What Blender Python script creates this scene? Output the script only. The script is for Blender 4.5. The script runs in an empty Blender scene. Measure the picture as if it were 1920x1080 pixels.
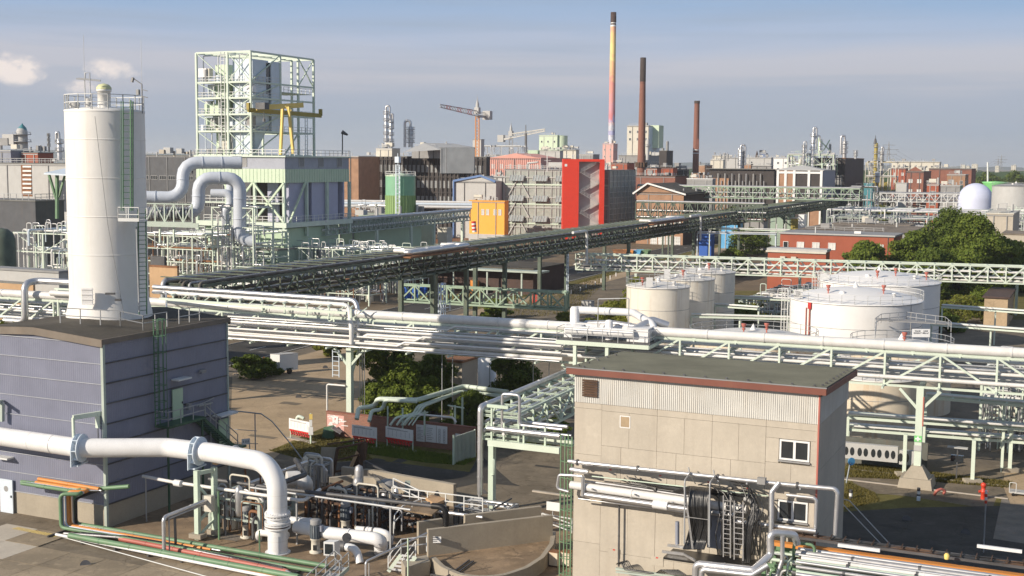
import bpy,math,random
import numpy as np
from mathutils import Vector as V,Matrix
S=bpy.context.scene
COL=S.collection
R=math.radians
random.seed(7)

# ------------------------------------------------------------------ camera
FPX,CAMZ=2350.0,26.0
PITCH,ROLL=math.atan(236.0/FPX),0.008
_f=V((0,math.cos(PITCH),-math.sin(PITCH)))
_r0=V((1,0,0));_u0=V((0,math.sin(PITCH),math.cos(PITCH)))
_u=_u0*math.cos(ROLL)-_r0*math.sin(ROLL)
_r=_r0*math.cos(ROLL)+_u0*math.sin(ROLL)
CAM=V((0,0,CAMZ))
cd=bpy.data.cameras.new('camera');cam=bpy.data.objects.new('camera',cd);COL.objects.link(cam)
m=Matrix(((_r.x,_u.x,-_f.x,0),(_r.y,_u.y,-_f.y,0),(_r.z,_u.z,-_f.z,CAMZ),(0,0,0,1)))
cam.matrix_world=m
cd.sensor_width=36;cd.lens=36*FPX/1920;cd.clip_end=30000;cd.clip_start=0.5
S.camera=cam
S.render.resolution_x=1024;S.render.resolution_y=576

# ------------------------------------------------------------------ light
SUN_EL,SUN_AZ=25.0,58.0  # shadows run 58 deg right of the view direction
sdir=V((-math.sin(R(SUN_AZ))*math.cos(R(SUN_EL)),-math.cos(R(SUN_AZ))*math.cos(R(SUN_EL)),math.sin(R(SUN_EL))))
sl=bpy.data.lights.new('sun','SUN');so=bpy.data.objects.new('sun',sl);COL.objects.link(so)
sl.energy=5.0;sl.angle=R(0.53);sl.color=(1.0,0.885,0.735)
so.rotation_euler=sdir.to_track_quat('Z','Y').to_euler()
so.location=(0,0,300)

w=bpy.data.worlds.new('World');S.world=w;w.use_nodes=True
nt=w.node_tree;N=nt.nodes;L=nt.links;N.clear()
def wn(t,**k):
    n=N.new(t)
    for a,b in k.items():setattr(n,a,b)
    return n
out=wn('ShaderNodeOutputWorld');bg=wn('ShaderNodeBackground');bg.inputs[1].default_value=0.1
sky=wn('ShaderNodeTexSky');sky.sky_type='NISHITA';sky.sun_disc=False
sky.sun_elevation=R(SUN_EL);sky.sun_rotation=math.atan2(sdir.x,sdir.y)
sky.air_density=1.0;sky.dust_density=2.0;sky.ozone_density=1.0
tc=wn('ShaderNodeTexCoord');sep=wn('ShaderNodeSeparateXYZ');L.new(tc.outputs['Generated'],sep.inputs[0])
def math_(op,a,b=None,clamp=False):
    n=wn('ShaderNodeMath',operation=op);n.use_clamp=clamp
    for i,x in enumerate((a,b)):
        if x is None:continue
        if isinstance(x,(int,float)):n.inputs[i].default_value=x
        else:L.new(x,n.inputs[i])
    return n.outputs[0]
def mix_(fac,a,b):
    n=wn('ShaderNodeMix',data_type='RGBA')
    for i,x in((0,fac),(6,a),(7,b)):
        if isinstance(x,(int,float)):n.inputs[i].default_value=x
        elif isinstance(x,tuple):n.inputs[i].default_value=tuple(c*10 for c in x)+(1,)
        else:L.new(x,n.inputs[i])
    return n.outputs[2]
# veil of high cloud: grey blue near the horizon, lavender band above it, pale blue on top
wob=wn('ShaderNodeTexNoise');wob.inputs['Scale'].default_value=2.2;wob.inputs['Detail'].default_value=6
mp0=wn('ShaderNodeMapping');mp0.inputs['Scale'].default_value=(1.2,1.2,9);L.new(tc.outputs['Generated'],mp0.inputs[0]);L.new(mp0.outputs[0],wob.inputs['Vector'])
zz=math_('ADD',sep.outputs[2],math_('MULTIPLY',math_('SUBTRACT',wob.outputs[0],0.5),0.055))
ramp=wn('ShaderNodeValToRGB');L.new(zz,ramp.inputs[0])
els=ramp.color_ramp.elements
cs=[(0.0,(.44,.50,.575)),(.025,(.375,.435,.535)),(.050,(.385,.435,.545)),(.064,(.505,.510,.580)),(.082,(.515,.525,.605)),(.100,(.385,.475,.645)),(.124,(.285,.42,.63)),(.32,(.22,.285,.40)),(1,(.15,.20,.30))]
els[0].position,els[1].position=cs[0][0],cs[-1][0]
els[0].color=tuple(c*1 for c in cs[0][1])+(1,);els[1].color=cs[-1][1]+(1,)
for p,c in cs[1:-1]:
    e=els.new(p);e.color=c+(1,)
sc=wn('ShaderNodeVectorMath',operation='SCALE');L.new(ramp.outputs[0],sc.inputs[0]);sc.inputs[3].default_value=10.0
veil=mix_(0.90,sky.outputs[0],sc.outputs[0])
# thin darker streaks
st=wn('ShaderNodeTexNoise');st.inputs['Scale'].default_value=3.6;st.inputs['Detail'].default_value=5
mp1=wn('ShaderNodeMapping');mp1.inputs['Scale'].default_value=(1.0,1.0,22);L.new(tc.outputs['Generated'],mp1.inputs[0]);L.new(mp1.outputs[0],st.inputs['Vector'])
stf=math_('MULTIPLY',math_('SUBTRACT',st.outputs[0],0.49,True),3.2,True)
veil=mix_(math_('MULTIPLY',stf,.7),veil,(.33,.40,.51))
# small sunlit cumulus low on the left
cn=wn('ShaderNodeTexNoise');cn.inputs['Scale'].default_value=24;cn.inputs['Detail'].default_value=9;cn.inputs['Roughness'].default_value=.6
mp2=wn('ShaderNodeMapping');mp2.inputs['Scale'].default_value=(1,1,1.5);L.new(tc.outputs['Generated'],mp2.inputs[0]);L.new(mp2.outputs[0],cn.inputs['Vector'])
def puff(px,py,wx,wy):
    d=(_f*FPX+_r*(px-960)-_u*(py-540)).normalized()
    dx=math_('DIVIDE',math_('SUBTRACT',sep.outputs[0],d.x),wx);dz=math_('DIVIDE',math_('SUBTRACT',sep.outputs[2],d.z),wy)
    e=math_('ADD',math_('MULTIPLY',dx,dx),math_('MULTIPLY',dz,dz))
    front=math_('GREATER_THAN',sep.outputs[1],0.0)
    return math_('MULTIPLY',math_('SUBTRACT',1.0,e,True),front)
pf=puff(22,128,.040,.0155)
for q in((200,132,.034,.011),(135,160,.030,.010),(640,60,.0001,.0001)):
    pf=math_('MAXIMUM',pf,math_('MULTIPLY',puff(*q),.75))
cf=math_('MULTIPLY',math_('SUBTRACT',math_('ADD',math_('MULTIPLY',pf,.62),math_('MULTIPLY',cn.outputs[0],1.9)),1.22,True),2.6,True)
cf=math_('MULTIPLY',cf,math_('MULTIPLY',pf,2.0,True))
ccol=wn('ShaderNodeValToRGB');L.new(cn.outputs[0],ccol.inputs[0])
ccol.color_ramp.elements[0].position=.36;ccol.color_ramp.elements[0].color=(.43,.44,.52,1)
ccol.color_ramp.elements[1].position=.54;ccol.color_ramp.elements[1].color=(.86,.77,.72,1)
sc2=wn('ShaderNodeVectorMath',operation='SCALE');L.new(ccol.outputs[0],sc2.inputs[0]);sc2.inputs[3].default_value=10.0
veil=mix_(math_('MULTIPLY',cf,.95),veil,sc2.outputs[0])
L.new(veil,bg.inputs[0]);L.new(bg.outputs[0],out.inputs[0])
S.view_settings.view_transform='Standard';S.view_settings.look='None'
S.view_settings.exposure=0.14;S.view_settings.gamma=1.0;S.view_settings.use_curve_mapping=False
S.cycles.max_bounces=6;S.cycles.diffuse_bounces=3;S.cycles.glossy_bounces=3;S.cycles.transmission_bounces=3
S.cycles.transparent_max_bounces=8;S.cycles.volume_bounces=1
S.cycles.use_denoising=True;S.cycles.use_adaptive_sampling=True;S.cycles.adaptive_threshold=0.02

# ------------------------------------------------------------------ where a pixel of the photo lies in the place
def ray(px,py):return _f*FPX+_r*(px-960)-_u*(py-540)
def A(px,py,y):  # point at distance y north of the camera
    d=ray(px,py);return CAM+d*(y/d.y)
def G(px,py,z=0.0):  # point at height z
    d=ray(px,py);return CAM+d*((z-CAMZ)/d.z)
def proj(p):
    q=V(p)-CAM;k=q.dot(_f);return 960+FPX*q.dot(_r)/k,540-FPX*q.dot(_u)/k
GA=R(25)
UU=V((math.sin(GA),math.cos(GA),0));VV=V((math.cos(GA),-math.sin(GA),0));ZZ=V((0,0,1))
def W(o,a=0,b=0,z=0):return V(o)+VV*a+UU*b+ZZ*z
def reach(o,dirv,px,most=400.0):  # how far from o along dirv until the pixel column px is met
    lo,hi=0.0,most
    s=1 if proj(o)[0]<px else-1
    for _ in range(40):
        mid=(lo+hi)/2
        if(proj(V(o)+dirv*mid)[0]-px)*s<0:lo=mid
        else:hi=mid
    return(lo+hi)/2

# ------------------------------------------------------------------ materials
MATS={}
def mat(key,rgb,rough=.6,metal=0.0,var=.12,scale=.6,streak=0.0,scol=(.25,.13,.06),bump=0.0,bscale=8,rnd=0.0,spec=.5,fine=0.0,stain=0.0,crack=0.0):
    if key in MATS:return MATS[key]
    m=bpy.data.materials.new(key);m.use_nodes=True
    t=m.node_tree;n=t.nodes;l=t.links
    b=n['Principled BSDF'];b.inputs['Roughness'].default_value=rough;b.inputs['Metallic'].default_value=metal
    b.inputs['Specular IOR Level'].default_value=spec
    g=n.new('ShaderNodeNewGeometry')
    def noise(sc,det,scl=(1,1,1)):
        mp=n.new('ShaderNodeMapping');mp.inputs['Scale'].default_value=scl;l.new(g.outputs['Position'],mp.inputs[0])
        x=n.new('ShaderNodeTexNoise');x.inputs['Scale'].default_value=sc;x.inputs['Detail'].default_value=det;x.inputs['Roughness'].default_value=.6
        l.new(mp.outputs[0],x.inputs['Vector']);return x
    def mx(f,a,c):
        q=n.new('ShaderNodeMix');q.data_type='RGBA'
        for i,x in((0,f),(6,a),(7,c)):
            if isinstance(x,(int,float)):q.inputs[i].default_value=x
            elif isinstance(x,tuple):q.inputs[i].default_value=x+(1,)
            else:l.new(x,q.inputs[i])
        return q.outputs[2]
    def mr(v,a,c,d=0.0,e=1.0):
        q=n.new('ShaderNodeMapRange');q.clamp=True;l.new(v,q.inputs[0])
        for i,x in enumerate((a,c,d,e)):q.inputs[i+1].default_value=x
        return q.outputs[0]
    lo=tuple(max(0,c*(1-var))for c in rgb);hi=tuple(min(1,c*(1+var))for c in rgb)
    nz=noise(scale,5)
    c=mx(mr(nz.outputs[0],.3,.7),lo,hi)
    if fine:
        nf=noise(scale*14,3);c=mx(mr(nf.outputs[0],.35,.65,0,fine),c,tuple(q*.45 for q in rgb))
    if stain:
        nq=noise(.22,6);c=mx(mr(nq.outputs[0],.50,.60,0,stain),c,tuple(q*.55 for q in rgb));nq=noise(.9,4);c=mx(mr(nq.outputs[0],.58,.66,0,stain*.8),c,tuple(min(1,q*1.45)for q in rgb))
    if crack:
        vo=n.new('ShaderNodeTexVoronoi');vo.feature='DISTANCE_TO_EDGE';vo.inputs['Scale'].default_value=.28;nw=noise(1.3,3);vm_=n.new('ShaderNodeVectorMath');vm_.operation='ADD';l.new(g.outputs['Position'],vm_.inputs[0]);l.new(nw.outputs[1],vm_.inputs[1]);l.new(vm_.outputs[0],vo.inputs['Vector'])
        c=mx(mr(vo.outputs[0],.0,.012,crack,0),c,tuple(q*.25 for q in rgb))
    if streak:
        ns=noise(1.6,4,(1.0,1.0,.09));c=mx(mr(ns.outputs[0],.52,.78,0,streak),c,scol)
    if rnd:
        oi=n.new('ShaderNodeObjectInfo');hv=n.new('ShaderNodeHueSaturation');l.new(c,hv.inputs['Color'])
        q=n.new('ShaderNodeMapRange');l.new(oi.outputs['Random'],q.inputs[0]);q.inputs[3].default_value=1-rnd;q.inputs[4].default_value=1+rnd
        l.new(q.outputs[0],hv.inputs['Value']);c=hv.outputs[0]
    l.new(c,b.inputs['Base Color'])
    if bump:
        nb=noise(bscale,4);bp=n.new('ShaderNodeBump');bp.inputs['Strength'].default_value=bump;bp.inputs['Distance'].default_value=.05
        l.new(nb.outputs[0],bp.inputs['Height']);l.new(bp.outputs[0],b.inputs['Normal'])
    MATS[key]=m;return m
M=MATS
mat('white_pipe',(.72,.71,.69),.42,var=.08,scale=1.2,streak=.16,scol=(.42,.40,.37),fine=.07)
mat('white_gloss',(.79,.79,.79),.34,var=.05,scale=1.1,streak=.13,scol=(.50,.48,.45),fine=.05,bump=.06,bscale=2)
mat('silver',(.62,.62,.63),.36,.75,var=.12,scale=1.2)
mat('silver_dull',(.42,.42,.43),.5,.55,var=.2,scale=1.2,streak=.15)
mat('steel_dark',(.10,.10,.105),.55,.3,var=.3)
mat('lagging_dark',(.135,.125,.11),.8,0,var=.4,streak=.2,spec=.25)
mat('dome',(.60,.64,.80),.5,var=.03)
mat('rail_white',(.66,.67,.66),.5,var=.08)
mat('rail_grey',(.40,.41,.42),.5,.3,var=.15)
mat('mint',(.54,.64,.53),.5,var=.08,streak=.12,scol=(.30,.28,.20))
mat('mint_pale',(.61,.69,.59),.5,var=.06,streak=.12,scol=(.42,.40,.30))
mat('mint_grey',(.40,.46,.41),.55,var=.12,streak=.15)
mat('sage',(.30,.40,.30),.6,var=.15,streak=.15)
mat('green_dark',(.05,.11,.065),.6,var=.25)
mat('green_mid',(.14,.25,.14),.5,var=.15,streak=.2)
mat('ladder_green',(.06,.15,.08),.5,var=.2)
mat('green_deep',(.09,.12,.09),.6,var=.3,streak=.3)
mat('silo',(.80,.785,.75),.5,var=.03,streak=.35,scol=(.58,.53,.45),fine=.05)
mat('tank_cream',(.72,.68,.60),.55,var=.06,streak=.75,scol=(.47,.36,.24))
mat('tank_white',(.80,.79,.775),.45,var=.03,streak=.10,scol=(.62,.56,.47))
mat('tank_rust',(.66,.58,.46),.6,var=.06,streak=.8,scol=(.50,.30,.13))
mat('roof_plate',(.70,.68,.64),.6,var=.08,streak=.0,scale=1.5)
mat('concrete',(.38,.335,.265),.85,var=.10,scale=.5,streak=.2,scol=(.24,.21,.17),bump=.2,fine=.15)
mat('concrete_pale',(.50,.45,.375),.85,var=.07,scale=.35,streak=.55,scol=(.38,.335,.275),bump=.25,rnd=.025,fine=.10,stain=.14)
mat('concrete_dark',(.20,.18,.155),.9,var=.25,scale=.8,streak=.3,bump=.3,fine=.3)
mat('corrugated',(.62,.61,.575),.55,.0,var=.08,streak=.45,scol=(.45,.38,.29))
mat('roof_felt',(.215,.208,.150),.9,var=.18,scale=.4,fine=.2,spec=.2)
mat('roof_brown',(.10,.090,.075),.9,var=.3,scale=.3,fine=.3,spec=.2)
mat('roof_grey',(.20,.20,.19),.85,var=.2,scale=.2,fine=.15)
mat('fascia_red',(.19,.065,.045),.6,var=.12,streak=.15)
mat('fascia_stone',(.19,.16,.13),.8,var=.15,streak=.2)
mat('asphalt',(.070,.066,.060),.9,var=.22,scale=.25,fine=.3,spec=.25,stain=.5,crack=.5)
mat('asphalt_warm',(.21,.175,.13),.9,var=.2,scale=.3,fine=.3,spec=.25,stain=.45,crack=.6)
mat('pave_tan',(.44,.335,.22),.9,var=.12,scale=.25,fine=.2,spec=.25,stain=.22,crack=.35)
mat('slab',(.34,.275,.19),.88,var=.14,scale=.6,bump=.15,rnd=.14,fine=.3,stain=.5,crack=.4)
mat('slab_brown',(.28,.20,.125),.9,var=.3,scale=.7,bump=.2,fine=.4,rnd=.05,stain=.6,crack=.6)
mat('kerb',(.40,.36,.31),.85,var=.15)
mat('dirt',(.20,.155,.105),.95,var=.3,scale=.15,fine=.35,spec=.2)
mat('dry_grass',(.17,.15,.055),.95,var=.35,scale=.5,fine=.5,spec=.1)
mat('grass',(.075,.105,.022),.95,var=.4,scale=.6,fine=.5,spec=.1)
mat('brick',(.26,.11,.078),.8,var=.15,scale=.5,streak=.15,scol=(.14,.06,.04),fine=.15)
mat('brick_bright',(.34,.090,.048),.75,var=.08,scale=.5,fine=.1)
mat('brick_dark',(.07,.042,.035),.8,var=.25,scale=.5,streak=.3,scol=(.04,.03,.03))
mat('brick_tan',(.36,.21,.13),.8,var=.15,scale=.5,fine=.1)
mat('facade_dark',(.045,.037,.036),.7,var=.25,scale=.3)
mat('glass_dark',(.03,.035,.04),.08,var=.2,spec=.8)
mat('glass_mid',(.30,.33,.33),.15,var=.2,spec=.8)
mat('glass_pale',(.30,.32,.33),.25,var=.15,rnd=.45)
mat('blind',(.60,.60,.58),.6,var=.1,rnd=.15)
mat('window_white',(.78,.78,.77),.4,var=.03)
mat('lilac',(.42,.43,.56),.5,var=.05,streak=.08,scol=(.3,.3,.4))
mat('lilac_duct',(.56,.60,.665),.42,var=.05,streak=.12,scol=(.36,.36,.44))
mat('plastic_panel',(.205,.218,.288),.35,var=.08,scale=.5,streak=.25,scol=(.22,.22,.31),rnd=.035)
mat('panel_frame',(.40,.42,.47),.5,var=.1)
mat('grey_blue',(.24,.26,.32),.6,var=.08,streak=.1)
mat('pale_blue',(.62,.70,.78),.5,var=.05,streak=.05)
mat('pale_green',(.56,.67,.50),.55,var=.05,streak=.1,scol=(.4,.45,.33))
mat('wall_green',(.45,.58,.42),.6,var=.05,streak=.1,scol=(.33,.38,.28))
mat('wall_sage',(.28,.37,.30),.6,var=.08)
mat('yellow',(.80,.60,.18),.5,var=.08,streak=.2)
mat('yellow_dull',(.34,.27,.06),.6,var=.15)
mat('yellow_cap',(.62,.63,.36),.5,var=.08)
mat('orange_wall',(.86,.40,.05),.6,var=.04)
mat('orange_pipe',(.62,.25,.06),.5,var=.12)
mat('red_wall',(.70,.045,.02),.55,var=.05)
mat('red',(.55,.03,.025),.5,var=.1)
mat('red_fade',(.42,.13,.10),.5,var=.1)
mat('pink',(.66,.32,.26),.6,var=.05,streak=.1)
mat('pink_pale',(.66,.38,.34),.6,var=.05,streak=.2,scol=(.5,.2,.18))
mat('grey_light',(.46,.46,.45),.7,var=.06,streak=.12)
mat('grey_mid',(.28,.28,.28),.7,var=.1,streak=.15)
mat('cream',(.60,.57,.49),.7,var=.06,streak=.12)
mat('tin_blue',(.10,.19,.40),.5,var=.1)
mat('blue',(.02,.10,.42),.5,var=.1)
mat('sky_blue',(.10,.35,.62),.5,var=.1)
mat('teal',(.05,.22,.26),.55,var=.2)
mat('tank_green_top',(.20,.42,.27),.5,var=.05)
mat('tank_green_low',(.22,.35,.13),.5,var=.05)
mat('green_bright',(.22,.60,.22),.5,var=.06)
mat('glasswall',(.35,.37,.34),.18,var=.18,scale=.6,spec=.7)
mat('roof_patchy',(.25,.21,.17),.9,var=.35,scale=.4,fine=.4,stain=.7,spec=.2)
mat('shed_dark',(.075,.08,.09),.6,var=.2,streak=.1)
mat('wall_shade',(.13,.135,.12),.9,var=.2,streak=.3)  # containment wall concrete with its shade put into the colour
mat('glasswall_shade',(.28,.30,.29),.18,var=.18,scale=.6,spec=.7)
mat('rust',(.22,.10,.045),.8,var=.35,scale=1.5)
mat('rust_dark',(.09,.05,.03),.8,var=.35,scale=1.5)
mat('rubber',(.012,.012,.013),.45,var=.3,spec=.4)
mat('cable',(.016,.016,.017),.32,var=.3,spec=.8)
mat('slate',(.36,.38,.44),.6,var=.08,streak=.1,scol=(.25,.26,.3))
mat('timber',(.48,.31,.17),.7,var=.12,streak=.2,scol=(.3,.15,.07))
mat('chimney_brick',(.235,.105,.075),.85,var=.12,scale=.12,streak=.2,scol=(.10,.05,.04))
mat('soot',(.06,.045,.04),.9,var=.2)
mat('text',(.05,.05,.06),.8,var=.1)
mat('net',(.20,.22,.24),.9,var=.15,scale=.3)
mat('beacon_red',(.62,.06,.03),.4,var=.05)
mat('hill',(.045,.075,.075),1,var=.2,scale=.004,spec=0)
mat('far_wood',(.045,.075,.03),1,var=.35,scale=.05,spec=0)
mat('bark',(.10,.075,.055),.9,var=.3,scale=3)
def leafmat(key,a,b):
    m=bpy.data.materials.new(key);m.use_nodes=True;n=m.node_tree.nodes;l=m.node_tree.links
    bs=n['Principled BSDF'];bs.inputs['Roughness'].default_value=.75;bs.inputs['Specular IOR Level'].default_value=.12
    g=n.new('ShaderNodeNewGeometry');x=n.new('ShaderNodeTexNoise');x.inputs['Scale'].default_value=.7;x.inputs['Detail'].default_value=3
    l.new(g.outputs['Position'],x.inputs['Vector'])
    q=n.new('ShaderNodeMix');q.data_type='RGBA';q.inputs[6].default_value=a+(1,);q.inputs[7].default_value=b+(1,)
    ad=n.new('ShaderNodeMath');ad.operation='ADD';l.new(x.outputs[0],ad.inputs[0])
    rr=n.new('ShaderNodeMath');rr.operation='MULTIPLY_ADD';l.new(g.outputs['Random Per Island'],rr.inputs[0]);rr.inputs[1].default_value=.6;rr.inputs[2].default_value=-.3
    l.new(rr.outputs[0],ad.inputs[1]);l.new(ad.outputs[0],q.inputs[0]);l.new(q.outputs[2],bs.inputs['Base Color'])
    tr=n.new('ShaderNodeBsdfTranslucent');l.new(q.outputs[2],tr.inputs[0]);ms=n.new('ShaderNodeMixShader');ms.inputs[0].default_value=.38;l.new(bs.outputs[0],ms.inputs[1]);l.new(tr.outputs[0],ms.inputs[2]);l.new(ms.outputs[0],n['Material Output'].inputs[0])
    M[key]=m
leafmat('leaf',(.10,.155,.026),(.225,.275,.055))
leafmat('leaf_dark',(.07,.115,.022),(.175,.22,.048))
leafmat('blade_dry',(.13,.115,.035),(.22,.185,.065))
leafmat('leaf_yellow',(.12,.15,.026),(.26,.26,.055))

# ------------------------------------------------------------------ meshes
ORI={}
class MB:
    def __init__(s):s.v=[];s.f=[];s.mi=[];s.sm=[];s.cur=0
    def slot(s,k):s.cur=k;return s
    def add(s,vs,fs,smooth=False):
        o=len(s.v);s.v+=[tuple(x)for x in vs]
        for f in fs:s.f.append(tuple(i+o for i in f));s.mi.append(s.cur);s.sm.append(smooth)
    def quad(s,a,b,c,d):s.add((a,b,c,d),((0,1,2,3),))
    def obox(s,o,a,b,c):  # box from a corner o and three edge vectors
        o,a,b,c=V(o),V(a),V(b),V(c)
        p=[o,o+a,o+a+b,o+b,o+c,o+a+c,o+a+b+c,o+b+c]
        fs=((0,3,2,1),(4,5,6,7),(0,1,5,4),(1,2,6,5),(2,3,7,6),(3,0,4,7))
        if a.cross(b).dot(c)<0:fs=tuple(f[::-1]for f in fs)
        s.add(p,fs)
    def gbox(s,o,da,db,dz):s.obox(o,VV*da,UU*db,ZZ*dz)  # box along the plant grid
    def cbox(s,c,da,db,dz):s.gbox(V(c)-VV*da/2-UU*db/2,da,db,dz)
    def beam(s,p,q,w=.1,h=None):
        p,q=V(p),V(q);h=h or w;d=q-p
        if d.length<1e-6:return
        dn=d.normalized();up=ZZ if abs(dn.z)<.95 else UU
        a=dn.cross(up).normalized();b=a.cross(dn).normalized()
        s.obox(p-a*w/2-b*h/2,d,a*w,b*h)
    def tube(s,pts,r,seg=8,bend=0,bn=4,caps=True):
        pts=[V(p)for p in pts]
        if bend:pts=fillet(pts,bend,bn)
        P=[pts[0]]
        for p in pts[1:]:
            if(p-P[-1]).length>1e-4:P.append(p)
        if len(P)<2:return
        n=len(P);rr=r if isinstance(r,(list,tuple))else[r]*n
        t0=(P[1]-P[0]).normalized();up=ZZ if abs(t0.z)<.9 else V((1,0,0))
        a=t0.cross(up).normalized();vs=[]
        for i in range(n):
            t=(P[min(i+1,n-1)]-P[max(i-1,0)]).normalized()
            a=(a-t*a.dot(t));a=a.normalized()if a.length>1e-6 else t.orthogonal().normalized()
            b=t.cross(a)
            k=1.0
            if 0<i<n-1:
                c=(P[i]-P[i-1]).normalized().dot(t);k=1/max(c,.6)
            for j in range(seg):
                an=2*math.pi*j/seg;vs.append(P[i]+(a*math.cos(an)+b*math.sin(an))*rr[i]*(k if k<1.3 else 1.3))
        fs=[(i*seg+j,i*seg+(j+1)%seg,(i+1)*seg+(j+1)%seg,(i+1)*seg+j)for i in range(n-1)for j in range(seg)]
        s.add(vs,fs,True)
        if caps:
            e=(n-1)*seg
            s.add([vs[j]for j in range(seg)],(tuple(range(seg))[::-1],));s.add([vs[e+j]for j in range(seg)],(tuple(range(seg)),))
    def lathe(s,c,prof,seg=32,a0=0,a1=2*math.pi,smooth=True):  # prof = [(r, z)...] around c
        c=V(c);full=abs(a1-a0-2*math.pi)<1e-6;m=seg if full else seg+1
        vs=[]
        for(r,z)in prof:
            for j in range(m):
                an=a0+(a1-a0)*j/seg;vs.append(c+V((math.cos(an)*r,math.sin(an)*r,z)))
        fs=[]
        for i in range(len(prof)-1):
            for j in range(seg):
                k=(j+1)%m
                fs.append((i*m+j,i*m+k,(i+1)*m+k,(i+1)*m+j))
        s.add(vs,fs,smooth)
    def disc(s,c,r,seg=24):
        c=V(c);s.add([c+V((math.cos(2*math.pi*j/seg)*r,math.sin(2*math.pi*j/seg)*r,0))for j in range(seg)],(tuple(range(seg)),))
    def poly(s,pts,h=0):  # flat polygon, or prism of height h
        pts=[V(p)for p in pts];n=len(pts)
        ar=sum(pts[i].x*pts[(i+1)%n].y-pts[(i+1)%n].x*pts[i].y for i in range(n))
        if ar<0:pts=pts[::-1]
        if not h:s.add(pts,(tuple(range(n)),));return
        s.add(pts+[p+ZZ*h for p in pts],[tuple(range(n))[::-1],tuple(range(n,2*n))]+[(i,(i+1)%n,n+(i+1)%n,n+i)for i in range(n)])
    def rail(s,pts,h=1.1,r=.03,gap=1.6,mid=1,sq=True):
        pts=[V(p)for p in pts]
        for a,b in zip(pts,pts[1:]):
            n=max(1,round((b-a).length/gap))
            for i in range(n+1):s.beam(a.lerp(b,i/n),a.lerp(b,i/n)+ZZ*h,r*2)
            for k in range(mid+1):
                z=ZZ*(h*(1-k/(mid+1)));s.beam(a+z,b+z,r*2)
    def ladder(s,p,q,side,wd=.5,r=.03,gap=.4,cage=None):
        p,q,side=V(p),V(q),V(side).normalized()*wd/2
        s.beam(p-side,q-side,r*2);s.beam(p+side,q+side,r*2)
        n=max(2,int((q-p).length/gap))
        for i in range(1,n):c=p.lerp(q,i/n);s.beam(c-side,c+side,r*1.3)
        if cage:
            cv=V(cage).normalized()*.75;k=max(2,int((q-p).length/1.3))
            ring=[(-1,0),(-1.0,.5),(-.6,1),(.6,1),(1.0,.5),(1,0)]
            for i in range(k+1):
                c=p.lerp(q,.08+.92*i/k);P=[c+side*1.3*a+cv*b for a,b in ring]
                for a,b in zip(P,P[1:]):s.beam(a,b,r*1.3)
            for a,b in ring[1:-1]:s.beam(p.lerp(q,.08)+side*1.3*a+cv*b,q+side*1.3*a+cv*b,r*1.2)
    def truss(s,a,b,h,bays,w=.12,dw=None,flip=0,x=False,turn=None):
        a,b=V(a),V(b);dw=dw or w*.8
        s.beam(a,b,w);s.beam(a+ZZ*h,b+ZZ*h,w)
        for i in range(bays+1):
            p=a.lerp(b,i/bays);s.beam(p,p+ZZ*h,dw)
            if i<bays:
                q=a.lerp(b,(i+1)/bays)
                k=(i+flip)%2 if turn is None else i>=turn
                if k or x:s.beam(p+ZZ*h,q,dw)
                if not k or x:s.beam(p,q+ZZ*h,dw)
    def mesh(s,mats,o=(0,0,0),name='mesh'):
        me=bpy.data.meshes.new(name);o=V(o)
        vs=np.array(s.v,dtype=np.float64)-np.array(o)
        me.from_pydata(vs.tolist(),[],s.f)
        for x in(mats if isinstance(mats,(list,tuple))else[mats]):me.materials.append(M[x]if isinstance(x,str)else x)
        me.polygons.foreach_set('material_index',s.mi);me.polygons.foreach_set('use_smooth',s.sm);me.update()
        return me
    def build(s,name,mats,parent=None,label=None):
        if not s.f:return None
        o=ORI[parent.name]if parent else V((0,0,0))
        ob=bpy.data.objects.new(name,s.mesh(mats,o,name));COL.objects.link(ob)
        if parent:ob.parent=parent
        ORI[ob.name]=o
        if label:ob['label']=label
        return ob
def fillet(pts,r,n=4):
    o=[pts[0]]
    for i in range(1,len(pts)-1):
        p,a,b=pts[i],pts[i-1],pts[i+1]
        d1,d2=a-p,b-p;l1,l2=d1.length,d2.length
        if l1<1e-5 or l2<1e-5:continue
        d1/=l1;d2/=l2;an=d1.angle(d2)
        if an>3.05 or an<.05:o.append(p);continue
        t=min(r/math.tan(an/2),l1*.49,l2*.49);rr=t*math.tan(an/2)
        s,e=p+d1*t,p+d2*t;c=p+(d1+d2).normalized()*(rr/math.sin(an/2))
        v1,v2=s-c,e-c;q=v1.rotation_difference(v2)
        for k in range(n+1):
            from_q=q.copy();from_q=Matrix.Identity(3).to_quaternion().slerp(q,k/n);o.append(c+from_q@v1)
    o.append(pts[-1]);return o
USED=set()
def tagit(o,label,cat,group=None):
    assert label and(label not in USED or group),label
    USED.add(label);assert 4<=len(label.split())<=16,label
    o['label']=label;o['category']=cat
    if group:o['group']=group
def thing(name,label,cat,loc,group=None):
    o=bpy.data.objects.new(name,None);COL.objects.link(o);o.location=V(loc);o.empty_display_size=.3
    ORI[o.name]=V(loc);tagit(o,label,cat,group);return o
def solo(mb,name,label,cat,mats,loc,group=None):
    o=bpy.data.objects.new(name,mb.mesh(mats,loc,name));COL.objects.link(o);o.location=V(loc)
    ORI[o.name]=V(loc);tagit(o,label,cat,group);return o
def struct(mb,name,mats,kind='structure'):
    o=mb.build(name,mats);o['kind']=kind;return o
def piece(name,me,parent,loc,rot=0.0):  # a part that shares its mesh with its like
    o=bpy.data.objects.new(name,me);COL.objects.link(o);o.parent=parent
    o.location=V(loc)-ORI[parent.name];o.rotation_euler.z=rot;ORI[o.name]=V(loc);return o
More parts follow.
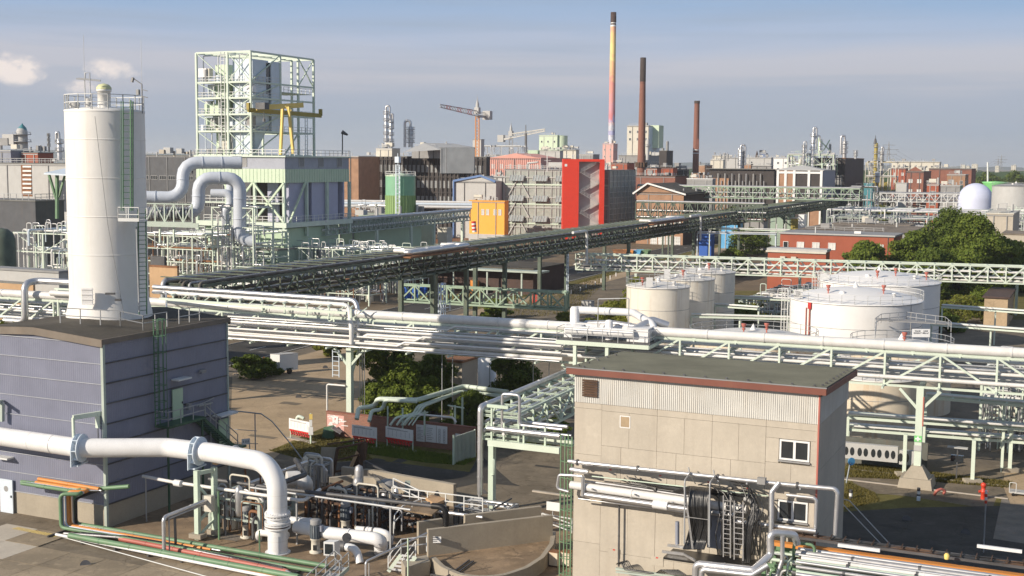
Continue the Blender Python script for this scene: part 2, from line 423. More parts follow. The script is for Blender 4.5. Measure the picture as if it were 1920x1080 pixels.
def copy_tree(root,loc,label,rot=None,scale=None):
    def cp(o,par):
        c=o.copy();COL.objects.link(c);c.parent=par
        for ch in[x for x in ALLCH.get(o.name,[])]:cp(ch,c)
        return c
    ALLCH={}
    for x in bpy.data.objects:
        if x.parent:ALLCH.setdefault(x.parent.name,[]).append(x)
    c=cp(root,None);c.location=V(loc);c['label']=label;USED.add(label)
    if rot is not None:c.rotation_euler.z=rot
    if scale:c.scale=scale if isinstance(scale,tuple)else(scale,)*3
    return c
GROT=-GA  # rotation that lays local x on VV and local y on UU
def P1(name,mats,parent,fn,label=None):  # one part drawn by fn(mb)
    b=MB();fn(b);return b.build(name,mats,parent,label)
# ------------------------------------------------------------------ ground, roads, yards
b=MB();b.quad((-9000,-400,0),(9000,-400,0),(9000,12000,0),(-9000,12000,0));struct(b,'ground','dirt')
def sheet(name,pix,m,z,kind='structure'):
    b=MB();b.poly([G(x,y,z)for x,y in pix]);return struct(b,name,m,kind)
def strip(name,p,q,w0,w1,m,z,h=0):  # strip from p to q, from w0 to w1 metres sideways (right is +)
    p,q=V(p),V(q);p.z=q.z=z;d=(q-p).normalized();s=V((d.y,-d.x,0));b=MB()
    b.poly([p+s*w0,p+s*w1,q+s*w1,q+s*w0],h);return struct(b,name,m)
sheet('yard',[(-900,1500),(2900,1500),(2900,800),(1700,640),(1160,500),(700,600),(430,690),(-600,660)],'asphalt_warm',.004)
RA,RB=G(435,686),G(1160,505);rd=(RB-RA).normalized();RA0=RA-rd*60;RB0=RB+rd*420
strip('road',RA0,RB0,-11,0,'asphalt',.008)
strip('road_verge',RA0+rd*130,RB0,0.15,3.2,'dry_grass',.008)
strip('footpath',RA0+rd*60,RB0,3.2,7.5,'pave_tan',.008)
for k in(-.15,-11.0):strip('kerb',RA0,RB0,k,k+.15,'kerb',.0,.12)
b=MB()
for i in range(60):
    p=RA0+rd*(i*9);s=V((rd.y,-rd.x,0));b.poly([V((q.x,q.y,.012))for q in(p-s*5.6,p-s*5.45,p-s*5.45+rd*4,p-s*5.6+rd*4)])
for k in(.45,):
    s=V((rd.y,-rd.x,0));b.poly([V((q.x,q.y,.012))for q in(RA0-s*k,RA0-s*(k+.14),RB0-s*(k+.14),RB0-s*k)])
struct(b,'road_marking','rail_white')
# the tan yard between the purple building and the pipe rack
sheet('paved_yard',[(430,870),(436,700),(560,672),(690,640),(760,668),(700,760),(610,805),(545,835),(500,870)],'pave_tan',.012)
sheet('lawn',[(505,845),(610,800),(900,850),(880,885),(700,862),(590,868)],'dry_grass',.016)
sheet('lawn',[(640,828),(720,836),(890,862),(870,872),(800,868),(660,846)],'grass',.020)
sheet('lane',[(620,868),(700,862),(880,885),(900,852),(1070,872),(1072,920),(900,905),(760,935),(640,900)],'asphalt',.018)
sheet('paved_lane',[(900,852),(960,790),(1074,800),(1075,925),(1005,922),(960,905)],'asphalt_warm',.022)
strip('kerb',G(1000,921),G(1073,931),0,.25,'kerb',0,.12)
sheet('factory_floor',[(190,1000),(380,905),(640,900),(760,935),(1076,960),(1090,1200),(560,1100),(100,1000)],'slab_brown',.014)
# shrub bed in front of the plants on the right, verges, lane and dark road
sheet('verge',[(1560,905),(1590,868),(1700,878),(1910,905),(1900,960),(1560,975)],'dry_grass',.010)
sheet('verge',[(1580,895),(1590,872),(1720,884),(1700,902)],'grass',.014)
sheet('gravel_bed',[(1590,885),(1750,888),(1880,905),(1860,955),(1700,930),(1640,925),(1600,905)],'asphalt_warm',.012)
sheet('lane',[(1560,897),(1575,884),(1905,918),(1900,936)],'asphalt_warm',.018)
strip('kerb',G(1580,899),G(1890,936),0,.12,'kerb',0,.10)
strip('kerb',G(1590,880),G(1890,913),0,.12,'kerb',0,.10)
sheet('road',[(1500,1400),(1540,962),(1700,952),(1790,950),(1900,948),(2400,1000),(2500,1500)],'asphalt',.016)
sheet('concrete_slab',[(1862,1010),(1878,935),(1990,950),(1990,1030)],'concrete_dark',.024)
sheet('sand_patch',[(1880,910),(1885,880),(1990,870),(1990,945),(1895,945)],'pave_tan',.026)
sheet('tank_yard',[(1080,700),(1180,600),(1920,560),(2500,640),(2500,820),(1590,800),(1100,760)],'asphalt_warm',.010)
sheet('lawn',[(1400,545),(1760,560),(1920,560),(2300,600),(2300,640),(1920,600),(1700,590)],'dry_grass',.016)
sheet('lawn',[(1180,560),(1260,545),(1920,545),(2300,560),(2300,590),(1180,600)],'dry_grass',.020)
# concrete slabs bottom left, one by one
o0=G(0,1000);n=0
slab0=bpy.data.objects.new('slab_field',None);COL.objects.link(slab0);slab0['kind']='structure'
O=G(102,1015);slab0.location=O;ORI['slab_field']=O
bm_=MB();bm_.obox((0.02,.02,0),(2.96,0,0),(0,2.96,0),(0,0,.05));smesh=bm_.mesh('slab',(0,0,0),'slab')
bm_=MB();bm_.obox((0.02,.02,0),(2.96,0,0),(0,2.96,0),(0,0,.045));smesh2=bm_.mesh('concrete_pale',(0,0,0),'slab')
for i in range(-7,9):
    for j in range(-8,2):
        p=W(O,i*3,j*3-1.5)
        x,y=proj(p)
        if-260<x<900 and y>990 and y<1300:
            if i>-1 and j>-1 and y<1060:continue
            if y<1010+.14*x:continue
            pale=(i,j)in((-2,-1),(-1,-1),(-2,0),(-3,-1),(-3,0),(-2,-2),(-4,-1))
            q=piece('slab',smesh2 if pale else smesh,slab0,p+ZZ*(.012+.006*random.random()),GROT);n+=1
# hatched yellow marking by the door
yb=MB()
for k in range(16):
    a=G(22,993).lerp(G(103,1009),k/16);yb.poly([a+ZZ*.07,a+VV*.16+ZZ*.07,a+VV*.30+UU*.5+ZZ*.07,a+VV*.14+UU*.5+ZZ*.07])
struct(yb,'hatched_marking','yellow')
# hills and far wood on the horizon
def ridge(name,x0,x1,d,hts,m):
    b=MB();n=len(hts)
    P=[A(x0+(x1-x0)*i/(n-1),300,d)for i in range(n)]
    for i in range(n-1):
        a,c=P[i],P[i+1];a0,c0=V((a.x,d,-1)),V((c.x,d,-1));a1,c1=V((a.x,d+60,hts[i])),V((c.x,d+60,hts[i+1]))
        a2,c2=V((a.x,d+900,-1)),V((c.x,d+900,-1))
        b.add([a0,c0,c1,a1],((0,1,2,3),),True);b.add([a1,c1,c2,a2],((0,1,2,3),),True)
    return struct(b,name,m)
random.seed(3)
ridge('hill',-300,900,7500,[26+50*math.exp(-((i-14)/9)**2)+38*math.exp(-((i-30)/7)**2)+random.random()*4 for i in range(50)],'hill')
ridge('hill',500,2300,8500,[10+22*math.exp(-((i-30)/12)**2)+random.random()*7 for i in range(60)],'hill')
for k,(d,hh)in enumerate(((2600,15),(1700,16),(1250,15))):
    ridge('far_wood',-400,2400,d,[hh*(.55+.6*random.random())for i in range(420)],'far_wood')
# ------------------------------------------------------------------ buildings
def win2(w,h,fm,pm,mull=0,trans=0,fr=.09,dep=.12):
    b=MB();b.slot(0)
    b.obox((0,0,0),(w,0,0),(0,-dep,0),(0,0,fr));b.obox((0,0,h-fr),(w,0,0),(0,-dep,0),(0,0,fr))
    b.obox((0,0,fr),(fr,0,0),(0,-dep,0),(0,0,h-2*fr));b.obox((w-fr,0,fr),(fr,0,0),(0,-dep,0),(0,0,h-2*fr))
    for k in range(mull):
        x=w*(k+1)/(mull+1);b.obox((x-fr/2,0,fr),(fr,0,0),(0,-dep*.8,0),(0,0,h-2*fr))
    for k in range(trans):
        z=h*(k+1)/(trans+1);b.obox((fr,0,z-fr/2),(w-2*fr,0,0),(0,-dep*.7,0),(0,0,fr))
    f=b.mesh([fm,pm])if 0 else None
    b.slot(1);b.obox((fr,0,fr),(w-2*fr,0,0),(0,-dep*.35,0),(0,0,h-2*fr))
    return b.mesh([fm,pm],(0,0,0),'window')
def put_windows(T,c,face,me,w,As,Zs):  # c: near corner at z 0, As: distances from it to the window's near edge
    for a in As:
        for z in Zs:
            if face=='L':piece('window',me,T,V((c.x,c.y,0))-VV*(a+w)-UU*.01+ZZ*z,GROT)
            else:piece('window',me,T,V((c.x,c.y,0))+UU*a+VV*.01+ZZ*z,GROT+R(90))
def spread_(L_,w,n,margin=.8):
    if n==1:return[(L_-w)/2]
    return[margin+(L_-2*margin-w)*i/(n-1)for i in range(n)]
def blk(name,label,cat,xl,xc,xr,ytop,d,wall,roof='roof_grey',z0=0,over=.15,wins=(),LL=None,LR=None,group=None,lip=.25,wallR=None):
    c=A(xc,ytop,d);H=c.z
    if LL is None:LL=reach(c,-VV,xl)
    if LR is None:LR=reach(c,UU,xr)
    T=thing(name,label,cat,(c.x,c.y,z0),group)
    b=MB();o=V((c.x,c.y,z0))-VV*LL;b.gbox(o,LL,LR,H-z0-.02);b.build('wall',wall,T)
    b=MB();b.gbox(o-VV*over-UU*over+ZZ*(H-z0-.015),LL+2*over,LR+2*over,lip);b.build('roof',roof,T)
    for wd in wins:
        face,nx,w,h,zs,me=wd[:6];mg=wd[6]if len(wd)>6 else .8
        put_windows(T,c,face,me,w,spread_(LL if face=='L' else LR,w,nx,mg),zs)
    if d>280 and LL>4 and over<.5:
        rq=random.Random(name+label);b=MB()
        for k in range(rq.randint(2,6)):
            a,e=rq.uniform(.1,.9)*LL,rq.uniform(.15,.85)*LR;q=W((c.x,c.y,H+lip),-a,e);b=MB()
            if k%2:b.cbox(q+ZZ*.4,rq.uniform(.8,3),rq.uniform(.8,2),rq.uniform(.6,1.8));b.build('plant_box',rq.choice(['grey_light','grey_mid','cream']),T)
            else:b.tube([q,q+ZZ*rq.uniform(.8,2.4)],rq.uniform(.12,.4),8);b.build('roof_vent',rq.choice(['grey_light','silver_dull']),T)
        b=MB();b.rail([W((c.x,c.y,H+lip),-LL*.9,.3),W((c.x,c.y,H+lip),-LL*.2,.3)],1.0,.05,2.5);b.build('roof_rail','rail_grey',T)
        b=MB();b.gbox(W((c.x,c.y,H-.5),-LL,-.12),LL,.12,.25)
        for k in range(max(2,int(LL/7))):b.gbox(W((c.x,c.y,z0),-LL*(k+.5)/max(2,int(LL/7)),-.2),.22,.2,H-z0-.3)
        b.build('gutter',rq.choice(['grey_mid','grey_light','steel_dark']),T)
        if not wins and d>450 and H-z0>9 and cat=='building' and LL<60:
            me=WM[rq.choice(['small','dark','white'])];put_windows(T,c,'L',me,1.2,spread_(LL,1.3,max(2,int(LL/3.4)),1),[H-4-4*k for k in range(2)]);put_windows(T,c,'R',me,1.2,spread_(LR,1.3,max(2,int(LR/4)),1),[H-4])
    return T,V((c.x,c.y,z0)),LL,LR,H
WM={}
WM['dark']=win2(1.3,1.5,'window_white','glass_dark',1)
WM['fac']=win2(1.5,2.6,'grey_mid','glass_pale',1,3,.14)
WM['blind']=win2(1.6,1.5,'window_white','blind',1)
WM['white']=win2(1.3,1.7,'window_white','blind',0)
WM['tall']=win2(1.2,5.0,'grey_light','glass_dark',0,3)
WM['small']=win2(.9,1.2,'window_white','glass_dark')
WM['band']=win2(3.0,1.4,'grey_light','glass_dark',2)

# ---- purple plastic clad silo building, bottom left
C0=G(200,990);BL,BR,BH=10.4,13.7,13.45
PB=thing('silo_building','corner building clad in violet translucent plastic panels below the tall white silo','building',C0)
b=MB();o=W(C0,-BL);b.gbox(W(o,.06,.06),BL-.12,BR-.12,BH-.2);b.build('inner_wall','grey_blue',PB)
b=MB();b.gbox(W(o,-.06,-.06),BL+.12,BR+.12,1.7);b.build('plinth','concrete',PB)
# panels one by one on both faces, corrugated strips
def panel_mesh(w,h,ribs,m='plastic_panel'):
    b=MB();n=ribs*2;d=.02
    for i in range(n):
        x0,x1=w*i/n,w*(i+1)/n;y0,y1=(-.07-(d if i%2 else 0)),(-.07-(0 if i%2 else d))
        b.add([(x0,y0,0),(x1,y1,0),(x1,y1,h),(x0,y0,h)],((0,1,2,3),))
    b.add([(0,-.07,h),(w,-.07,h),(w,0,h),(0,0,h)],((0,1,2,3),))
    return b.mesh(m,(0,0,0),'panel')
rows=8;ph=(BH-.25-1.7)/rows
pmL=panel_mesh(BL/4-.004,ph-.05,14);pmR=panel_mesh(BR/6-.004,ph-.05,13)
def roofz(t):return 0
for k in range(rows):
    for i in range(4):
        piece('panel',pmL,PB,W(C0,-BL+i*BL/4+.02,0,1.7+k*ph),GROT)
    for i in range(6):
        if i==5 and k<2:continue
        piece('panel',pmR,PB,W(C0,0,i*BR/6+.02,1.7+k*ph),GROT+R(90))
b=MB()
for k in range(rows+1):
    z=1.7+k*ph-.05;b.gbox(W(C0,-BL-.05,-.16,z),BL+.05,.05,.05);0
b.build('panel_rail','panel_frame',PB)
P1('side_rail','steel_dark',PB,lambda b:[b.gbox(W(C0,.10,0,1.65+k*ph),.07,BR,.09)for k in range(rows+1)])
b=MB();b.gbox(W(C0,-.02,-.18,0),.22,.22,BH);b.gbox(W(C0,-BL-.1,-.16,0),.16,.16,BH);b.gbox(W(C0,0,BR-.1,0),.18,.16,BH);b.build('corner_post','mint_grey',PB)
# vaulted roof: low arch over the left face
b=MB();n=12;P,Q=[],[]
for i in range(n+1):
    t=i/n;z=BH-.25+.5*(.55+t*1.1 if t<.4 else(1-t)/.6);a=-BL-.25+(BL+.5)*t
    P.append((a,z))
for i in range(n):
    (a,z),(a2,z2)=P[i],P[i+1]
    b.add([W(C0,a,-.3,z+.3),W(C0,a2,-.3,z2+.3),W(C0,a2,BR+.3,z2+.3),W(C0,a,BR+.3,z+.3)],((0,1,2,3),),True)
b.build('roof','roof_brown',PB)
b=MB()
for i in range(n):
    (a,z),(a2,z2)=P[i],P[i+1]
    for y in(-.32,BR+.2):b.obox(W(C0,a,y,z-.25),VV*(a2-a)+ZZ*(z2-z),UU*.12,ZZ*.54)
b.gbox(W(C0,.14,-.3,BH-.32),.12,BR+.6,.38);b.gbox(W(C0,-BL-.26,-.3,BH-.32),.12,BR+.6,.38)
b.build('fascia','fascia_stone',PB)
b=MB()
for i in range(n):
    (a,z),(a2,z2)=P[i],P[i+1]
    if a<-BL or a2>0:continue
    for y in(-.05,BR-.02):b.add([W(C0,a,y,BH-.3),W(C0,a2,y,BH-.3),W(C0,a2,y,z2),W(C0,a,y,z)],((0,1,2,3),))
b.build('gable','plastic_panel',PB)
# doors: landing door, lower door, white door on the left face
def door(parent,o,a,nrm,w,h,m,hm='steel_dark',win=False):
    b=MB();b.obox(o,a*w,nrm*.1,ZZ*h);d=b.build('door',m,parent)
    b=MB();b.obox(V(o)+a*(w*.88)+nrm*.1+ZZ*(h*.48),a*.05,nrm*.08,ZZ*.16);b.build('handle',hm,d)
    if win:
        b=MB();c=V(o)+a*w/2+nrm*.105+ZZ*h*.72
        b.add([c+a*(.22*math.cos(t*.524))+ZZ*(.22*math.sin(t*.524))for t in range(12)],(tuple(range(12)),));b.build('porthole','grey_mid',d)
    return d
door(PB,W(C0,.2,6.9,6.5),UU,VV,1.15,2.3,'wall_green')
door(PB,W(C0,.2,12.3,3.3),UU,VV,1.1,2.2,'wall_green')
door(PB,W(C0,-BL+.5,-.2,0),VV,-UU,1.25,2.5,'pale_blue',win=True)
b=MB();b.gbox(W(C0,-BL+.2,-.75,4.1),1.6,.7,.12);b.gbox(W(C0,.2,6.9,9.5),.7,1.5,.12);b.gbox(W(C0,.2,11.6,5.9),.9,2.1,.12);b.build('canopy','rail_white',PB)
# landing, stair and rails on the shaded side
b=MB();b.gbox(W(C0,.2,5.0,6.3),1.3,4.2,.18);b.gbox(W(C0,.2,13.0,3.1),1.3,1.2,.15)
for i in range(15):
    b.gbox(W(C0,.2,9.2+i*.28,6.15-i*.21),1.1,.27,.05)
b.beam(W(C0,.25,9.2,6.25),W(C0,.25,13.2,3.1),.08,.25);b.beam(W(C0,1.35,9.2,6.25),W(C0,1.35,13.2,3.1),.08,.25);b.beam(W(C0,1.3,5.1,0),W(C0,1.3,5.1,6.3),.12);b.beam(W(C0,1.3,9,0),W(C0,1.3,9,6.3),.12)
b.build('stair','green_dark',PB)
b=MB();b.rail([W(C0,.3,5.0,6.45),W(C0,1.45,5.0,6.45),W(C0,1.45,9.2,6.45)],1.1,.028);b.rail([W(C0,1.4,9.2,6.3),W(C0,1.4,13.2,3.2)],1.1,.028);b.build('handrail','rail_grey',PB)
b=MB();b.ladder(W(C0,.55,4.9,6.5),W(C0,.55,4.9,14.4),UU,.5,.03,.3,cage=VV);b.build('ladder','ladder_green',PB)
b=MB();b.beam(W(C0,.35,11.2,1.5),W(C0,.35,11.2,7.2),.06);b.beam(W(C0,.3,9.6,7.1),W(C0,.3,11.7,7.4),.06);b.gbox(W(C0,.3,9.7,7.05),.2,1.6,.1);b.build('wall_lamp','rail_grey',PB)
b=MB();b.cbox(W(C0,.4,8.6,7.0),.25,.3,.5);b.cbox(W(C0,.4,10.3,9.6),.3,.5,.25);b.build('junction_box','grey_mid',PB)
# roof rail beside the silo
b=MB();b.rail([W(C0,-5.2,1.4,BH+.7),W(C0,-1.6,3.6,BH+.45),W(C0,-.2,4.4,BH+.1),W(C0,-.2,7.0,BH+.1)],1.1,.03,1.4);b.build('roof_rail','rail_grey',PB);b=MB()
b.rail([W(C0,-.4,8.6,BH+.1),W(C0,-.4,11,BH+.1)],1.1,.03,1.0);b.build('roof_rail','rail_grey',PB)

# ---- white silo standing on it
SD=97.0;SC=A(201,400,SD);SC.z=BH+.1;SR=2.95
ST=A(201,208,SD).z
SI=thing('silo','tall white cylindrical silo standing on the violet building with green caged ladder','silo',SC)
P1('shell','silo',SI,lambda b:b.lathe((SC.x,SC.y,0),[(SR+.30,BH+.2),(SR+.26,BH+.7),(SR+.02,BH+1.7),(SR,BH+2.35),(SR,ST)],64))
P1('roof','silo',SI,lambda b:b.lathe((SC.x,SC.y,0),[(SR+.03,ST-.12),(SR+.03,ST+.02),(SR*.5,ST+.25),(0.01,ST+.35)],48))
def f(b):
    for z in(BH+5.3,BH+8.2,BH+11.1,BH+14.0,BH+1.75):b.lathe((SC.x,SC.y,z),[(SR+.0,-.04),(SR+.018,-.03),(SR+.018,.03),(SR+.0,.04)],64)
P1('weld_seam','silo',SI,f)
def ringpts(c,r,z,a0,a1,n):return[V((c.x+r*math.cos(a0+(a1-a0)*i/n),c.y+r*math.sin(a0+(a1-a0)*i/n),z))for i in range(n+1)]
P1('railing','rail_white',SI,lambda b:b.rail(ringpts(SC,SR-.05,ST,0,2*math.pi,16),1.15,.03,9))
def f(b):
    c=A(196,215,SD-1.4);b.lathe((c.x,c.y,ST+.1),[(.48,0),(.48,1.3),(.55,1.3),(.55,1.45),(.3,1.5)],20)
P1('dust_filter','silo',SI,f)
def f(b):
    c=A(196,215,SD-1.4);b.lathe((c.x,c.y,ST+1.55),[(.56,0),(.55,.16),(.38,.36),(.01,.46)],20)
P1('filter_cap','yellow_cap',SI,f)
def f(b):
    c=A(166,210,SD-.5);b.lathe((c.x,c.y,ST),[(.2,0),(.2,.9),(.01,.95)],12)
    c=A(140,210,SD-.5);b.lathe((c.x,c.y,ST+.2),[(.35,0),(.42,.35),(.1,.5)],12)
P1('vent','grey_light',SI,f)
def f(b):
    p=A(160,208,SD-1.2);p.z=ST;b.beam(p,p+ZZ*2.4,.06);b.beam(p+ZZ*2.35-V((.6,0,0)),p+ZZ*2.2+V((1.2,0,0)),.14,.1);b.beam(p+ZZ*2.4+V((-.55,.3,0)),p+ZZ*2.25+V((1.1,.3,0)),.1)
    q=A(170,208,SD-2.6);q.z=ST;b.tube([q-ZZ*0,q+ZZ*2.7,q+ZZ*2.7-V((.35,0,0)),q+ZZ*2.3-V((.35,0,0))],.04,6)
    b.beam(p+ZZ*2.4,p+ZZ*5.6,.02);q=A(267,208,SD);q.z=ST;b.beam(q,q+ZZ*5.4,.02)
P1('antenna','rail_grey',SI,f)
def f(b):
    q=A(267,208,SD-.8);q.z=ST;b.tube([q-ZZ*.2,q+ZZ*2.0,q+ZZ*2.4-V((.6,0,0)),q+ZZ*2.5-V((.7,0,0))],.05,6)
    b.beam(q+ZZ*1.6,q+ZZ*1.5+V((.4,0,0)),.12,.06);b.beam(q+ZZ*1.1,q+ZZ*1.0+V((.4,0,0)),.12,.06);b.cbox(q+ZZ*1.2-V((.3,0,0)),.25,.2,.4);b.beam(q+ZZ*2.5-V((.65,0,0)),q+ZZ*2.15-V((.75,0,0)),.16)
P1('lamp_bracket','grey_mid',SI,f)
def f(b):
    p=A(240,395,SD-2.9);q=A(240,190,SD-2.9);x=V((.55,.1,0));b.ladder(p,q,x,.70,.032,.45);b.ladder(p+V((.0,-.5,0)),q+V((0,-.5,0)),x,.70,.02,2.2)
    b.beam(A(245,395,SD-3),A(245,188,SD-3),.09);b.beam(A(249,395,SD-2.6),A(249,190,SD-2.6),.08)
    p=A(268,590,SD-2.4);q=A(266,392,SD-2.4);b.ladder(p,q,(.5,.4,0),.6,.035,.33)
P1('ladder','ladder_green',SI,f)
def f(b):
    p=A(222,415,SD-3.4);b.obox(p,(1.6,-.2,0),(.3,1.0,0),(0,0,.12));b.obox(p,(1.6,-.2,0),(0,-.04,0),(0,0,.25))
    P=[p,p+V((1.6,-.2,0)),p+V((1.9,.8,0))];b.rail(P,1.05,.028,.8);b.rail([p,p+V((.3,1,0))],1.05,.028,.8)
P1('landing','rail_white',SI,f)
def f(b):
    p=A(154,556,SD-3.45);b.obox(p-ZZ*.6,(.8,.02,0),(0,-.12,0),(0,0,1.25))
    for k in range(4):b.obox(p-ZZ*(.62-k*.38),(.85,.02,0),(0,-.17,0),(0,0,.05))
P1('hatch','tank_white',SI,f)
def f(b):
    p=A(199,552,SD-3.5);b.obox(p,(.7,0,0),(0,-.25,0),(0,0,.14));p=A(217,564,SD-3.4);b.obox(p,(.45,0,0),(0,-.25,0),(0,0,.16))
P1('floodlight','steel_dark',SI,f)
def f(b):
    P=[A(178,218,SD-3.25),A(202,420,SD-3.3),A(232,590,SD-3.3)];b.tube(P,.02,4)
P1('cable','grey_mid',SI,f)
P1('conduit','rail_grey',SI,lambda b:b.tube([A(256,425,SD-2.7),A(261,585,SD-2.7)],.06,6))

# ---- tan concrete stair house, bottom right
D0=A(1537,727,68.0);TH=D0.z;D0=V((D0.x,D0.y,0));DL,DR=14.5,8.7
TB=thing('concrete_building','tan concrete panel building with dark felt roof and rust red fascia at lower right','building',D0)
P1('inner_wall','concrete',TB,lambda b:b.gbox(W(D0,-DL+.1,.1),DL-.2,DR-.2,TH-.6))
# concrete panels, each its own slab with open joints
zc=TH-2.05  # below the corrugated band
cutsA=[0,1.75,5.15,8.6,11.7,14.5]
def cpanel(parent,a0,a1,z0,z1,face='L',pr=.0):
    b=MB();g=.008
    if face=='L':b.gbox(W(D0,-DL+a0+g,-pr,z0+g),a1-a0-2*g,.1+pr,z1-z0-2*g)
    else:b.gbox(W(D0,-.1,a0+g,z0+g),.1+pr,a1-a0-2*g,z1-z0-2*g)
    b.build('panel','concrete_pale',parent)
lay=[(0,1.75,[zc,zc-.35,8.6,3.2,0]),(1.75,5.2,[zc,zc-.4,zc-2.5,5.6,2.8,0]),(5.2,8.5,[zc,zc-.4,zc-2.5,5.6,2.8,0]),(8.5,11.6,[zc,zc-.4,zc-2.5,5.6,2.8,0]),(11.6,14.5,[zc,zc-.4,10.75,9.35,7.3,5.9,2.8,0])]
for a0,a1,zs in lay:
    for k,(z1,z0)in enumerate(zip(zs,zs[1:])):
        if a1==14.5 and z0 in(9.35,5.9):  # window courses
            cpanel(TB,a0,12.35,z0,z1);cpanel(TB,14.1,a1,z0,z1)
        elif 0<k and a0>0 and z1-z0>2:
            mid=a0+(a1-a0)*(.5 if k%2 else .36);cpanel(TB,a0,mid,z0,z1,pr=.009*(k%3));cpanel(TB,mid,a1,z0,z1,pr=.012)
        else:cpanel(TB,a0,a1,z0,z1,pr=.006 if k==0 else 0)
for a0,a1 in((0,4.4),(4.4,DR)):
    for z0,z1 in((0,2.8),(2.8,5.6),(5.6,9.0),(9.0,zc)):cpanel(TB,a0,a1,z0,z1,'R')
def corr(b,p,dirv,nrm,length,h,step=.12,d=.035):
    n=int(length/step)
    for i in range(n):
        x0,x1=length*i/n,length*(i+.5)/n;x2=length*(i+1)/n
        q=[p+dirv*x0,p+dirv*x1,p+dirv*x1+nrm*d,p+dirv*x2+nrm*d]
        b.add([q[0],q[1],q[1]+ZZ*h,q[0]+ZZ*h],((0,1,2,3),));b.add([q[1],q[2],q[2]+ZZ*h,q[1]+ZZ*h],((0,1,2,3),))
        b.add([q[2],q[3],q[3]+ZZ*h,q[2]+ZZ*h],((0,1,2,3),));r0=p+dirv*x2
        b.add([q[3],r0,r0+ZZ*h,q[3]+ZZ*h],((0,1,2,3),))
P1('corrugated_band','corrugated',TB,lambda b:(corr(b,W(D0,-DL,-.03,zc),VV,-UU,DL,1.72),corr(b,W(D0,.03,0,zc),UU,VV,DR,1.5)))
P1('corner_trim','red_fade',TB,lambda b:b.gbox(W(D0,-.02,-.10,0),.09,.10,TH-.3))
def f(b):
    for k in range(7):b.obox(W(D0,-DL+.55,-.12,zc+.45+k*.15),VV*.95,-UU*.06-ZZ*.05,ZZ*.07)
P1('louvre','rust_dark',TB,f)
def f(b):
    o=W(D0,-DL-.35,-.35,TH-.28);b.obox(o,VV*(DL+.75),UU*(DR+.9)-ZZ*.35,ZZ*.30)
P1('roof_deck','fascia_stone',TB,f)
def f(b):
    o=W(D0,-DL-.33,-.33,TH+.03);b.obox(o,VV*(DL+.71),UU*(DR+.86)-ZZ*.35,ZZ*.05)
P1('roof','roof_felt',TB,f)
def f(b):
    b.gbox(W(D0,-DL-.40,-.42,TH-.34),DL+.84,.06,.36)
    b.obox(W(D0,.42,-.36,TH-.34),VV*.05,UU*(DR+.9)-ZZ*.35,ZZ*.36)
P1('fascia','fascia_red',TB,f)
P1('roof_edge','grey_mid',TB,lambda b:b.gbox(W(D0,-DL-.42,-.44,TH+.03),DL+.88,.12,.05))
cl=MB();cl.obox((-.06,-.06,0),(.12,0,0),(0,.12,0),(0,0,.09));clm=cl.mesh('steel_dark',(0,0,0),'roof_clip')
for k in range(12):piece('roof_clip',clm,TB,W(D0,-DL+.6+k*1.24,-.1,TH+.075),GROT)
for k in range(8):piece('roof_clip',clm,TB,W(D0,.1,.3+k*1.05,TH+.07-.04*k),GROT)
for k in range(5):piece('roof_clip',clm,TB,W(D0,-DL+.1,.3+k*1.6,TH+.06-.06*k),GROT)
# the two double windows
def dwin(z):
    b=MB();a0,a1,h=12.35-DL,14.1-DL,1.15;z+=.17
    b.gbox(W(D0,a0+.04,-.03,z),a1-a0-.08,.09,.1);b.gbox(W(D0,a0+.04,-.03,z+h-.1),a1-a0-.08,.09,.1)
    for x in(a0+.04,(a0+a1)/2-.07,a1-.14):b.gbox(W(D0,x,-.032,z+.1),.1 if x!=(a0+a1)/2-.07 else .14,.09,h-.2)
    fr=b.build('window','window_white',TB)
    b=MB();b.gbox(W(D0,a0+.13,.02,z+.1),a1-a0-.26,.03,h-.2);b.build('pane','glass_dark',fr)
    b=MB();b.gbox(W(D0,a0-.02,-.14,z-.1),a1-a0+.04,.2,.07);b.build('sill','grey_mid',fr)
dwin(9.4);dwin(5.95)
P1('patched_opening','pave_tan',TB,lambda b:b.gbox(W(D0,-DL+2.95,-.02,zc-1.25),.55,.05,.62))
def f(b):
    o=W(D0,-DL+2.9,-.03,zc-1.3)
    b.gbox(o,.65,.06,.05);b.gbox(W(o,0,0,.67),.65,.06,.05);b.gbox(W(o,0,0,.05),.05,.06,.62);b.gbox(W(o,.6,0,.05),.05,.06,.62)
P1('opening_frame','window_white',TB,f)
b1=MB();b1.slot(0);b1.obox((0,0,0),(.75,0,0),(0,-.03,0),(0,0,.55));b1.slot(1);b1.obox((.3,-.03,.46),(.14,0,0),(0,-.006,0),(0,0,.07));mk=b1.mesh(['concrete_pale','red'],(0,0,0),'marker_plate')
for a,z in((2.0,7.35),(5.1,7.35),(8.0,7.3),(10.3,7.2),(2.3,2.5),(5.0,2.4)):piece('marker_plate',mk,TB,W(D0,-DL+a,-.01,z),GROT)
# green caged ladder on its left edge
b=MB();o=W(D0,-DL-.55,-.1,0)
for a,c in((0,0),(.45,0),(.45,.5),(0,.5),(-.35,.2)):b.beam(W(o,a,c,0),W(o,a,c,9.6),.06)
for k in range(9):
    z=1+k;P=[W(o,a,c,z)for a,c in((.45,0),(0,0),(-.35,.2),(0,.5),(.45,.5))]
    for p,q in zip(P,P[1:]):b.beam(p,q,.035)
for k in range(30):b.beam(W(o,0,.5,.3+k*.31),W(o,.45,.5,.3+k*.31),.03)
b.build('ladder','green_mid',TB)
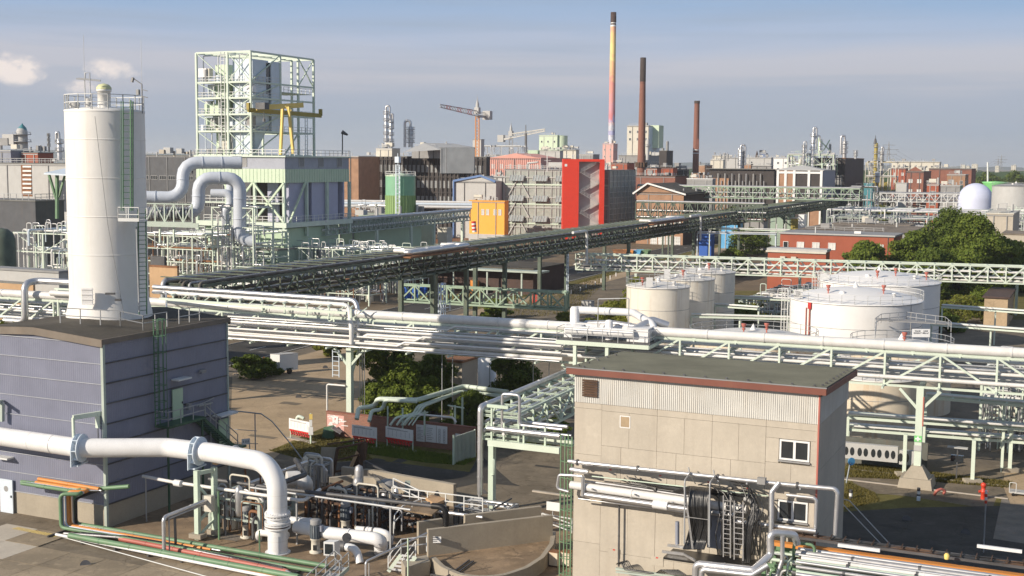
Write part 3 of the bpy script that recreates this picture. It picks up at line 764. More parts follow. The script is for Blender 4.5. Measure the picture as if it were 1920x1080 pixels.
# ------------------------------------------------------------------ pipe bridges
def perp(p,q):
    d=(V(q)-V(p));d.z=0;d.normalize();s=V((-d.y,d.x,0))
    if s.y<0:s=-s
    return d,s
def ringpipe(b,pts,r,seg=8,bend=0,every=6.0,bn=4):
    b.tube(pts,r,seg,bend,bn)
    for p,q in zip(pts,pts[1:]):
        p,q=V(p),V(q);Ln=(q-p).length;n=int(Ln/every);d=(q-p).normalized()if Ln>0 else None
        for i in range(1,n+1):
            c=p+d*(Ln*i/(n+1));b.tube([c-d*.05,c+d*.05],r*1.10,seg)
def pipe(parent,pts,r,m,seg=8,bend=None,every=6.0,name='pipe'):
    b=MB();ringpipe(b,[V(p)for p in pts],r,seg,r*2.2 if bend is None else bend,every);return b.build(name,m,parent)
def rack(name,label,p0,p1,w,zb,zt,bays,frame,pipes,cols=(),colm=None,cw=.4,chord=.16,over=.8,cat='pipe bridge',back=True,x=False,dw=None,flip=0,sh=None,beams=True,seg=8,pole=None,every=6,turn=None,down=0):
    p0,p1=V((p0[0],p0[1],0)),V((p1[0],p1[1],0));d,s=perp(p0,p1);Ln=(p1-p0).length
    T=thing(name,label,cat,(p0.x,p0.y,0))
    for k in((0,1)if back else(0,)):
        b=MB();o=s*(w*k);b.truss(p0+o+ZZ*zb,p1+o+ZZ*zb,zt-zb,bays,chord,dw,flip+(k if turn is None else 0),x,turn);b.build('truss',frame,T)
    if beams:
        b=MB()
        for i in range(bays+1):
            c=p0+d*(Ln*i/bays)
            for z in sorted({zb,zt}|{round(q[1]-q[2]-chord/2-.02,2)for q in pipes}):
                if zb<=z<=zt+.05:b.beam(c-s*(over if z==zb else .05)+ZZ*z,c+s*(w+.05)+ZZ*z,chord*.9)
        b.build('cross_beam',frame,T)
    for(o,z,r,m)in pipes:
        e0=random.uniform(-.2,.6);pipe(T,([p0+s*o+ZZ*(z-down)-d*e0]if down else[])+[p0+s*o+ZZ*z-d*e0,p1+s*o+ZZ*z+d*random.uniform(-.2,.6)],r,m,seg,r*2.5 if down else 0,every)
    for(dist,z1)in cols:
        for k in(0,1):
            c=p0+d*dist+s*(w*k if pole is None else w/2)
            b=MB();b.beam(c,c+ZZ*z1,cw);b.gbox(c-VV*cw-UU*cw,cw*2,cw*2,.35)
            if k==0 and pole is None:b.beam(c+ZZ*(z1-.4),c+s*w+ZZ*(z1-.4),cw*.7)
            if pole is not None:b.beam(c-s*(w/2)+ZZ*(z1-.2),c+s*(w/2)+ZZ*(z1-.2),cw*.7)
            b.build('column',colm or frame,T)
            if pole is not None:break
    return T,d,s,p0,Ln
WP,SV,SD_='white_pipe','silver','silver_dull'

# big white rack across the whole picture
ra=G(1920,663,11.35);rb=G(-120,540,11.35)  # line of the big pipe
ra=V((ra.x,ra.y,0));rb=V((rb.x,rb.y,0));dA,sA=perp(rb,ra)
ra=ra+dA*28
# keep the line on the grid
XA=G(1735,655,11.4);rb=V((XA.x,XA.y,0))-dA*110;LA=(ra-rb).length
random.seed(11)
pl=[(.1,11.4,.42,WP),(1.2,10.35,.10,WP),(.5,10.1,.07,SV),(2.4,10.3,.14,WP),(3.4,10.3,.10,SD_),(.35,9.55,.13,WP),(1.0,9.5,.10,WP),(1.7,9.6,.16,SV),(2.6,9.5,.12,WP),(3.6,9.55,.15,WP),(-.2,8.85,.17,WP),(.5,8.75,.12,WP),(1.1,8.75,.10,SV),(1.8,8.8,.16,WP),(2.7,8.8,.18,WP),(3.7,8.75,.12,SD_),(4.3,8.8,.15,WP)]
TA,dA,sA,pA,LA=rack('pipe_bridge','long white pipe bridge crossing the whole picture with one thick pipe on top',rb,ra,5.0,8.15,10.9,34,'mint_pale',pl,cols=(),chord=.18,over=1.6,dw=.16,seg=10,every=5,turn=int(34*109.5/LA+.5))
# heavy top girders
P1('girder','mint_grey',TA,lambda b:(b.beam(rb+ZZ*10.95,ra+ZZ*10.95,.12,.42),b.beam(rb+sA*5+ZZ*10.95,ra+sA*5+ZZ*10.95,.12,.42)))
def f(b):
    for i in range(int(LA/3.6)):
        c=rb+dA*(i*3.6+1);b.beam(c-sA*.1+ZZ*11.0,c+sA*.3+ZZ*11.0,.3,.12);b.beam(c+ZZ*10.8-sA*.25,c+sA*5+ZZ*10.8,.12)
P1('pipe_saddle','mint_pale',TA,f)
def ontheline(px,z):  # point of the big rack's near side line under a pixel column
    lo,hi=0,LA
    for _ in range(40):
        m_=(lo+hi)/2
        if proj(rb+dA*m_+ZZ*z)[0]<px:lo=m_
        else:hi=m_
    return rb+dA*lo
for px,base in((1724,True),(655,False),(1085,False),(250,False)):
    c=ontheline(px,6)
    b=MB();b.beam(c+sA*.1,c+sA*.1+ZZ*8.1,.55,.5);b.beam(c+ZZ*7.9,c+sA*5+ZZ*7.9,.4)
    b.beam(c+ZZ*4.6,c+sA*2.0+ZZ*7.9,.18);b.beam(c-dA*1.6+ZZ*7.95,c+ZZ*6.2,.22);b.beam(c+dA*1.6+ZZ*7.95,c+ZZ*6.2,.22)
    b.build('column','mint_pale',TA)
    if base:
        b=MB()
        def fr(s0,s1,z0,z1):
            q=[c+sA*.1+VV*i*s0+UU*j*s0+ZZ*z0 for i,j in((-1,-1),(1,-1),(1,1),(-1,1))]+[c+sA*.1+VV*i*s1+UU*j*s1+ZZ*z1 for i,j in((-1,-1),(1,-1),(1,1),(-1,1))]
            b.add(q,((0,1,5,4),(1,2,6,5),(2,3,7,6),(3,0,4,7),(4,5,6,7)))
        fr(1.35,1.2,0,.8);fr(1.0,.42,.8,1.7);b.build('footing','concrete',TA)
        b=MB();b.gbox(c+sA*.1-VV*.3-UU*.34+ZZ*3.7,.6,.04,.5);s_=b.build('escape_sign','green_bright',TA)
        b=MB();b.gbox(c+sA*.1-VV*.22-UU*.37+ZZ*3.88,.44,.03,.13);b.gbox(c+sA*.1-VV*.07-UU*.372+ZZ*3.76,.14,.028,.38);b.build('cross_mark','white_gloss',s_)
        b=MB();b.gbox(c+sA*.1-VV*.3-UU*.34+ZZ*2.95,.6,.04,.45);b.build('number_sign','grey_light',TA)
        b=MB();b.gbox(c+sA*.1+VV*.26-UU*.3+ZZ*5.0,.1,.1,2.4);b.build('red_conduit','red_fade',TA)
e0,e1=ontheline(432,8),ontheline(1058,8)
random.seed(2)
for o_,z,r,m_ in((-.35,10.45,.09,WP),(-.7,10.0,.13,WP),(-.3,9.7,.07,SV),(-.9,9.35,.10,WP),(-.4,9.15,.16,WP),(-1.0,8.75,.12,WP),(-.55,8.5,.18,WP),(-1.3,8.4,.08,SV),(-.2,10.2,.06,SV)):
    if random.random()<.6:pipe(TA,[e0+sA*o_+ZZ*z,e1+sA*o_+ZZ*z],r,m_,10,0,3.6)
    else:
        t=random.uniform(.3,.7);c1_,c2_=e0.lerp(e1,t),e0.lerp(e1,t+.02);pipe(TA,[e0+sA*o_+ZZ*z,c1_+sA*o_+ZZ*z,c2_+sA*(o_+.1)+ZZ*(z+.35),e1+sA*(o_+.1)+ZZ*(z+.35)],r,m_,10,.3,3.6)
# service post next to the left column
c=ontheline(655,6)
P1('service_box','pale_blue',TA,lambda b:[b.beam(c-dA*1.6-sA*.4+ZZ*(5.2+.0),c-dA*1.6-sA*.4+ZZ*7.9,.07),b.beam(c-dA*.9-sA*.4+ZZ*5.2,c-dA*.9-sA*.4+ZZ*7.9,.07)]+[b.beam(c-dA*1.6-sA*.4+ZZ*(5.4+k*.45),c-dA*.9-sA*.4+ZZ*(5.4+k*.45),.05)for k in range(6)])
pipe(TA,[c-dA*2.3-sA*.3,c-dA*2.3-sA*.3+ZZ*4.4,c-dA*.3-sA*.3+ZZ*4.4],.09,WP)
for k in range(3):pipe(TA,[c+dA*(.6+k*.25)+sA*1,c+dA*(.6+k*.25)+sA*1+ZZ*8],.05,SV,6)
# thin pipe ties down from the rack
for px in(812,832,985,1015):
    q=ontheline(px,6);pipe(TA,[q+sA*2,q+sA*2+ZZ*8.2],.05,'rail_grey',6)
# silver twin pipes above the left half with down bends
TS=thing('twin_pipes','pair of silver pipes on low trestle above the left half of the white bridge','pipes',G(330,556,12))
for k,(dy,r,m_)in enumerate(((0,.24,SV),(9,.22,WP))):
    a_,e_=G(288,538+dy,12.6-k*.35),G(668-k*14,563+dy,12.6-k*.35)
    pipe(TS,[a_,e_,e_+dA*.1+V((.3,-1.2,-2.2)),e_+V((.4,-1.2,-3.6))],r,m_,12,1.0)
def f(b):
    for k in range(9):
        q=G(320+k*42,556+k*3.1,12.1);b.beam(q+V((0,1,-1.0)),q+V((0,1,.1)),.14);b.beam(q+V((0,.3,.1)),q+V((0,2.2,.1)),.14);b.beam(q+V((0,1,-1)),q+V((1.5,1,.1)),.1)
    b.beam(G(300,560,11.9),G(650,587,11.9),.25)
P1('trestle','mint_pale',TS,f)
# expansion loops left of the silo
TL=thing('expansion_loop','white vertical expansion loop rising from the pipes left of the silo','pipe',G(62,600,8))
q0=ontheline(62,11);e=q0+ZZ*12.9
pipe(TL,[q0+dA*12+ZZ*12.9+sA*.5,e+sA*.5,e-sA*1.2-ZZ*.2,q0-sA*1.2+ZZ*8.6,q0-sA*1.0+ZZ*8.6-dA*3],.36,SV,14,.8)
pipe(TL,[q0+dA*3+ZZ*11.8-sA*.6,q0+dA*12+ZZ*11.8-sA*.6],.30,WP,12)
P1('support','mint_pale',TL,lambda b:[b.beam(q0+dA*k+ZZ*8,q0+dA*k+ZZ*12.3,.2)for k in(3.4,7,10)]+[b.beam(q0+dA*3+ZZ*12.2,q0+dA*11+ZZ*12.2,.2)])
pipe(TL,[G(290,546,12.3)+V((0,-1,0)),G(316,546,12.3)+V((0,-1,0)),G(318,586,11)+V((0,-1,0)),G(270,585,11)+V((0,-1,0))],.1,SV,8,.5)

# platform with the kinked pipes above the stair house
q0=ontheline(1062,11);q1=ontheline(1232,11)
TP=thing('loop_platform','steel platform with white expansion loop and insulated box above the concrete building','platform',q0+ZZ*10.4)
Lp=(q1-q0).length
def f(b):
    b.obox(q0-sA*2.6+ZZ*10.45,dA*Lp,sA*5.5,ZZ*.12)
P1('deck','steel_dark',TP,f)
def f(b):
    for s_ in(-2.6,2.9):b.beam(q0+sA*s_+ZZ*10.35,q1+sA*s_+ZZ*10.35,.14,.36)
    for t in(0,.33,.66,1):
        c=q0.lerp(q1,t);b.beam(c-sA*2.6+ZZ*10.35,c+sA*2.9+ZZ*10.35,.14,.3)
    for t in(.2,.55):b.beam(q0.lerp(q1,t)-sA*2.4+ZZ*7.5,q0.lerp(q1,t)-sA*2.4+ZZ*10.3,.3)
P1('frame','mint_pale',TP,f)
P1('handrail','rail_grey',TP,lambda b:(b.rail([q0-sA*2.5+ZZ*10.55,q1-sA*2.5+ZZ*10.55,q1+sA*1+ZZ*10.55],1.1,.025,1.5),b.rail([q0-sA*2.5+ZZ*10.55,q0-sA*.6+ZZ*10.55],1.1,.025,1.5)))
g=lambda a,s_,z:q0+dA*a+sA*s_+ZZ*z
pipe(TP,[g(.6,-1.7,11.35),g(Lp-1.6,-1.7,11.35)],.38,'white_gloss',14,1,2.2)
pipe(TP,[g(.7,.2,11.4),g(.7,.2,12.9),g(.9,.4,12.9),g(Lp-2.4,.6,12.9),g(Lp-.6,.6,12.0),g(Lp-.4,.6,11.4)],.33,'white_gloss',14,.8,3)
pipe(TP,[g(1.4,1.2,11.6),g(4.2,0.2,11.9),g(Lp-.8,.1,11.6)],.28,SV,12,.7,3)
pipe(TP,[g(Lp-2.2,-1.2,11.3),g(Lp-.8,.9,12.3),g(Lp+.6,1.4,11.8)],.34,SV,12,.6,3)
pipe(TP,[g(3.2,-.8,10.6),g(3.2,-.8,14.1),g(6.0,-.8,14.3),g(6.0,-.8,10.6)],.05,'rail_grey',6,.1,99)
P1('insulated_box','white_gloss',TP,lambda b:(b.obox(g(.2,-1.2,10.6),dA*1.6,sA*2.6,ZZ*1.1),b.obox(g(Lp-2.3,-1.5,10.6),dA*1.9,sA*2.3,ZZ*1.15),b.obox(g(Lp-2.36,-1.56,11.75),dA*2.0,sA*2.4,ZZ*.06)))
P1('valve_body','white_gloss',TP,lambda b:(b.lathe(g(4.3,-1.0,10.6),[(.34,0),(.34,1.6),(.3,1.7),(.01,1.75)],16),b.lathe(g(.7,.2,10.6),[(.42,0),(.42,2.4),(.3,2.6),(.01,2.62)],16)))

# the dark bridge running away to the right
bd0=G(318,534,12.8)+VV*4.5;bd1=G(1606,367,12.8)+VV*4.5
random.seed(5)
LG='lagging_dark'
pl=[(.3,13.2,.16,LG),(1.5,13.15,.13,SD_),(2.4,13.15,.18,LG),(3.3,13.15,.14,LG),(4.9,13.3,.27,SD_),(.5,11.6,.15,LG),(1.4,11.6,.12,WP),(3.8,11.6,.2,LG),(1,10.6,.12,SD_),(3,10.6,.15,LG)]
TBd,dB,sB,pB,LB=rack('pipe_bridge','dark green truss pipe bridge receding from left centre to the far right',bd0,bd1,5.2,10.2,12.9,130,'green_deep',pl,chord=.26,over=.6,dw=.16,seg=8,every=7,down=3)
P1('top_tie','green_deep',TBd,lambda b:[b.beam(pB+dB*(i*3.1)-sB*.5+ZZ*13.62,pB+dB*(i*3.1)+sB*5.6+ZZ*13.62,.11)for i in range(int(LB/3.1))])
P1('walkway','concrete',TBd,lambda b:[b.obox(pB+dB*(i*4.0+.4)+sB*.9+ZZ*12.95,dB*2.2,sB*.55,ZZ*.06)for i in range(int(LB/4))])
def onB(px,z=5):
    lo,hi=0,LB
    for _ in range(40):
        m_=(lo+hi)/2
        if proj(pB+dB*m_+ZZ*z)[0]<px:lo=m_
        else:hi=m_
    return pB+dB*lo
for px in(812,874,946,1062,1178,1300,1385,1470,1540):
    c=onB(px)
    b=MB();b.beam(c,c+ZZ*10.1,.6);b.beam(c+sB*5.2,c+sB*5.2+ZZ*10.1,.6);b.beam(c+ZZ*9.9,c+sB*5.2+ZZ*9.9,.5);b.gbox(c-VV*.6-UU*.6,1.2,1.2,.4);b.build('column','green_deep',TBd)
for px,wd in((795,9),(1232,14)):  # lids where the pipes loop on top
    c=onB(px,12)
    b=MB();b.obox(c-dB*6-sB*1.2+ZZ*13.0,dB*(12+wd),sB*7,ZZ*.18);b.build('loop_deck','rust',TBd)
    pipe(TBd,[c-dB*5+sB*.2+ZZ*13.7,c-dB*5-sB*.6+ZZ*13.7,c+dB*(4+wd)-sB*.6+ZZ*13.7,c+dB*(4+wd)+sB*3+ZZ*13.7],.35,SV,10,.8)
    pipe(TBd,[c-dB*3+sB*3+ZZ*13.7,c-dB*3+sB*.5+ZZ*13.7,c+dB*(2+wd)+sB*.5+ZZ*13.7,c+dB*(2+wd)+sB*3+ZZ*13.7],.35,'white_pipe',10,.8)
c=onB(1068,12);pipe(TBd,[c+ZZ*13.6-sB*1-dB*1,c+ZZ*13.6-sB*1+dB*6,c+ZZ*7.6-sB*1+dB*6],.25,WP,10,.9)
c=onB(1304,12);pipe(TBd,[c+ZZ*13.9-sB*1-dB*8,c+ZZ*13.9-sB*1+dB*1,c+ZZ*7.8-sB*1+dB*1],.25,WP,10,.9)
c=onB(1052,4);P1('ladder','pale_blue',TBd,lambda b:b.ladder(c-sB*1.2+ZZ*3,c-sB*1.2+ZZ*10,dB,.7,.06,.6))
c=onB(808,4);P1('ladder','pale_blue',TBd,lambda b:(b.ladder(c-sB*1.4+ZZ*.5,c-sB*1.4+ZZ*9,dB,.8,.06,.6,cage=-sB),b.rail([c-sB*2.4-dB*1.2+ZZ*5,c-sB*2.4+dB*1.2+ZZ*5],1.1,.05)))

# green truss hanging low across the road
t0,t1=G(748,534,5.9),G(1060,549,5.9)
TG,dG,sG,pG,LG=rack('road_truss','long low sage green lattice girder spanning the road under the dark bridge',t0,t1,1.6,3.2,5.9,10,'sage',[(.5,3.5,.12,'sage'),(1.1,3.5,.1,'sage')],chord=.28,over=.1,dw=.22,cat='girder',cols=((.3,3.3),(LG_:=17.0,3.3))if 0 else())
P1('post','sage',TG,lambda b:[b.beam(pG+dG*x_+sG*.8,pG+dG*x_+sG*.8+ZZ*6.2,.42)for x_ in(.2,LG-.2)])

# light bridge behind the tanks
t0,t1=G(1080,476,9.1),G(1960,501.5,9.1);t1=t1+(t1-t0)*.28
random.seed(21)
pl=[(.3,8.9,.10,WP),(1.2,8.9,.14,WP),(2.2,8.9,.12,SV),(.3,8.0,.12,WP),(1.1,8.0,.16,WP),(2.0,8.0,.12,WP),(2.8,8.0,.1,SV),(.2,7.1,.14,WP),(1.0,7.1,.12,SV),(1.8,7.1,.16,WP),(2.7,7.1,.12,WP),(.6,6.45,.1,WP),(1.6,6.45,.14,WP)]
TD,dD,sD,pD,LD=rack('pipe_bridge','pale mint truss pipe bridge running behind the white storage tanks',t0,t1,3.2,6.2,9.05,36,'mint_pale',pl,chord=.22,over=.1,dw=.2)
P1('column','mint_pale',TD,lambda b:[b.beam(G(x_,495,9)*1-ZZ*9,G(x_,495,9)-ZZ*2.8,.45)for x_ in(1909,)])
for px in(1190,1500):
    q=G(px,485,9);q.z=0;P1('column','mint_pale',TD,lambda b:b.beam(q+sD*1.5,q+sD*1.5+ZZ*6.2,.45))

# branch rack running towards the camera left of the concrete building
t0,t1=G(903,762,8.0),G(1090,684,8.0)
random.seed(31)
pl=[(.0,8.0,.22,SV),(.9,7.6,.10,WP),(1.6,7.6,.14,SV),(2.4,7.6,.1,SV),(.3,6.9,.12,SV),(1.1,6.9,.1,WP),(1.9,6.9,.12,SV),(.2,6.2,.14,SV),(1.0,6.2,.12,SV),(2.0,6.2,.12,WP),(2.7,6.2,.14,SV)]
dq=(t1-t0);t1=t0+dq*1.05
TGk,dK,sK_,pK,LK=rack('branch_rack','short silver pipe rack descending towards the green portal beside the concrete building',t0,t1,-3.0,5.6,7.7,8,'mint',[(-o_,z,r,m_)for o_,z,r,m_ in pl],chord=.16,over=.1,dw=.14,cat='pipe rack')
pipe(TGk,[pK+dK*2+ZZ*8.0,pK+ZZ*8.0-dK*.2,pK-dK*.2+ZZ*1.4],.22,SV,12,.35,1.6)
pipe(TGk,[pK-sK_*-.0-dK*.25+ZZ*1.5,pK-dK*.25+ZZ*.1],.14,SD_,10)
c=G(922,966);c2=c+VV*5.4
TPo=thing('green_portal','pale green steel portal column and beam left of the concrete building','steel frame',c)
P1('column','mint',TPo,lambda b:(b.beam(c,c+ZZ*5.25,.4,.5),b.gbox(c-VV*.35-UU*.35,.7,.7,.06)))
P1('beam','mint_pale',TPo,lambda b:(b.beam(c-VV*.3+ZZ*5.45,c2+ZZ*5.45,.35,.45),b.beam(c-VV*.3+UU*2.6+ZZ*5.45,c2+UU*2.6+ZZ*5.45,.35,.45),b.beam(c-VV*.1-UU*.1+ZZ*5.45,c-VV*.1+UU*2.8+ZZ*5.45,.25)))
for k,(y_,z,r)in enumerate(((0,6.5,.20),(0.7,6.2,.16),(1.4,6.9,.15),(2.1,6.1,.12))):
    pipe(TPo,[c-VV*.4+UU*y_+ZZ*z,c2+UU*y_+ZZ*z],r,SV,12,0,1.7)
pipe(TPo,[c+VV*.6+UU*.4+ZZ*6.2,c+VV*.6+UU*.4+ZZ*9.1,c+VV*2.0+UU*.4+ZZ*9.1,c+VV*2.0+UU*.4+ZZ*6.9,c+VV*5.4+UU*.4+ZZ*6.9],.11,SV,10)
P1('post','mint',TPo,lambda b:[b.beam(c+VV*a+UU*.1+ZZ*5.6,c+VV*a+UU*.1+ZZ*z,.13)for a,z in((-.1,8.2),(.9,7.0),(2.5,6.9),(4.2,7.0))]+[b.beam(c-VV*.4+ZZ*8.2,c+VV*1.3+ZZ*8.2,.22)])
P1('drain_pipe','mint',TPo,lambda b:b.tube([c-UU*.1+ZZ*4.3,c+VV*.34-UU*.35+ZZ*4.3,c+VV*.34-UU*.35+ZZ*3.2,c+VV*.1-UU*.35+ZZ*3.1],.04,6))

# pale green pipes over the brick wall
TH_=thing('green_pipes','pale green pipes bending over the brick wall in front of trees','pipes',G(790,850))
g=lambda x,y,z:G(x,y,z)
def pg(pts,r,m='mint_pale'):pipe(TH_,[g(*p)for p in pts],r,m,12,.5,4)
pg([(669,786,2.3),(672,765,3.2),(702,762,3.2),(708,748,4.1),(782,750,4.1),(870,724,4.3),(952,735,4.3)],.22)
pg([(692,790,2.3),(697,770,3.1),(718,768,3.1),(722,750,4.1),(782,752.5,4.05)],.18)
for k in range(3):pg([(732+k*12,797,2.2),(742+k*12,783,2.9),(776+k*5,776,2.9),(782+k*6,762,3.6),(862+k*3,733,3.8),(945,741+k*2,3.8)],.11)
for k in range(5):pg([(745+k*7,797,2.2),(760+k*6,781,2.8),(790+k*3,773,2.8)],.07)
pg([(785,777,2.9),(850,783,2.9),(855,792,2.5)],.10,WP)
P1('support','mint',TH_,lambda b:[b.beam(g(x,y,z)-ZZ*1.8,g(x,y,z)+ZZ*.5,.12)for x,y,z in((727,772,3),(755,775,3),(796,780,3))]+[b.beam(g(867,745,4)-ZZ*4,g(867,745,4),.14),b.beam(g(853,760,4)-ZZ*4,g(853,760,4),.14),b.beam(g(840,760,4.0),g(870,765,4),.1)])

# ---- process pipe racks made of frames, runs and drops
def maze(name,label,o,LA_,LB_,H,seed,frame='mint_pale',dens=1.0,mats=(WP,SV,'mint_pale',SV,WP,SD_),rr=(.06,.16),step=4.5,lv=3,drops=14,loops=5,cat='pipe rack',vessels=0,bays=True,z0=0,vr=1.0):
    rnd=random.Random(seed);T=thing(name,label,cat,o);o=V(o)
    na,nb=max(1,int(LA_/step)),max(1,int(LB_/step))
    lev=[z0+(H-z0)*(k+1)/lv for k in range(lv)]
    b=MB()
    for i in range(na+1):
        for j in range(nb+1):
            p=W(o,LA_*i/na,LB_*j/nb);b.beam(p+ZZ*z0,p+ZZ*(H+.1),.22)
            for z in lev:
                if i<na:b.beam(p+ZZ*z,W(p,LA_/na)+ZZ*z,.16)
                if j<nb:b.beam(p+ZZ*z,W(p,0,LB_/nb)+ZZ*z,.16)
            if i<na and j==0 and bays:
                if i%2:b.beam(p+ZZ*lev[-2]if lv>1 else p,W(p,LA_/na)+ZZ*lev[-1],.1)
                else:b.beam(p+ZZ*lev[-1],W(p,LA_/na)+ZZ*(lev[-2]if lv>1 else 0),.1)
    b.build('frame',frame,T)
    for z in lev:
        for k in range(int(max(2,LB_/.9)*dens)):
            y=rnd.uniform(.1,LB_-.1);r=rnd.uniform(*rr);m_=rnd.choice(mats)
            a0=0 if rnd.random()<.6 else rnd.uniform(0,LA_*.4);a1=LA_ if rnd.random()<.6 else rnd.uniform(LA_*.6,LA_)
            P=[W(o,a0,y,z+r+.1),W(o,a1,y,z+r+.1)]
            if rnd.random()<.5:P.append(W(o,a1,y,max(.2,z-rnd.uniform(1.2,3))))
            if rnd.random()<.35:P=[W(o,a0,y,max(.2,z-rnd.uniform(1.2,3)))]+P
            pipe(T,P,r,m_,6,.3,5)
        for k in range(int(max(1,LA_/3.0)*dens)):
            x=rnd.uniform(.1,LA_-.1);r=rnd.uniform(*rr)*.9;m_=rnd.choice(mats)
            P=[W(o,x,-.5,z+r+.3),W(o,x,LB_+.2,z+r+.3)]
            if rnd.random()<.7:P=[W(o,x,-.5,max(.2,z-rnd.uniform(.8,2.6)))]+P
            pipe(T,P,r,m_,6,.3,5)
    for k in range(drops):
        x,y=rnd.uniform(0,LA_),rnd.uniform(-.6,LB_*.4);r=rnd.uniform(rr[0],rr[1])*.8;h=rnd.uniform(.5,1)*H;hh=h+rnd.uniform(.3,1.4)
        if rnd.random()<.5:P=[W(o,x,y,z0+.2),W(o,x,y,h)]
        else:P=[W(o,x,y,z0+.3),W(o,x,y,hh),W(o,x+rnd.uniform(.6,1.8),y,hh),W(o,x+1.2,y,h*.5)];P[3].x,P[3].y=P[2].x,P[2].y
        pipe(T,P,r,rnd.choice(mats),6,.25,5)
    for k in range(loops):
        x,y=rnd.uniform(.5,LA_-2),rnd.uniform(0,LB_);z=H+.2;w_,h_=rnd.uniform(.8,2.0),rnd.uniform(.6,1.8)
        pipe(T,[W(o,x,y,z),W(o,x,y,z+h_),W(o,x+w_,y,z+h_),W(o,x+w_,y,z)],.07,rnd.choice(mats),6,.25,9)
    for k in range(vessels):
        x,y=rnd.uniform(1,LA_-1),rnd.uniform(-.5,LB_);r=rnd.uniform(.35,.8);h=rnd.uniform(1.2,2.6);z=rnd.choice([z0]+lev[:-1])
        r*=vr;b=MB();b.lathe(W(o,x,y,z),[(.01,.15),(r*.8,.3),(r,.6),(r,h),(r*.8,h+.3),(.01,h+.45)],14);b.build('vessel',rnd.choice([SV,'silver_dull','cream']),T)
    b=MB()
    for k in range(int(LA_*1.3*dens)):  # valves, flanges and small fittings
        x,y,z=rnd.uniform(0,LA_),rnd.uniform(-.5,LB_),rnd.uniform(z0+.6,H);s_=rnd.uniform(.1,.28);p=W(o,x,y,z)
        b.tube([p,p+ZZ*s_],s_*.7,6)
        if k%3==0:b.tube([p+ZZ*s_,p+ZZ*s_*1.9],s_*.2,5);b.tube([p+ZZ*s_*1.9,p+ZZ*s_*2.0],s_*.8,8)
    b.build('valves','rail_grey',T)['kind']='stuff'
    return T
# ------------------------------------------------------------------ storage tanks
def txt(parent,body,p,size,rot,m='text',al='CENTER'):
    cu=bpy.data.curves.new('lettering','FONT');cu.body=body;cu.size=size;cu.extrude=.004;cu.align_x=al;cu.align_y='CENTER';cu.space_line=.9
    tmp=bpy.data.objects.new('t',cu);COL.objects.link(tmp);bpy.context.view_layer.update()
    dg=bpy.context.evaluated_depsgraph_get();me=bpy.data.meshes.new_from_object(tmp.evaluated_get(dg));bpy.data.objects.remove(tmp)
    me.materials.clear();me.materials.append(M[m]);o=bpy.data.objects.new('lettering',me);COL.objects.link(o)
    o.parent=parent;o.location=V(p)-ORI[parent.name];o.rotation_euler=(R(90),0,rot);ORI[o.name]=V(p);return o
def tank(label,cx,yc,d,rpx,zt,wall,roof,rise=.12,rail='rail_grey',cone=False,group=None,name='storage_tank',nr=20,lab=None,sign=None,mono=None,seg=48,ladder=None,ring='grey_mid'):
    c=A(cx,yc,d);r=rpx*d/FPX;c=V((c.x,c.y,0));T=thing(name,label,'tank',c,group)
    P1('shell',wall,T,lambda b:b.lathe(c,[(r,0),(r,zt)],seg))
    hz=r*rise
    prof=[(r+.12,zt-.05),(r+.12,zt+.06)]+[(r*math.cos(t),zt+.06+hz*math.sin(t))for t in[R(k)for k in(12,24,36,50,65,80)]]+[(.01,zt+.06+hz)]if not cone else[(r+.12,zt-.05),(r+.12,zt+.06),(.01,zt+hz)]
    if not cone:prof=[(r+.12,zt-.05),(r+.12,zt+.06)]+[(r*(1-k/8),zt+.06+hz*(1-(1-k/8)**2))for k in range(8)]+[(.01,zt+.06+hz)]
    P1('roof',roof,T,lambda b:b.lathe(c,prof,seg))
    P1('railing',rail,T,lambda b:b.rail(ringpts(c,r+.1,zt+.06,0,2*math.pi,nr),1.1,.025,9))
    def f(b):
        for z in(zt*.33,zt*.66,zt-.12):b.lathe((c.x,c.y,z),[(r,-.03),(r+.02,-.02),(r+.02,.02),(r,.03)],seg)
    P1('weld_seam',ring,T,f)
    def f(b):
        b.lathe((c.x,c.y,zt+hz),[(.42,0),(.02,.75)],12)
        a=-2.2;q=c+V((math.cos(a),math.sin(a),0))*r*.55;b.lathe((q.x,q.y,zt+hz*.6),[(.35,0),(.35,.4),(.01,.45)],12)
        a=-.9;q=c+V((math.cos(a),math.sin(a),0))*r*.7;b.lathe((q.x,q.y,zt+hz*.4),[(.2,0),(.2,.5),(.3,.5),(.3,.6),(.01,.65)],10)
    P1('vent','tank_white',T,f)
    if mono:
        for an,rr_ in mono:
            q=c+V((math.cos(an),math.sin(an),0))*r*rr_;z=zt+hz*(1-rr_**2)
            P1('fire_monitor','red_fade',T,lambda b:(b.beam(q+ZZ*z,q+ZZ*(z+.75),.14),b.lathe((q.x,q.y,z+.7),[(.16,0),(.3,.35),(.3,.42),(.01,.44)],10),b.lathe((q.x,q.y,z+.35),[(.05,0),(.22,.12),(.22,.2),(.05,.3)],10)))
    if sign:
        an,w_,h_,body=sign;q=c+V((math.cos(an),math.sin(an),0))*(r+.16);t=V((1,0,0));
        rot=GROT if len(body)>99 else 0;dv=V((math.cos(rot),math.sin(rot),0))
        b=MB();b.obox(q-dv*w_/2+ZZ*(zt+.25),dv*w_,V((dv.y,-dv.x,0))*.04,ZZ*h_);s_=b.build('sign','window_white',T)
        if body:txt(s_,body,q+V((dv.y,-dv.x,0))*.05+ZZ*(zt+.25+h_/2),h_*.27,rot)
    if ladder is not None:
        q=c+V((math.cos(ladder),math.sin(ladder),0))*(r+.35);nrm=(q-c).normalized();P1('ladder','rail_white',T,lambda b:b.ladder(q,q+ZZ*(zt+1.1),V((-nrm.y,nrm.x,0)),.6,.035,.45,cage=nrm))
    return T,c,r
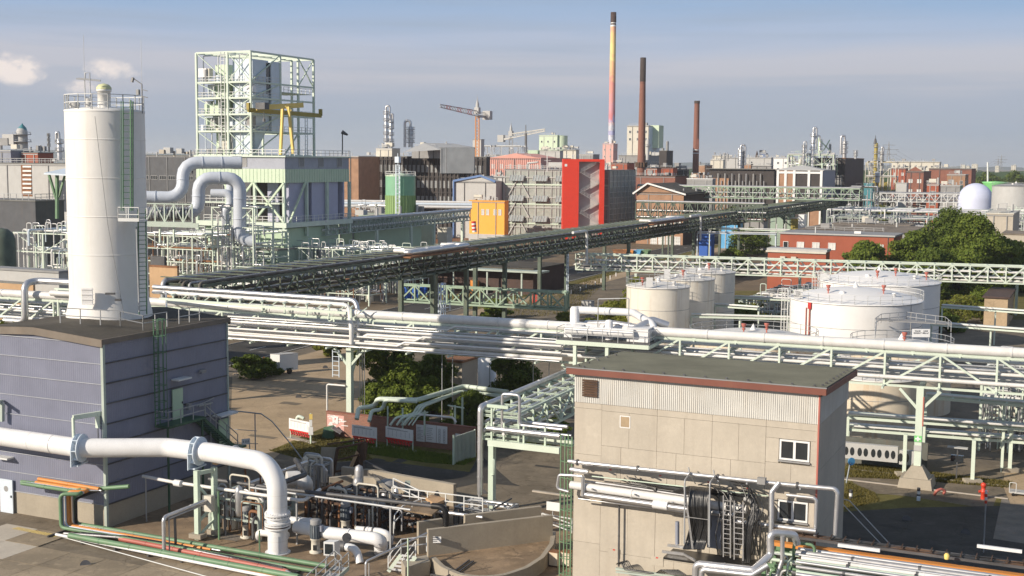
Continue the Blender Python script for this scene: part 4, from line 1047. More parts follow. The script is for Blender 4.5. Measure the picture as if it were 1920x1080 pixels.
g3='cream steel tanks in a row behind the pipe bridge'
tank('nearest of the three streaked cream tanks in a row, with green ladder',1234,535,174,59,9.0,'tank_cream','roof_plate',.12,group=g3,mono=[(-2.4,.75)],sign=(-1.95,.9,1.3,''),ladder=None,nr=18)
tank('middle of the three streaked cream tanks, partly hidden by the nearest',1284,520,186,56,9.0,'tank_cream','roof_plate',.12,group=g3,mono=[(-1.8,.6)],sign=(-2.3,.9,1.4,''),nr=18)
tank('farthest of the three streaked cream tanks, at the right end of row',1326,508,198,52,9.0,'tank_cream','roof_plate',.12,group=g3,mono=[(-1.6,.5)],nr=18)
T1,c1,r1=tank('biggest white storage tank with shallow domed roof, railing and red monitors',1604,558,160,121,8.95,'tank_white','tank_white',.17,'rail_white',mono=[(-2.55,.62),(-1.0,.55)],sign=(-2.82,1.15,1.05,'TANK\n2768\nISOPROPANOL'),nr=34,seg=72,ladder=math.pi*.98)
T2,c2_,r2=tank('second large white storage tank half hidden behind the biggest one',1648,528,178,110,9.6,'tank_white','tank_white',.16,'rail_white',mono=[(-1.9,.65),(-1.3,.5),(-.6,.8)],sign=(-2.9,1.3,.9,''),nr=32,seg=72,ladder=math.pi*.99)
b=MB();q=c1+V((math.cos(-2.55),math.sin(-2.55),0))*(r1+.15);b.tube([q+ZZ*1,q+ZZ*8.2],.10,8);q2=c1+V((math.cos(-2.62),math.sin(-2.62),0))*(r1+.15);b.tube([q2+ZZ*1,q2+ZZ*8.2],.07,8);b.build('riser','red_fade',T1)
b=MB();b.cbox(q+ZZ*8.1,.4,.4,.8);b.build('foam_chamber','red',T1)
b=MB();b.tube([c1+V((.62,-.785,0))*(r1+.05)+ZZ*.5,c1+V((.62,-.785,0))*(r1+.05)+ZZ*8.8],.04,6);b.build('downpipe','grey_light',T1)
tank('low flat roofed cream tank between the platform and the big white tank',1412,632,142,118,6.2,'tank_rust','roof_plate',.13,mono=[(-2.2,.35),(-1.0,.3)],sign=(-2.6,1.4,.85,''),nr=24)
tank('cream tank with conical roof and long white name board, below the big tank',1690,655,133,92,6.6,'tank_rust','roof_plate',.15,mono=[(-1.7,.3)],nr=24)
tank('streaked cream tank standing right behind the lattice of the white bridge',1640,700,121.5,88,5.6,'tank_rust','roof_plate',.16,nr=24,mono=None)
tank('low pale tank roof seen through the truss just right of platform',1360,672,127,90,5.3,'tank_rust','roof_plate',.14,mono=[(-1.9,.5)],nr=20)
# round service gallery between the tanks
TC=thing('tank_gallery','grey steel walkway with railing bridging the tank roofs on the right','walkway',G(1650,640,7))
def f(b):
    a,e,h_=G(1643,600,7.6),G(1752,606,7.6),G(1780,612,7.6)
    b.obox(a-ZZ*.1,(e-a)*1.3,V((.5,2.2,0)),ZZ*.1)
P1('deck','grey_mid',TC,f)
P1('railing','rail_grey',TC,lambda b:(b.rail([G(1640,615,7.2),G(1652,606,7.4),G(1700,602,7.4),G(1772,612,7.4),G(1783,622,7.2)],1.1,.03,1.4),b.rail([G(1640,640,6.9),G(1643,616,7.0)],1.1,.03,1),b.beam(G(1783,625,7),G(1783,700,4),.12)))
q=G(1710,632,7.3)
s_=P1('name_board','window_white',TC,lambda b:b.obox(q,(1.95,0,0),(0,.05,0),(0,0,.9)));txt(s_,'TANK    2769\nINHALT 300 m³',q+V((.98,-.02,.55)),.25,0)
P1('board_post','rail_grey',TC,lambda b:(b.beam(q+V((.1,.1,-1)),q+V((.1,.1,.9)),.06),b.beam(q+V((1.85,.1,-1)),q+V((1.85,.1,.9)),.06)))
# green process frames around the tanks
random.seed(77)
def lowrack(name,label,pts,z,m='mint_pale',n=2,r=.12,colsp=7,w=1.0,cat='pipe rack',pm=None):
    ext=pts[-1][0]==1960;pts=[G(x,y,z)for x,y in pts];pts[-1]=pts[-1]+(pts[-1]-pts[0]).normalized()*(16 if ext else 0);T=thing(name,label,cat,(pts[0].x,pts[0].y,0))
    d,s=perp(pts[0],pts[-1])
    def f(b):
        for k in(0,w):b.beam(pts[0]+s*k-ZZ*.15,pts[-1]+s*k-ZZ*.15,.14,.22)
        L_=(pts[-1]-pts[0]).length
        for i in range(int(L_/2.2)+1):
            q=pts[0]+d*i*2.2;b.beam(q-ZZ*.15,q+s*w-ZZ*.15,.12)
    P1('beam',m,T,f)
    L_=(pts[-1]-pts[0]).length;nc=max(1,round(L_/colsp))
    for i in range(nc+1):
        q=pts[0]+d*(L_*i/nc)+s*w/2;P1('column',m,T,lambda b:b.beam(V((q.x,q.y,0)),q-ZZ*.2,.22))
    for i in range(n):
        q=s*(w*(i+.5)/n)+ZZ*(r+.05);pipe(T,[pts[0]+q,pts[-1]+q],r,(pm or[WP,m,SV])[i%len(pm or[1,2,3])],8,0,4)
    return T
lowrack('pipe_trestle','light green trestle with handrail far right behind the big tanks',[(1765,574),(1960,588)],5.2,n=2)
lowrack('pipe_trestle','light green trestle in front of it level with the name board',[(1745,607),(1960,623)],5.0,n=3)
lowrack('pipe_trestle','pale green trestle beside the farthest cream tank',[(1338,572),(1420,578)],5.0,n=2)
lowrack('pipe_trestle','pale green trestle running from the nearest cream tank to the big tank',[(1296,592),(1480,597)],5.0,n=2)
lowrack('pipe_trestle','pale green trestle reaching the left side of the big white tank',[(1374,557),(1486,562)],4.6,n=1)
lowrack('pipe_trestle','green trestle right of the white bridge column below the streaked tank',[(1590,780),(1960,806)],4.0,n=3,r=.13)
lowrack('pipe_trestle','second green trestle under it carrying thin silver pipes',[(1590,802),(1960,830)],2.8,n=4,r=.09,w=1.6)
lowrack('pipe_trestle','green trestle high behind the bridge column carrying two white pipes',[(1735,742),(1960,762)],6.0,n=2,r=.1)
maze('valve_rack','dense pump and valve rack between the cream tanks and big white tank',W(G(1385,600,0),0,0),12,30,3.2,41,frame='mint_grey',dens=1.1,lv=2,drops=40,loops=12,mats=(SV,'rail_grey','mint_pale',WP,'steel_dark'),rr=(.06,.14),vessels=9,step=5)
maze('valve_rack','dense vertical manifold of grey pipes at the right edge below the tanks',W(G(1835,845),0,0),8,9,7.0,43,frame='mint_pale',dens=1.0,lv=3,drops=46,loops=8,mats=(SV,'rail_grey','mint_pale',WP,SD_),vessels=3)
# containment wall and the white barrier with dark openings
a,e=G(1560,865),G(1738,881)
TW=thing('bund_wall','grey concrete containment wall below the green pipe trestles','wall',a)
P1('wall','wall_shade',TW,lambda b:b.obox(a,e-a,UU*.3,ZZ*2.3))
a,e=G(1575,876),G(1722,890);dd=(e-a).normalized();nn=V((dd.y,-dd.x,0));Lw=(e-a).length
TV=thing('louvred_duct','long white duct with a row of dark oval openings beside containment wall','duct',a)
P1('body','grey_light',TV,lambda b:(b.obox(a+ZZ*1.0+nn*.2,dd*(Lw*.74),nn*.5,ZZ*1.35),b.obox(a+ZZ*.9+nn*.2+dd*Lw*.76,dd*(Lw*.24),nn*.5,ZZ*1.2)))
ov=MB();ov.add([V((.15*math.cos(t*.524),-.01,.32+.32*math.sin(t*.524)))for t in range(12)],(tuple(range(12)),));ov.add([V((.19*math.cos(t*.524),-.004,.32+.37*math.sin(t*.524)))for t in range(12)],(tuple(range(12)),));ovm=ov.mesh('glass_dark',(0,0,0),'opening')
k=0;x=.55
while x<Lw-.4:
    piece('opening',ovm,TV,a+dd*x+nn*.71+ZZ*(1.33 if x<Lw*.72 else 1.18),math.atan2(dd.y,dd.x));k+=1;x+=.50 if k%2 else .62
# ------------------------------------------------------------------ process tower on the left
d0=250.0
c=A(534,292,d0);Hd=c.z;c=V((c.x,c.y,0));LL=reach(c+ZZ*Hd,-VV,368);LR=reach(c+ZZ*Hd,UU,654)
PT=thing('process_building','green and lilac clad process building carrying the open steel tower','building',c)
zA,zB,zC=A(534,317,d0).z,A(534,343,d0).z,A(534,418,d0).z
def fr(b,z0,z1,ins=0.0,l=LL,r_=LR):b.gbox(W(c,-l+ins,ins,z0),l-2*ins,r_-2*ins,z1-z0)
P1('attic_wall','slate',PT,lambda b:(fr(b,zA,Hd-.3,0.0)))
P1('upper_wall','pale_green',PT,lambda b:fr(b,zB,zA-.01,-.05))
P1('deck','mint_pale',PT,lambda b:fr(b,Hd-.3,Hd,-.4))
def f(b):
    for k in range(int(LL/.9)):b.gbox(W(c,-.9*k-.5,-.1,zB),.08,.06,zA-zB)
    for k in range(int(LR/.9)):b.gbox(W(c,.05,.9*k+.4,zB),.06,.08,zA-zB)
P1('cladding_rib','wall_green',PT,f)['kind']='stuff'
me=win2(1.9,2.2,'grey_light','grey_mid')
put_windows(PT,c,'L',me,1.9,[LL*.42],[zA+.4]);put_windows(PT,c,'R',me,1.9,[LR*.2,LR*.5,LR*.8],[zA+.4])
P1('base_wall','wall_green',PT,lambda b:b.gbox(W(c,-LL*.92,.5,0),LL*.9,LR-4,zC-1.2))
P1('floor','mint_pale',PT,lambda b:fr(b,zC-1.0,zC,-.6,LL*.95))
b=MB();o=W(c,1.2,3.5)
P1('lilac_wall','lilac',PT,lambda b:(b.gbox(W(c,-1.0,1.8,zC),.6,LR*.30,zB-zC),b.gbox(W(c,-1.0,LR*.42,zC),.6,LR*.42,zB-zC),b.gbox(W(c,-LL*.9,LR*.9,zC),LL*.9,.5,zB-zC),b.gbox(W(c,-LL*.3,3.2,zC),2.6,.5,(zB-zC)*.98)))
P1('dark_core','facade_dark',PT,lambda b:b.gbox(W(c,-LL*.55,5,zC),LL*.5,LR*.55,zB-zC))
P1('column','mint',PT,lambda b:[b.gbox(W(c,x,y,0 if 0 else zC-3),.55,.55,zB-zC+3)for x,y in((-.4,-.5),(-LL*.34,-.5),(-LL*.66,-.5),(-LL,-.5),(-.2,LR*.30),(-.2,LR*.62),(-.2,LR-.3))])
def f(b):
    for x0 in(0,-LL*.34):
        b.beam(W(c,x0,-.4,zC),W(c,x0-LL*.34,-.4,zB),.4);b.beam(W(c,x0,-.4,zB),W(c,x0-LL*.34,-.4,zC),.4)
    b.beam(W(c,.3,1,zC),W(c,.3,LR*.28,zB),.35)
P1('brace','pale_green',PT,f)
def f(b):
    for z in(zC,(zC+zB)/2):b.rail([W(c,-LL*.9,-.6,z),W(c,-.2,-.6,z)],1.2,.05,1.6)
    b.rail([W(c,.5,0,zC),W(c,.5,LR,zC)],1.2,.05,1.6)
    b.rail([W(c,-LL,-.3,Hd),W(c,.3,-.3,Hd),W(c,.3,LR,Hd)],1.2,.05,1.6)
P1('railing','rail_white',PT,f)
P1('mezzanine','mint_pale',PT,lambda b:b.gbox(W(c,-LL*.9,-.4,(zC+zB)/2-.3),LL*.85,4.5,.25))
# open steel tower on the deck
a470=reach(c+ZZ*Hd,-VV,470);cf=W(c,-a470,.3)
FL=reach(cf+ZZ*Hd,-VV,371);FR=reach(cf+ZZ*Hd,UU,589)
zt_=A(468,96,cf.y).z
FT=thing('steel_tower','tall open pale green steel frame with floors, braces and railings','steel tower',cf+ZZ*Hd)
levs=[Hd+.05]+[A(469,y,cf.y).z for y in(246,214,183,153)]+[zt_]
colp=[(0,0),(-FL*.42,0),(-FL,0),(0,FR*.45),(0,FR*.74),(0,FR),(-FL,FR),(-FL*.42,FR),(-FL,FR*.45)]
P1('column','mint_pale',FT,lambda b:[b.gbox(W(cf,x-.21,y-.21,Hd),.42,.42,zt_-Hd)for x,y in colp])
def f(b):
    for i,z in enumerate(levs):
        for(x0,y0),(x1,y1)in(((0,0),(-FL,0)),((0,0),(0,FR)),((-FL,0),(-FL,FR)),((0,FR),(-FL,FR)),((-FL*.42,0),(-FL*.42,FR)),((0,FR*.45),(-FL,FR*.45)),((0,FR*.74),(-FL*.5,FR*.74))):
            if z==zt_ or i<2 or y1<=FR*.5 or x1==0:b.beam(W(cf,x0,y0,z),W(cf,x1,y1,z),.26,.36)
    for k in range(9):b.beam(W(cf,0,FR*k/9,zt_),W(cf,-FL,FR*k/9,zt_),.2)
P1('beam','mint_pale',FT,f)
def f(b):
    for i in range(len(levs)-1):
        z0,z1=levs[i],levs[i+1]
        b.beam(W(cf,-FL*.42,0,z0),W(cf,-FL,0,z1),.15);b.beam(W(cf,0,0,z0),W(cf,-FL*.42,0,z1),.15);b.beam(W(cf,0,0,z1),W(cf,-FL*.42,0,z0),.15)
        b.beam(W(cf,0,0,z0),W(cf,0,FR*.45,z1),.22)
    b.beam(W(cf,0,FR*.74,levs[-1]),W(cf,0,FR,levs[-2]),.2);b.beam(W(cf,0,FR,levs[-1]),W(cf,0,FR*.74,levs[-2]),.2)
    b.beam(W(cf,0,FR*.5,levs[0]),W(cf,0,FR*.74,levs[1]),.25)
P1('brace','mint',FT,f)
def f(b):
    for z in levs[1:-1]:
        b.gbox(W(cf,-FL,0,z),FL,FR*.46,.12)
    b.gbox(W(cf,-FL*.5,FR*.46,levs[1]),FL*.5,FR*.5,.12);b.gbox(W(cf,-FL*.5,FR*.5,(levs[3]+levs[4])/2),FL*.5,FR*.46,.12)
P1('floor','mint_pale',FT,f)
def f(b):
    for z in levs[1:-1]:b.rail([W(cf,-FL,FR*.45,z),W(cf,-FL,0,z),W(cf,0,0,z),W(cf,0,FR*.45,z)],1.2,.045,1.5)
    for z in(levs[1],(levs[3]+levs[4])/2,levs[2]):b.rail([W(cf,.1,FR*.5,z),W(cf,.1,FR,z)],1.2,.045,1.5)
P1('railing','rail_white',FT,f)
def f(b):
    p=W(cf,-FL*.38,1.0)
    b.gbox(V((p.x,p.y,levs[1]+2)),FL*.36,FR*.24,zt_-levs[1]-3.4)
P1('vessel_house','pale_blue',FT,f)
def f(b):
    p=W(cf,-FL*.35,1.5);z=levs[1]+2;q=[W(p,x,y,z)for x,y in((0,0),(FL*.33,0),(FL*.33,FR*.24),(0,FR*.24))];mid=W(p,FL*.16,FR*.12,levs[0]+1.0)
    t=[mid+VV*x+UU*y for x,y in((-.5,-.5),(.5,-.5),(.5,.5),(-.5,.5))]
    b.add(q+t,((0,1,5,4),(1,2,6,5),(2,3,7,6),(3,0,4,7)))
P1('hopper','pale_blue',FT,f)
P1('filter_house','pale_blue',FT,lambda b:b.gbox(W(cf,-FL*.22,FR*.31,levs[0]+5),3.0,FR*.15,zt_-levs[0]-6.5))
P1('opening','glass_dark',FT,lambda b:[b.gbox(W(cf,-FL*.03,FR*.25,z),.15,1.3,3.0)for z in(levs[3]+1,levs[4]+1.2)])
P1('shaft','pale_green',FT,lambda b:b.gbox(W(cf,-FL*.82,3,levs[0]),FL*.22,FR*.25,zt_-levs[0]-2.2))
P1('cream_duct','cream',FT,lambda b:(b.gbox(W(cf,-FL*.55,4,levs[0]),2.2,2,levs[4]-levs[0]-1)))
random.seed(9)
P1('panel_wall','pale_green',FT,lambda b:(b.gbox(W(cf,-FL*.98,2,levs[1]),FL*.3,.3,levs[3]-levs[1]-1),b.gbox(W(cf,-FL*.6,5,levs[0]),FL*.2,.3,levs[4]-levs[0])))
P1('panel_wall','pale_blue',FT,lambda b:b.gbox(W(cf,-FL*.4,1.0,levs[0]),FL*.36,.3,(levs[2]-levs[0])*.9))
for k in range(40):
    x,y,z=-random.uniform(.05,.95)*FL,random.uniform(.2,FR*.3),random.choice(levs[:-1])+.2
    P1('equipment',random.choice(['grey_light','pale_blue','cream','grey_mid','silver']),FT,lambda b:(b.tube([W(cf,x,y,z),W(cf,x,y,z+random.uniform(1,2.6))],random.uniform(.3,.8),10)if k%2 else b.cbox(W(cf,x,y,z+.9),1.4,1.2,1.8)))
for k in range(14):
    x,y=-random.uniform(.05,.98)*FL,random.uniform(.1,2);z0,z1=sorted(random.sample(levs,2));pipe(FT,[W(cf,x,y,z0),W(cf,x,y,z1-.5),W(cf,x+2,y,z1-.5)],.12,random.choice([SV,'rail_white','pale_blue']),6,.3,9)
P1('ladder','rail_white',FT,lambda b:(b.ladder(W(cf,-FL*.5,-.2,levs[0]),W(cf,-FL*.5,-.2,levs[-1]),VV,.9,.06,.8),b.ladder(W(cf,.3,FR*.85,levs[0]),W(cf,.3,FR*.85,levs[2]),UU,.8,.06,.8)))
# yellow cranes on the deck
def f(b):
    b.beam(A(465,206,cf.y-3),A(602,217,cf.y+14),.4,.85)
YC=thing('overhead_rail','dull yellow crane rail sticking out of the steel tower on both ends','crane rail',A(465,206,cf.y-3))
P1('rail','yellow_dull',YC,f)
P1('end_plate','yellow_dull',YC,lambda b:(b.cbox(A(466,206,cf.y-3),.6,.6,1.4),b.cbox(A(601,217,cf.y+14),.6,.6,1.4)))
YG=thing('deck_crane','bright yellow gantry crane standing on the roof deck of process building','crane',A(548,290,d0+2))
P1('leg','yellow',YG,lambda b:b.beam(A(526,290,d0+4),A(530,200,d0+4),.5));P1('leg','yellow',YG,lambda b:b.beam(A(550,288,d0+3),A(541,200,d0+3),.5))
P1('jib','yellow',YG,lambda b:(b.beam(A(481,202,d0-1),A(568,197,d0+6),.5,1.0),b.beam(A(528,196,d0+3),A(546,208,d0+3),.4)))
P1('hoist','steel_dark',YG,lambda b:(b.cbox(A(492,205,d0-1),2.2,1.5,1.3),b.beam(A(495,208,d0-1),A(495,228,d0-1),.08),b.cbox(A(495,228,d0-1),.4,.4,.6)))
WS=thing('wind_vane','thin mast with drooping windsock on the roof edge of process building','mast',A(642,290,d0+22))
P1('pole','steel_dark',WS,lambda b:b.beam(A(642,290,d0+22),A(642,248,d0+22),.18));P1('windsock','steel_dark',WS,lambda b:b.tube([A(641,247,d0+22),A(646,250,d0+22),A(652,253,d0+22)],[.45,.35,.2],8))
# lilac ducts in front
DU=thing('duct','thick pale lilac duct rising in an S bend left of the tower','duct',A(340,370,228))
pipe(DU,[A(240,369,226),A(343,371,228),A(343,305,229),A(452,305,232)],1.12,'lilac_duct',20,2.6,5,)
P1('duct_end','silver',DU,lambda b:b.tube([A(436,305,231.9),A(454,305,232.3)],1.2,20))
DV=thing('duct','second lilac duct looping over and down into the green block','duct',A(372,400,222))
pipe(DV,[A(270,401,220),A(372,401,222),A(373,334,222),A(450,334,224),A(449,448,224),A(476,453,224)],1.12,'lilac_duct',20,2.2,5)
P1('corrugated_sleeve','silver_dull',DV,lambda b:[b.tube([A(272+k*6,401,220),A(275+k*6,401,220)],1.25,16)for k in range(15)])
P1('support_frame','mint_pale',DV,lambda b:(b.truss(A(274,416,218),A(361,418,218),3.2,5,.2),b.beam(A(270,420,217.5),A(372,423,217.5),.3,.8),b.beam(A(300,422,218),A(300,455,218),.3),b.beam(A(326,422,218),A(326,455,218),.3)))
DX=thing('duct','small lilac duct branch with a white elbow between the two bends','duct',A(395,362,230))
pipe(DX,[A(396,362,230),A(432,362,230),A(432,385,230),A(422,395,230),A(424,430,230)],.75,'lilac_duct',14,1.2,4);pipe(DX,[A(432,341,231),A(432,362,231)],.75,'lilac_duct',14)
maze('duct_gallery','pale green railed gallery around the lilac duct bends',W(A(398,420,226)*1,0,0)-ZZ*A(398,420,226).z,9,6,17.5,51,lv=5,drops=14,loops=3,step=4.5,vessels=3,dens=.4)

# ---- pipe tangles in the left middle ground
maze('process_rack','dense green framed pipe rack right of the silo below the lilac ducts',G(272,560),17,22,12.0,61,lv=5,drops=40,loops=10,dens=.55,vessels=8,mats=(WP,SV,'mint_pale',SV,'rust',SD_,'mint_pale',WP,SV,'rail_grey'),rr=(.08,.22),frame='mint_pale')
maze('process_rack','second pipe rack behind it reaching towards the green base block',G(395,540),14,20,9.0,62,lv=3,drops=44,loops=12,dens=.7,vessels=10,mats=(SV,'mint_pale','rail_grey',WP,'steel_dark'),frame='mint_grey',rr=(.06,.16))
maze('process_rack','long lattice pipe rack with countless thin risers left of centre',G(500,540),32,12,8.5,63,lv=3,drops=90,loops=26,dens=.7,vessels=12,mats=(WP,'mint_pale',SV,'pale_blue',WP,'rail_white',WP,SV),rr=(.05,.13),frame='mint_pale',step=4)
maze('process_rack','low pipe rack in front of the lattice rack along the dark bridge',G(470,560),26,6,4.0,64,lv=2,drops=60,loops=16,dens=1.0,vessels=14,mats=(SV,'rail_grey','mint_pale',WP,'steel_dark','rust'),rr=(.06,.15),step=4)
maze('process_rack','tangle of white pipes and green frames left of the silo',A(26,430,195)-ZZ*A(26,430,195).z,12,10,14.5,65,lv=5,drops=50,loops=18,dens=.6,vessels=6,mats=(WP,SV,'mint_pale',WP,'pale_blue',WP,'mint_pale'),frame='mint_pale',rr=(.08,.2))
blk('low_building','low sage green block with flat top behind the lattice pipe rack','building',380,520,640,470,246,'wall_sage','roof_grey')
blk('low_building','bright pale green annex with sloped light under the thin bridge','building',636,674,790,412,285,'wall_green','roof_grey',LL=7)
blk('concrete_box','row of pale concrete boxes at left edge in front of white pipes','concrete box',-60,110,131,512,150,'grey_light','grey_mid',z0=3)
blk('wood_screen','orange brown timber wall at the left edge behind the white pipes','wall',-60,62,66,534,146,'timber','roof_grey',z0=3,over=.0)
blk('wood_screen','orange brown box beside the silo base behind silver pipes','wall',280,332,336,503,150,'timber','rust',z0=5,over=0)
blk('dark_cabinet','dark grey box just right of the silo above the orange box','cabinet',282,308,312,485,165,'steel_dark','steel_dark',z0=6,over=0)
T,c,l1,l2,h=blk('dark_building','dark blue grey building with roof railing at the left edge','building',-60,66,120,378,240,'shed_dark','roof_grey')
P1('railing','rail_grey',T,lambda b:b.rail([W(c,-l1,0,h+.2),W(c,0,0,h+.2),W(c,0,l2,h+.2)],1.2,.05,1.6))
T,c,l1,l2,h=blk('workshop_hall','pale grey hall with brown louvre panel left of the silo','building',-80,150,200,308,330,'grey_light','roof_grey')
P1('louvre_panel','rust',T,lambda b:b.obox(A(42,368,329)*1,VV*3.6,-UU*.2,ZZ*8.2))
P1('louvre_slat','window_white',T,lambda b:[b.obox(A(44,314+k*8,328.5),VV*3.0,-UU*.3,ZZ*.45)for k in range(7)])
P1('railing','rail_grey',T,lambda b:b.rail([W(c,-l1,0,h+.2),W(c,0,0,h+.2)],1.2,.06,2))
g_=W(G(95,590),0,0)
GT=thing('funnel_canopy','green steel canopy on slanting posts just left of the silo','canopy',A(108,400,240))
P1('roof','pale_blue',GT,lambda b:b.poly([A(82,327,238),A(124,318,244),A(150,322,244),(A(130,330,236))],.3));P1('post','green_mid',GT,lambda b:(b.beam(A(92,328,240),A(107,378,240),.4),b.beam(A(107,326,240),A(107,410,240),.5),b.beam(A(122,328,240),A(110,370,240),.35)))
T_=A(2,430,175);TT=thing('green_vessel','dark green domed tank at the far left edge','tank',(T_.x,T_.y,0))
P1('shell','green_deep',TT,lambda b:b.lathe((T_.x,T_.y,0),[(1.9,0),(1.9,A(2,450,175).z),(1.6,A(2,438,175).z),(.9,A(2,430,175).z),(.01,A(2,427,175).z)],28))

# ---- skyline and middle distance, left to right
blk('long_shed','long grey blue shed behind the silo with dark window band','building',230,470,560,293,420,'shed_dark','roof_grey',over=.1,wins=[('L',14,3.0,1.4,(10,19),WM['band'])])
T,c,l1,l2,h=blk('roof_house','blue grey roof house with brick cube on left skyline','building',-80,20,62,283,372,'grey_blue','grey_light')
blk('roof_house','small orange brick cube on left skyline beside blue roof house','building',40,71,100,287,372,'brick_bright','roof_grey')
def stack(name,label,px,y0,y1,d,rpx,m,goose=None,cat='process column',group=None,rings=3,base=None):
    c0=A(px,y1,d);top=A(px,y0,d);r=rpx*d/FPX;z0=c0.z if base is None else base;T=thing(name,label,cat,(c0.x,d,z0),group)
    P1('shell',m,T,lambda b:b.lathe((c0.x,d,0),[(r,z0),(r,top.z),(r*.8,top.z+r*.5),(.01,top.z+r*.75)],16))
    P1('platform','rail_grey',T,lambda b:[b.lathe((c0.x,d,z0+(top.z-z0)*(k+1)/(rings+.5)),[(r,0),(r*1.7,0),(r*1.7,.25),(r,.25)],12)for k in range(rings)]+[b.rail(ringpts(V((c0.x,d,0)),r*1.65,z0+(top.z-z0)*(k+1)/(rings+.5),0,6.28,7),1.1,.05,9,0)for k in range(rings)])
    if goose:
        e=A(goose[0],goose[1],d);pipe(T,[V((c0.x,d,top.z)),V((c0.x,d,top.z+r*3)),V((e.x,d,top.z+r*3)),V((e.x,d,e.z))],r*.55,'silver',10,r*2,99)
    return T
c_=stack('domed_tower','small white tower with dark cap on the left skyline',42,246,280,520,10,'grey_light',rings=2);
P1('cap','teal',c_,lambda b:b.lathe((A(42,246,520).x,520,A(42,247,520).z),[(2.0,0),(1.6,1.6),(.5,2.8),(.01,3.6)],12))
stack('exhaust_column','thin dark mast with rings on the left skyline',92,252,285,380,1.6,'steel_dark',rings=3)
stack('exhaust_column','short silver column touching the left outline of the silo',112,262,300,330,4.5,'silver',goose=(106,270),rings=2)
def domes(name,label,xs,y,d,m,sc_=1.0):
    T=thing(name,label,'roof equipment',A(xs[0],y,d))
    for i,x in enumerate(xs):
        q=A(x,y,d);s_=(1.2+(i*7%5)*.35)*sc_
        P1('unit',m if i%2 else 'grey_light',T,lambda b:b.cbox(q+ZZ*s_*.6,s_*2.4,s_*1.5,s_*1.6)if i%3 else b.tube([q-ZZ*.5,q+ZZ*s_*2],s_*.5,10))
domes('roof_units','grey plant boxes along the roof at far left skyline',(2,12,22,30),278,520,'grey_mid')
domes('roof_units','dark vents on the roof between silo and steel tower',(295,305,316,327,338,350,357),291,424,'concrete_pale',.45)

# brown factory block with a grid of windows
T,c,l1,l2,h=blk('brown_factory','dark brown factory block with rows of pale windows behind green tank','building',672,912,960,295,440,'facade_dark','roof_grey',LR=3)
put_windows(T,c,'L',WM['fac'],1.5,spread_(l1,1.5,30,1.2),[h-5.5,h-11,h-16.5,h-22])
P1('pilaster','facade_dark',T,lambda b:[b.gbox(W(c,-x-.2,-.5,0),.45,.5,h)for x in np.linspace(0,l1,31)]);P1('ledge','facade_dark',T,lambda b:[b.gbox(W(c,-l1,-.35,z),l1,.35,.5)for z in(h-1.2,h-7.3,h-12.8,h-18.3)])
blk('brick_block','rust red brick gable wall between process building and brown factory','building',612,672,676,294,432,'brick_tan','grey_light',LR=14)
blk('roof_box','cream plant room on the brown factory roof under the two columns','plant room',705,735,750,279,442,'cream','grey_light',z0=h,over=.1)
ROOF_H=h
stack('tall_column','tallest of the slim silver columns above the brown factory',724,208,278,446,3.2,'silver',goose=(731,226),rings=5)
stack('tall_column','silver column with bent top pipe beside the tallest column',733,224,278,449,3.4,'silver',goose=(737,240),rings=4)
stack('tall_column','silver hooked column of the pair right of the tallest ones',770,240,276,452,4.6,'silver',goose=(759,276),rings=4)
T,c,l1,l2,h2=blk('roof_hall','light grey mansard hall with net clad gable on the brown factory','building',772,826,890,278,436,'grey_mid','roof_grey',z0=ROOF_H-.5,LR=24)
def f(b):
    a_,e_,t_=A(756,285,432),A(890,276,452),A(795,268,438);b.add([a_,A(826,281,434),A(892,279,446),e_,t_,A(850,269,446)],((0,1,4),(1,2,5,4),(2,3,5)))
P1('mansard','grey_light',T,f)
NC=thing('netting','dark scaffold netting hung over the right part of brown factory','netting',A(826,325,428))
P1('net','net',NC,lambda b:b.obox(A(826,325,429),A(889,325,427)-A(826,325,429),UU*.4,ZZ*8.8));P1('tube','rail_grey',NC,lambda b:[b.beam(A(826+63*k/6,325,428.6),A(826+63*k/6,278,428.6),.1)for k in range(7)])
# tower crane
def crane(name,label,px,yb,yt,d,jl,jr,m,m2,slope=0):
    T=thing(name,label,'tower crane',A(px,yb,d));s_=d/FPX
    p,q=A(px,yb,d),A(px,yt,d);w_=6.5*s_
    def f(b):
        n=max(4,int((q.z-p.z)/w_/.9));cs=[V((x,y,0))for x,y in((-w_/2,-w_/2),(w_/2,-w_/2),(w_/2,w_/2),(-w_/2,w_/2))]
        for k in range(4):
            b.beam(p+cs[k],q+cs[k],.32)
            for i in range(n):
                a_,e_=p.lerp(q,i/n)+cs[k],p.lerp(q,(i+1)/n)+cs[(k+1)%4];b.beam(a_,e_,.16)
    P1('mast',m,T,f)
    def f(b):
        e=A(*jl,d-30);o=q;dd=(e-o);n=14;hh=2.2
        for i in range(n):
            a_,c_=o+dd*i/n,o+dd*(i+1)/n;k0,k1=hh*(1-i/n*.5),hh*(1-(i+1)/n*.5)
            b.slot(i%4//2);b.beam(a_,c_,.28);b.beam(a_+ZZ*k0,c_+ZZ*k1,.28);b.beam(a_,c_+ZZ*k1,.16);b.beam(a_+ZZ*k0,c_,.16)
    P1('jib',m2,T,f)
    P1('counter_jib','grey_light',T,lambda b:(b.beam(q,A(*jr,d+10),.8,1.0),b.cbox(A(*jr,d+8)-ZZ*1.2,3.4,2.5,3.6),b.rail([q+ZZ*.5,A(*jr,d+10)+ZZ*.5],1.2,.08)))
    P1('cab','grey_light',T,lambda b:(b.cbox(q+ZZ*1.0,2.0,2.0,2.6),b.lathe(q+ZZ*2,[(.8,0),(.7,3),(.3,4.2),(.1,5.2),(.01,7)],8)))
    return T
crane('tower_crane','orange mast tower crane with red and white jib over brown factory',895,322,218,520,(825,201),(914,219),'orange_pipe',['grey_light','red_fade'])
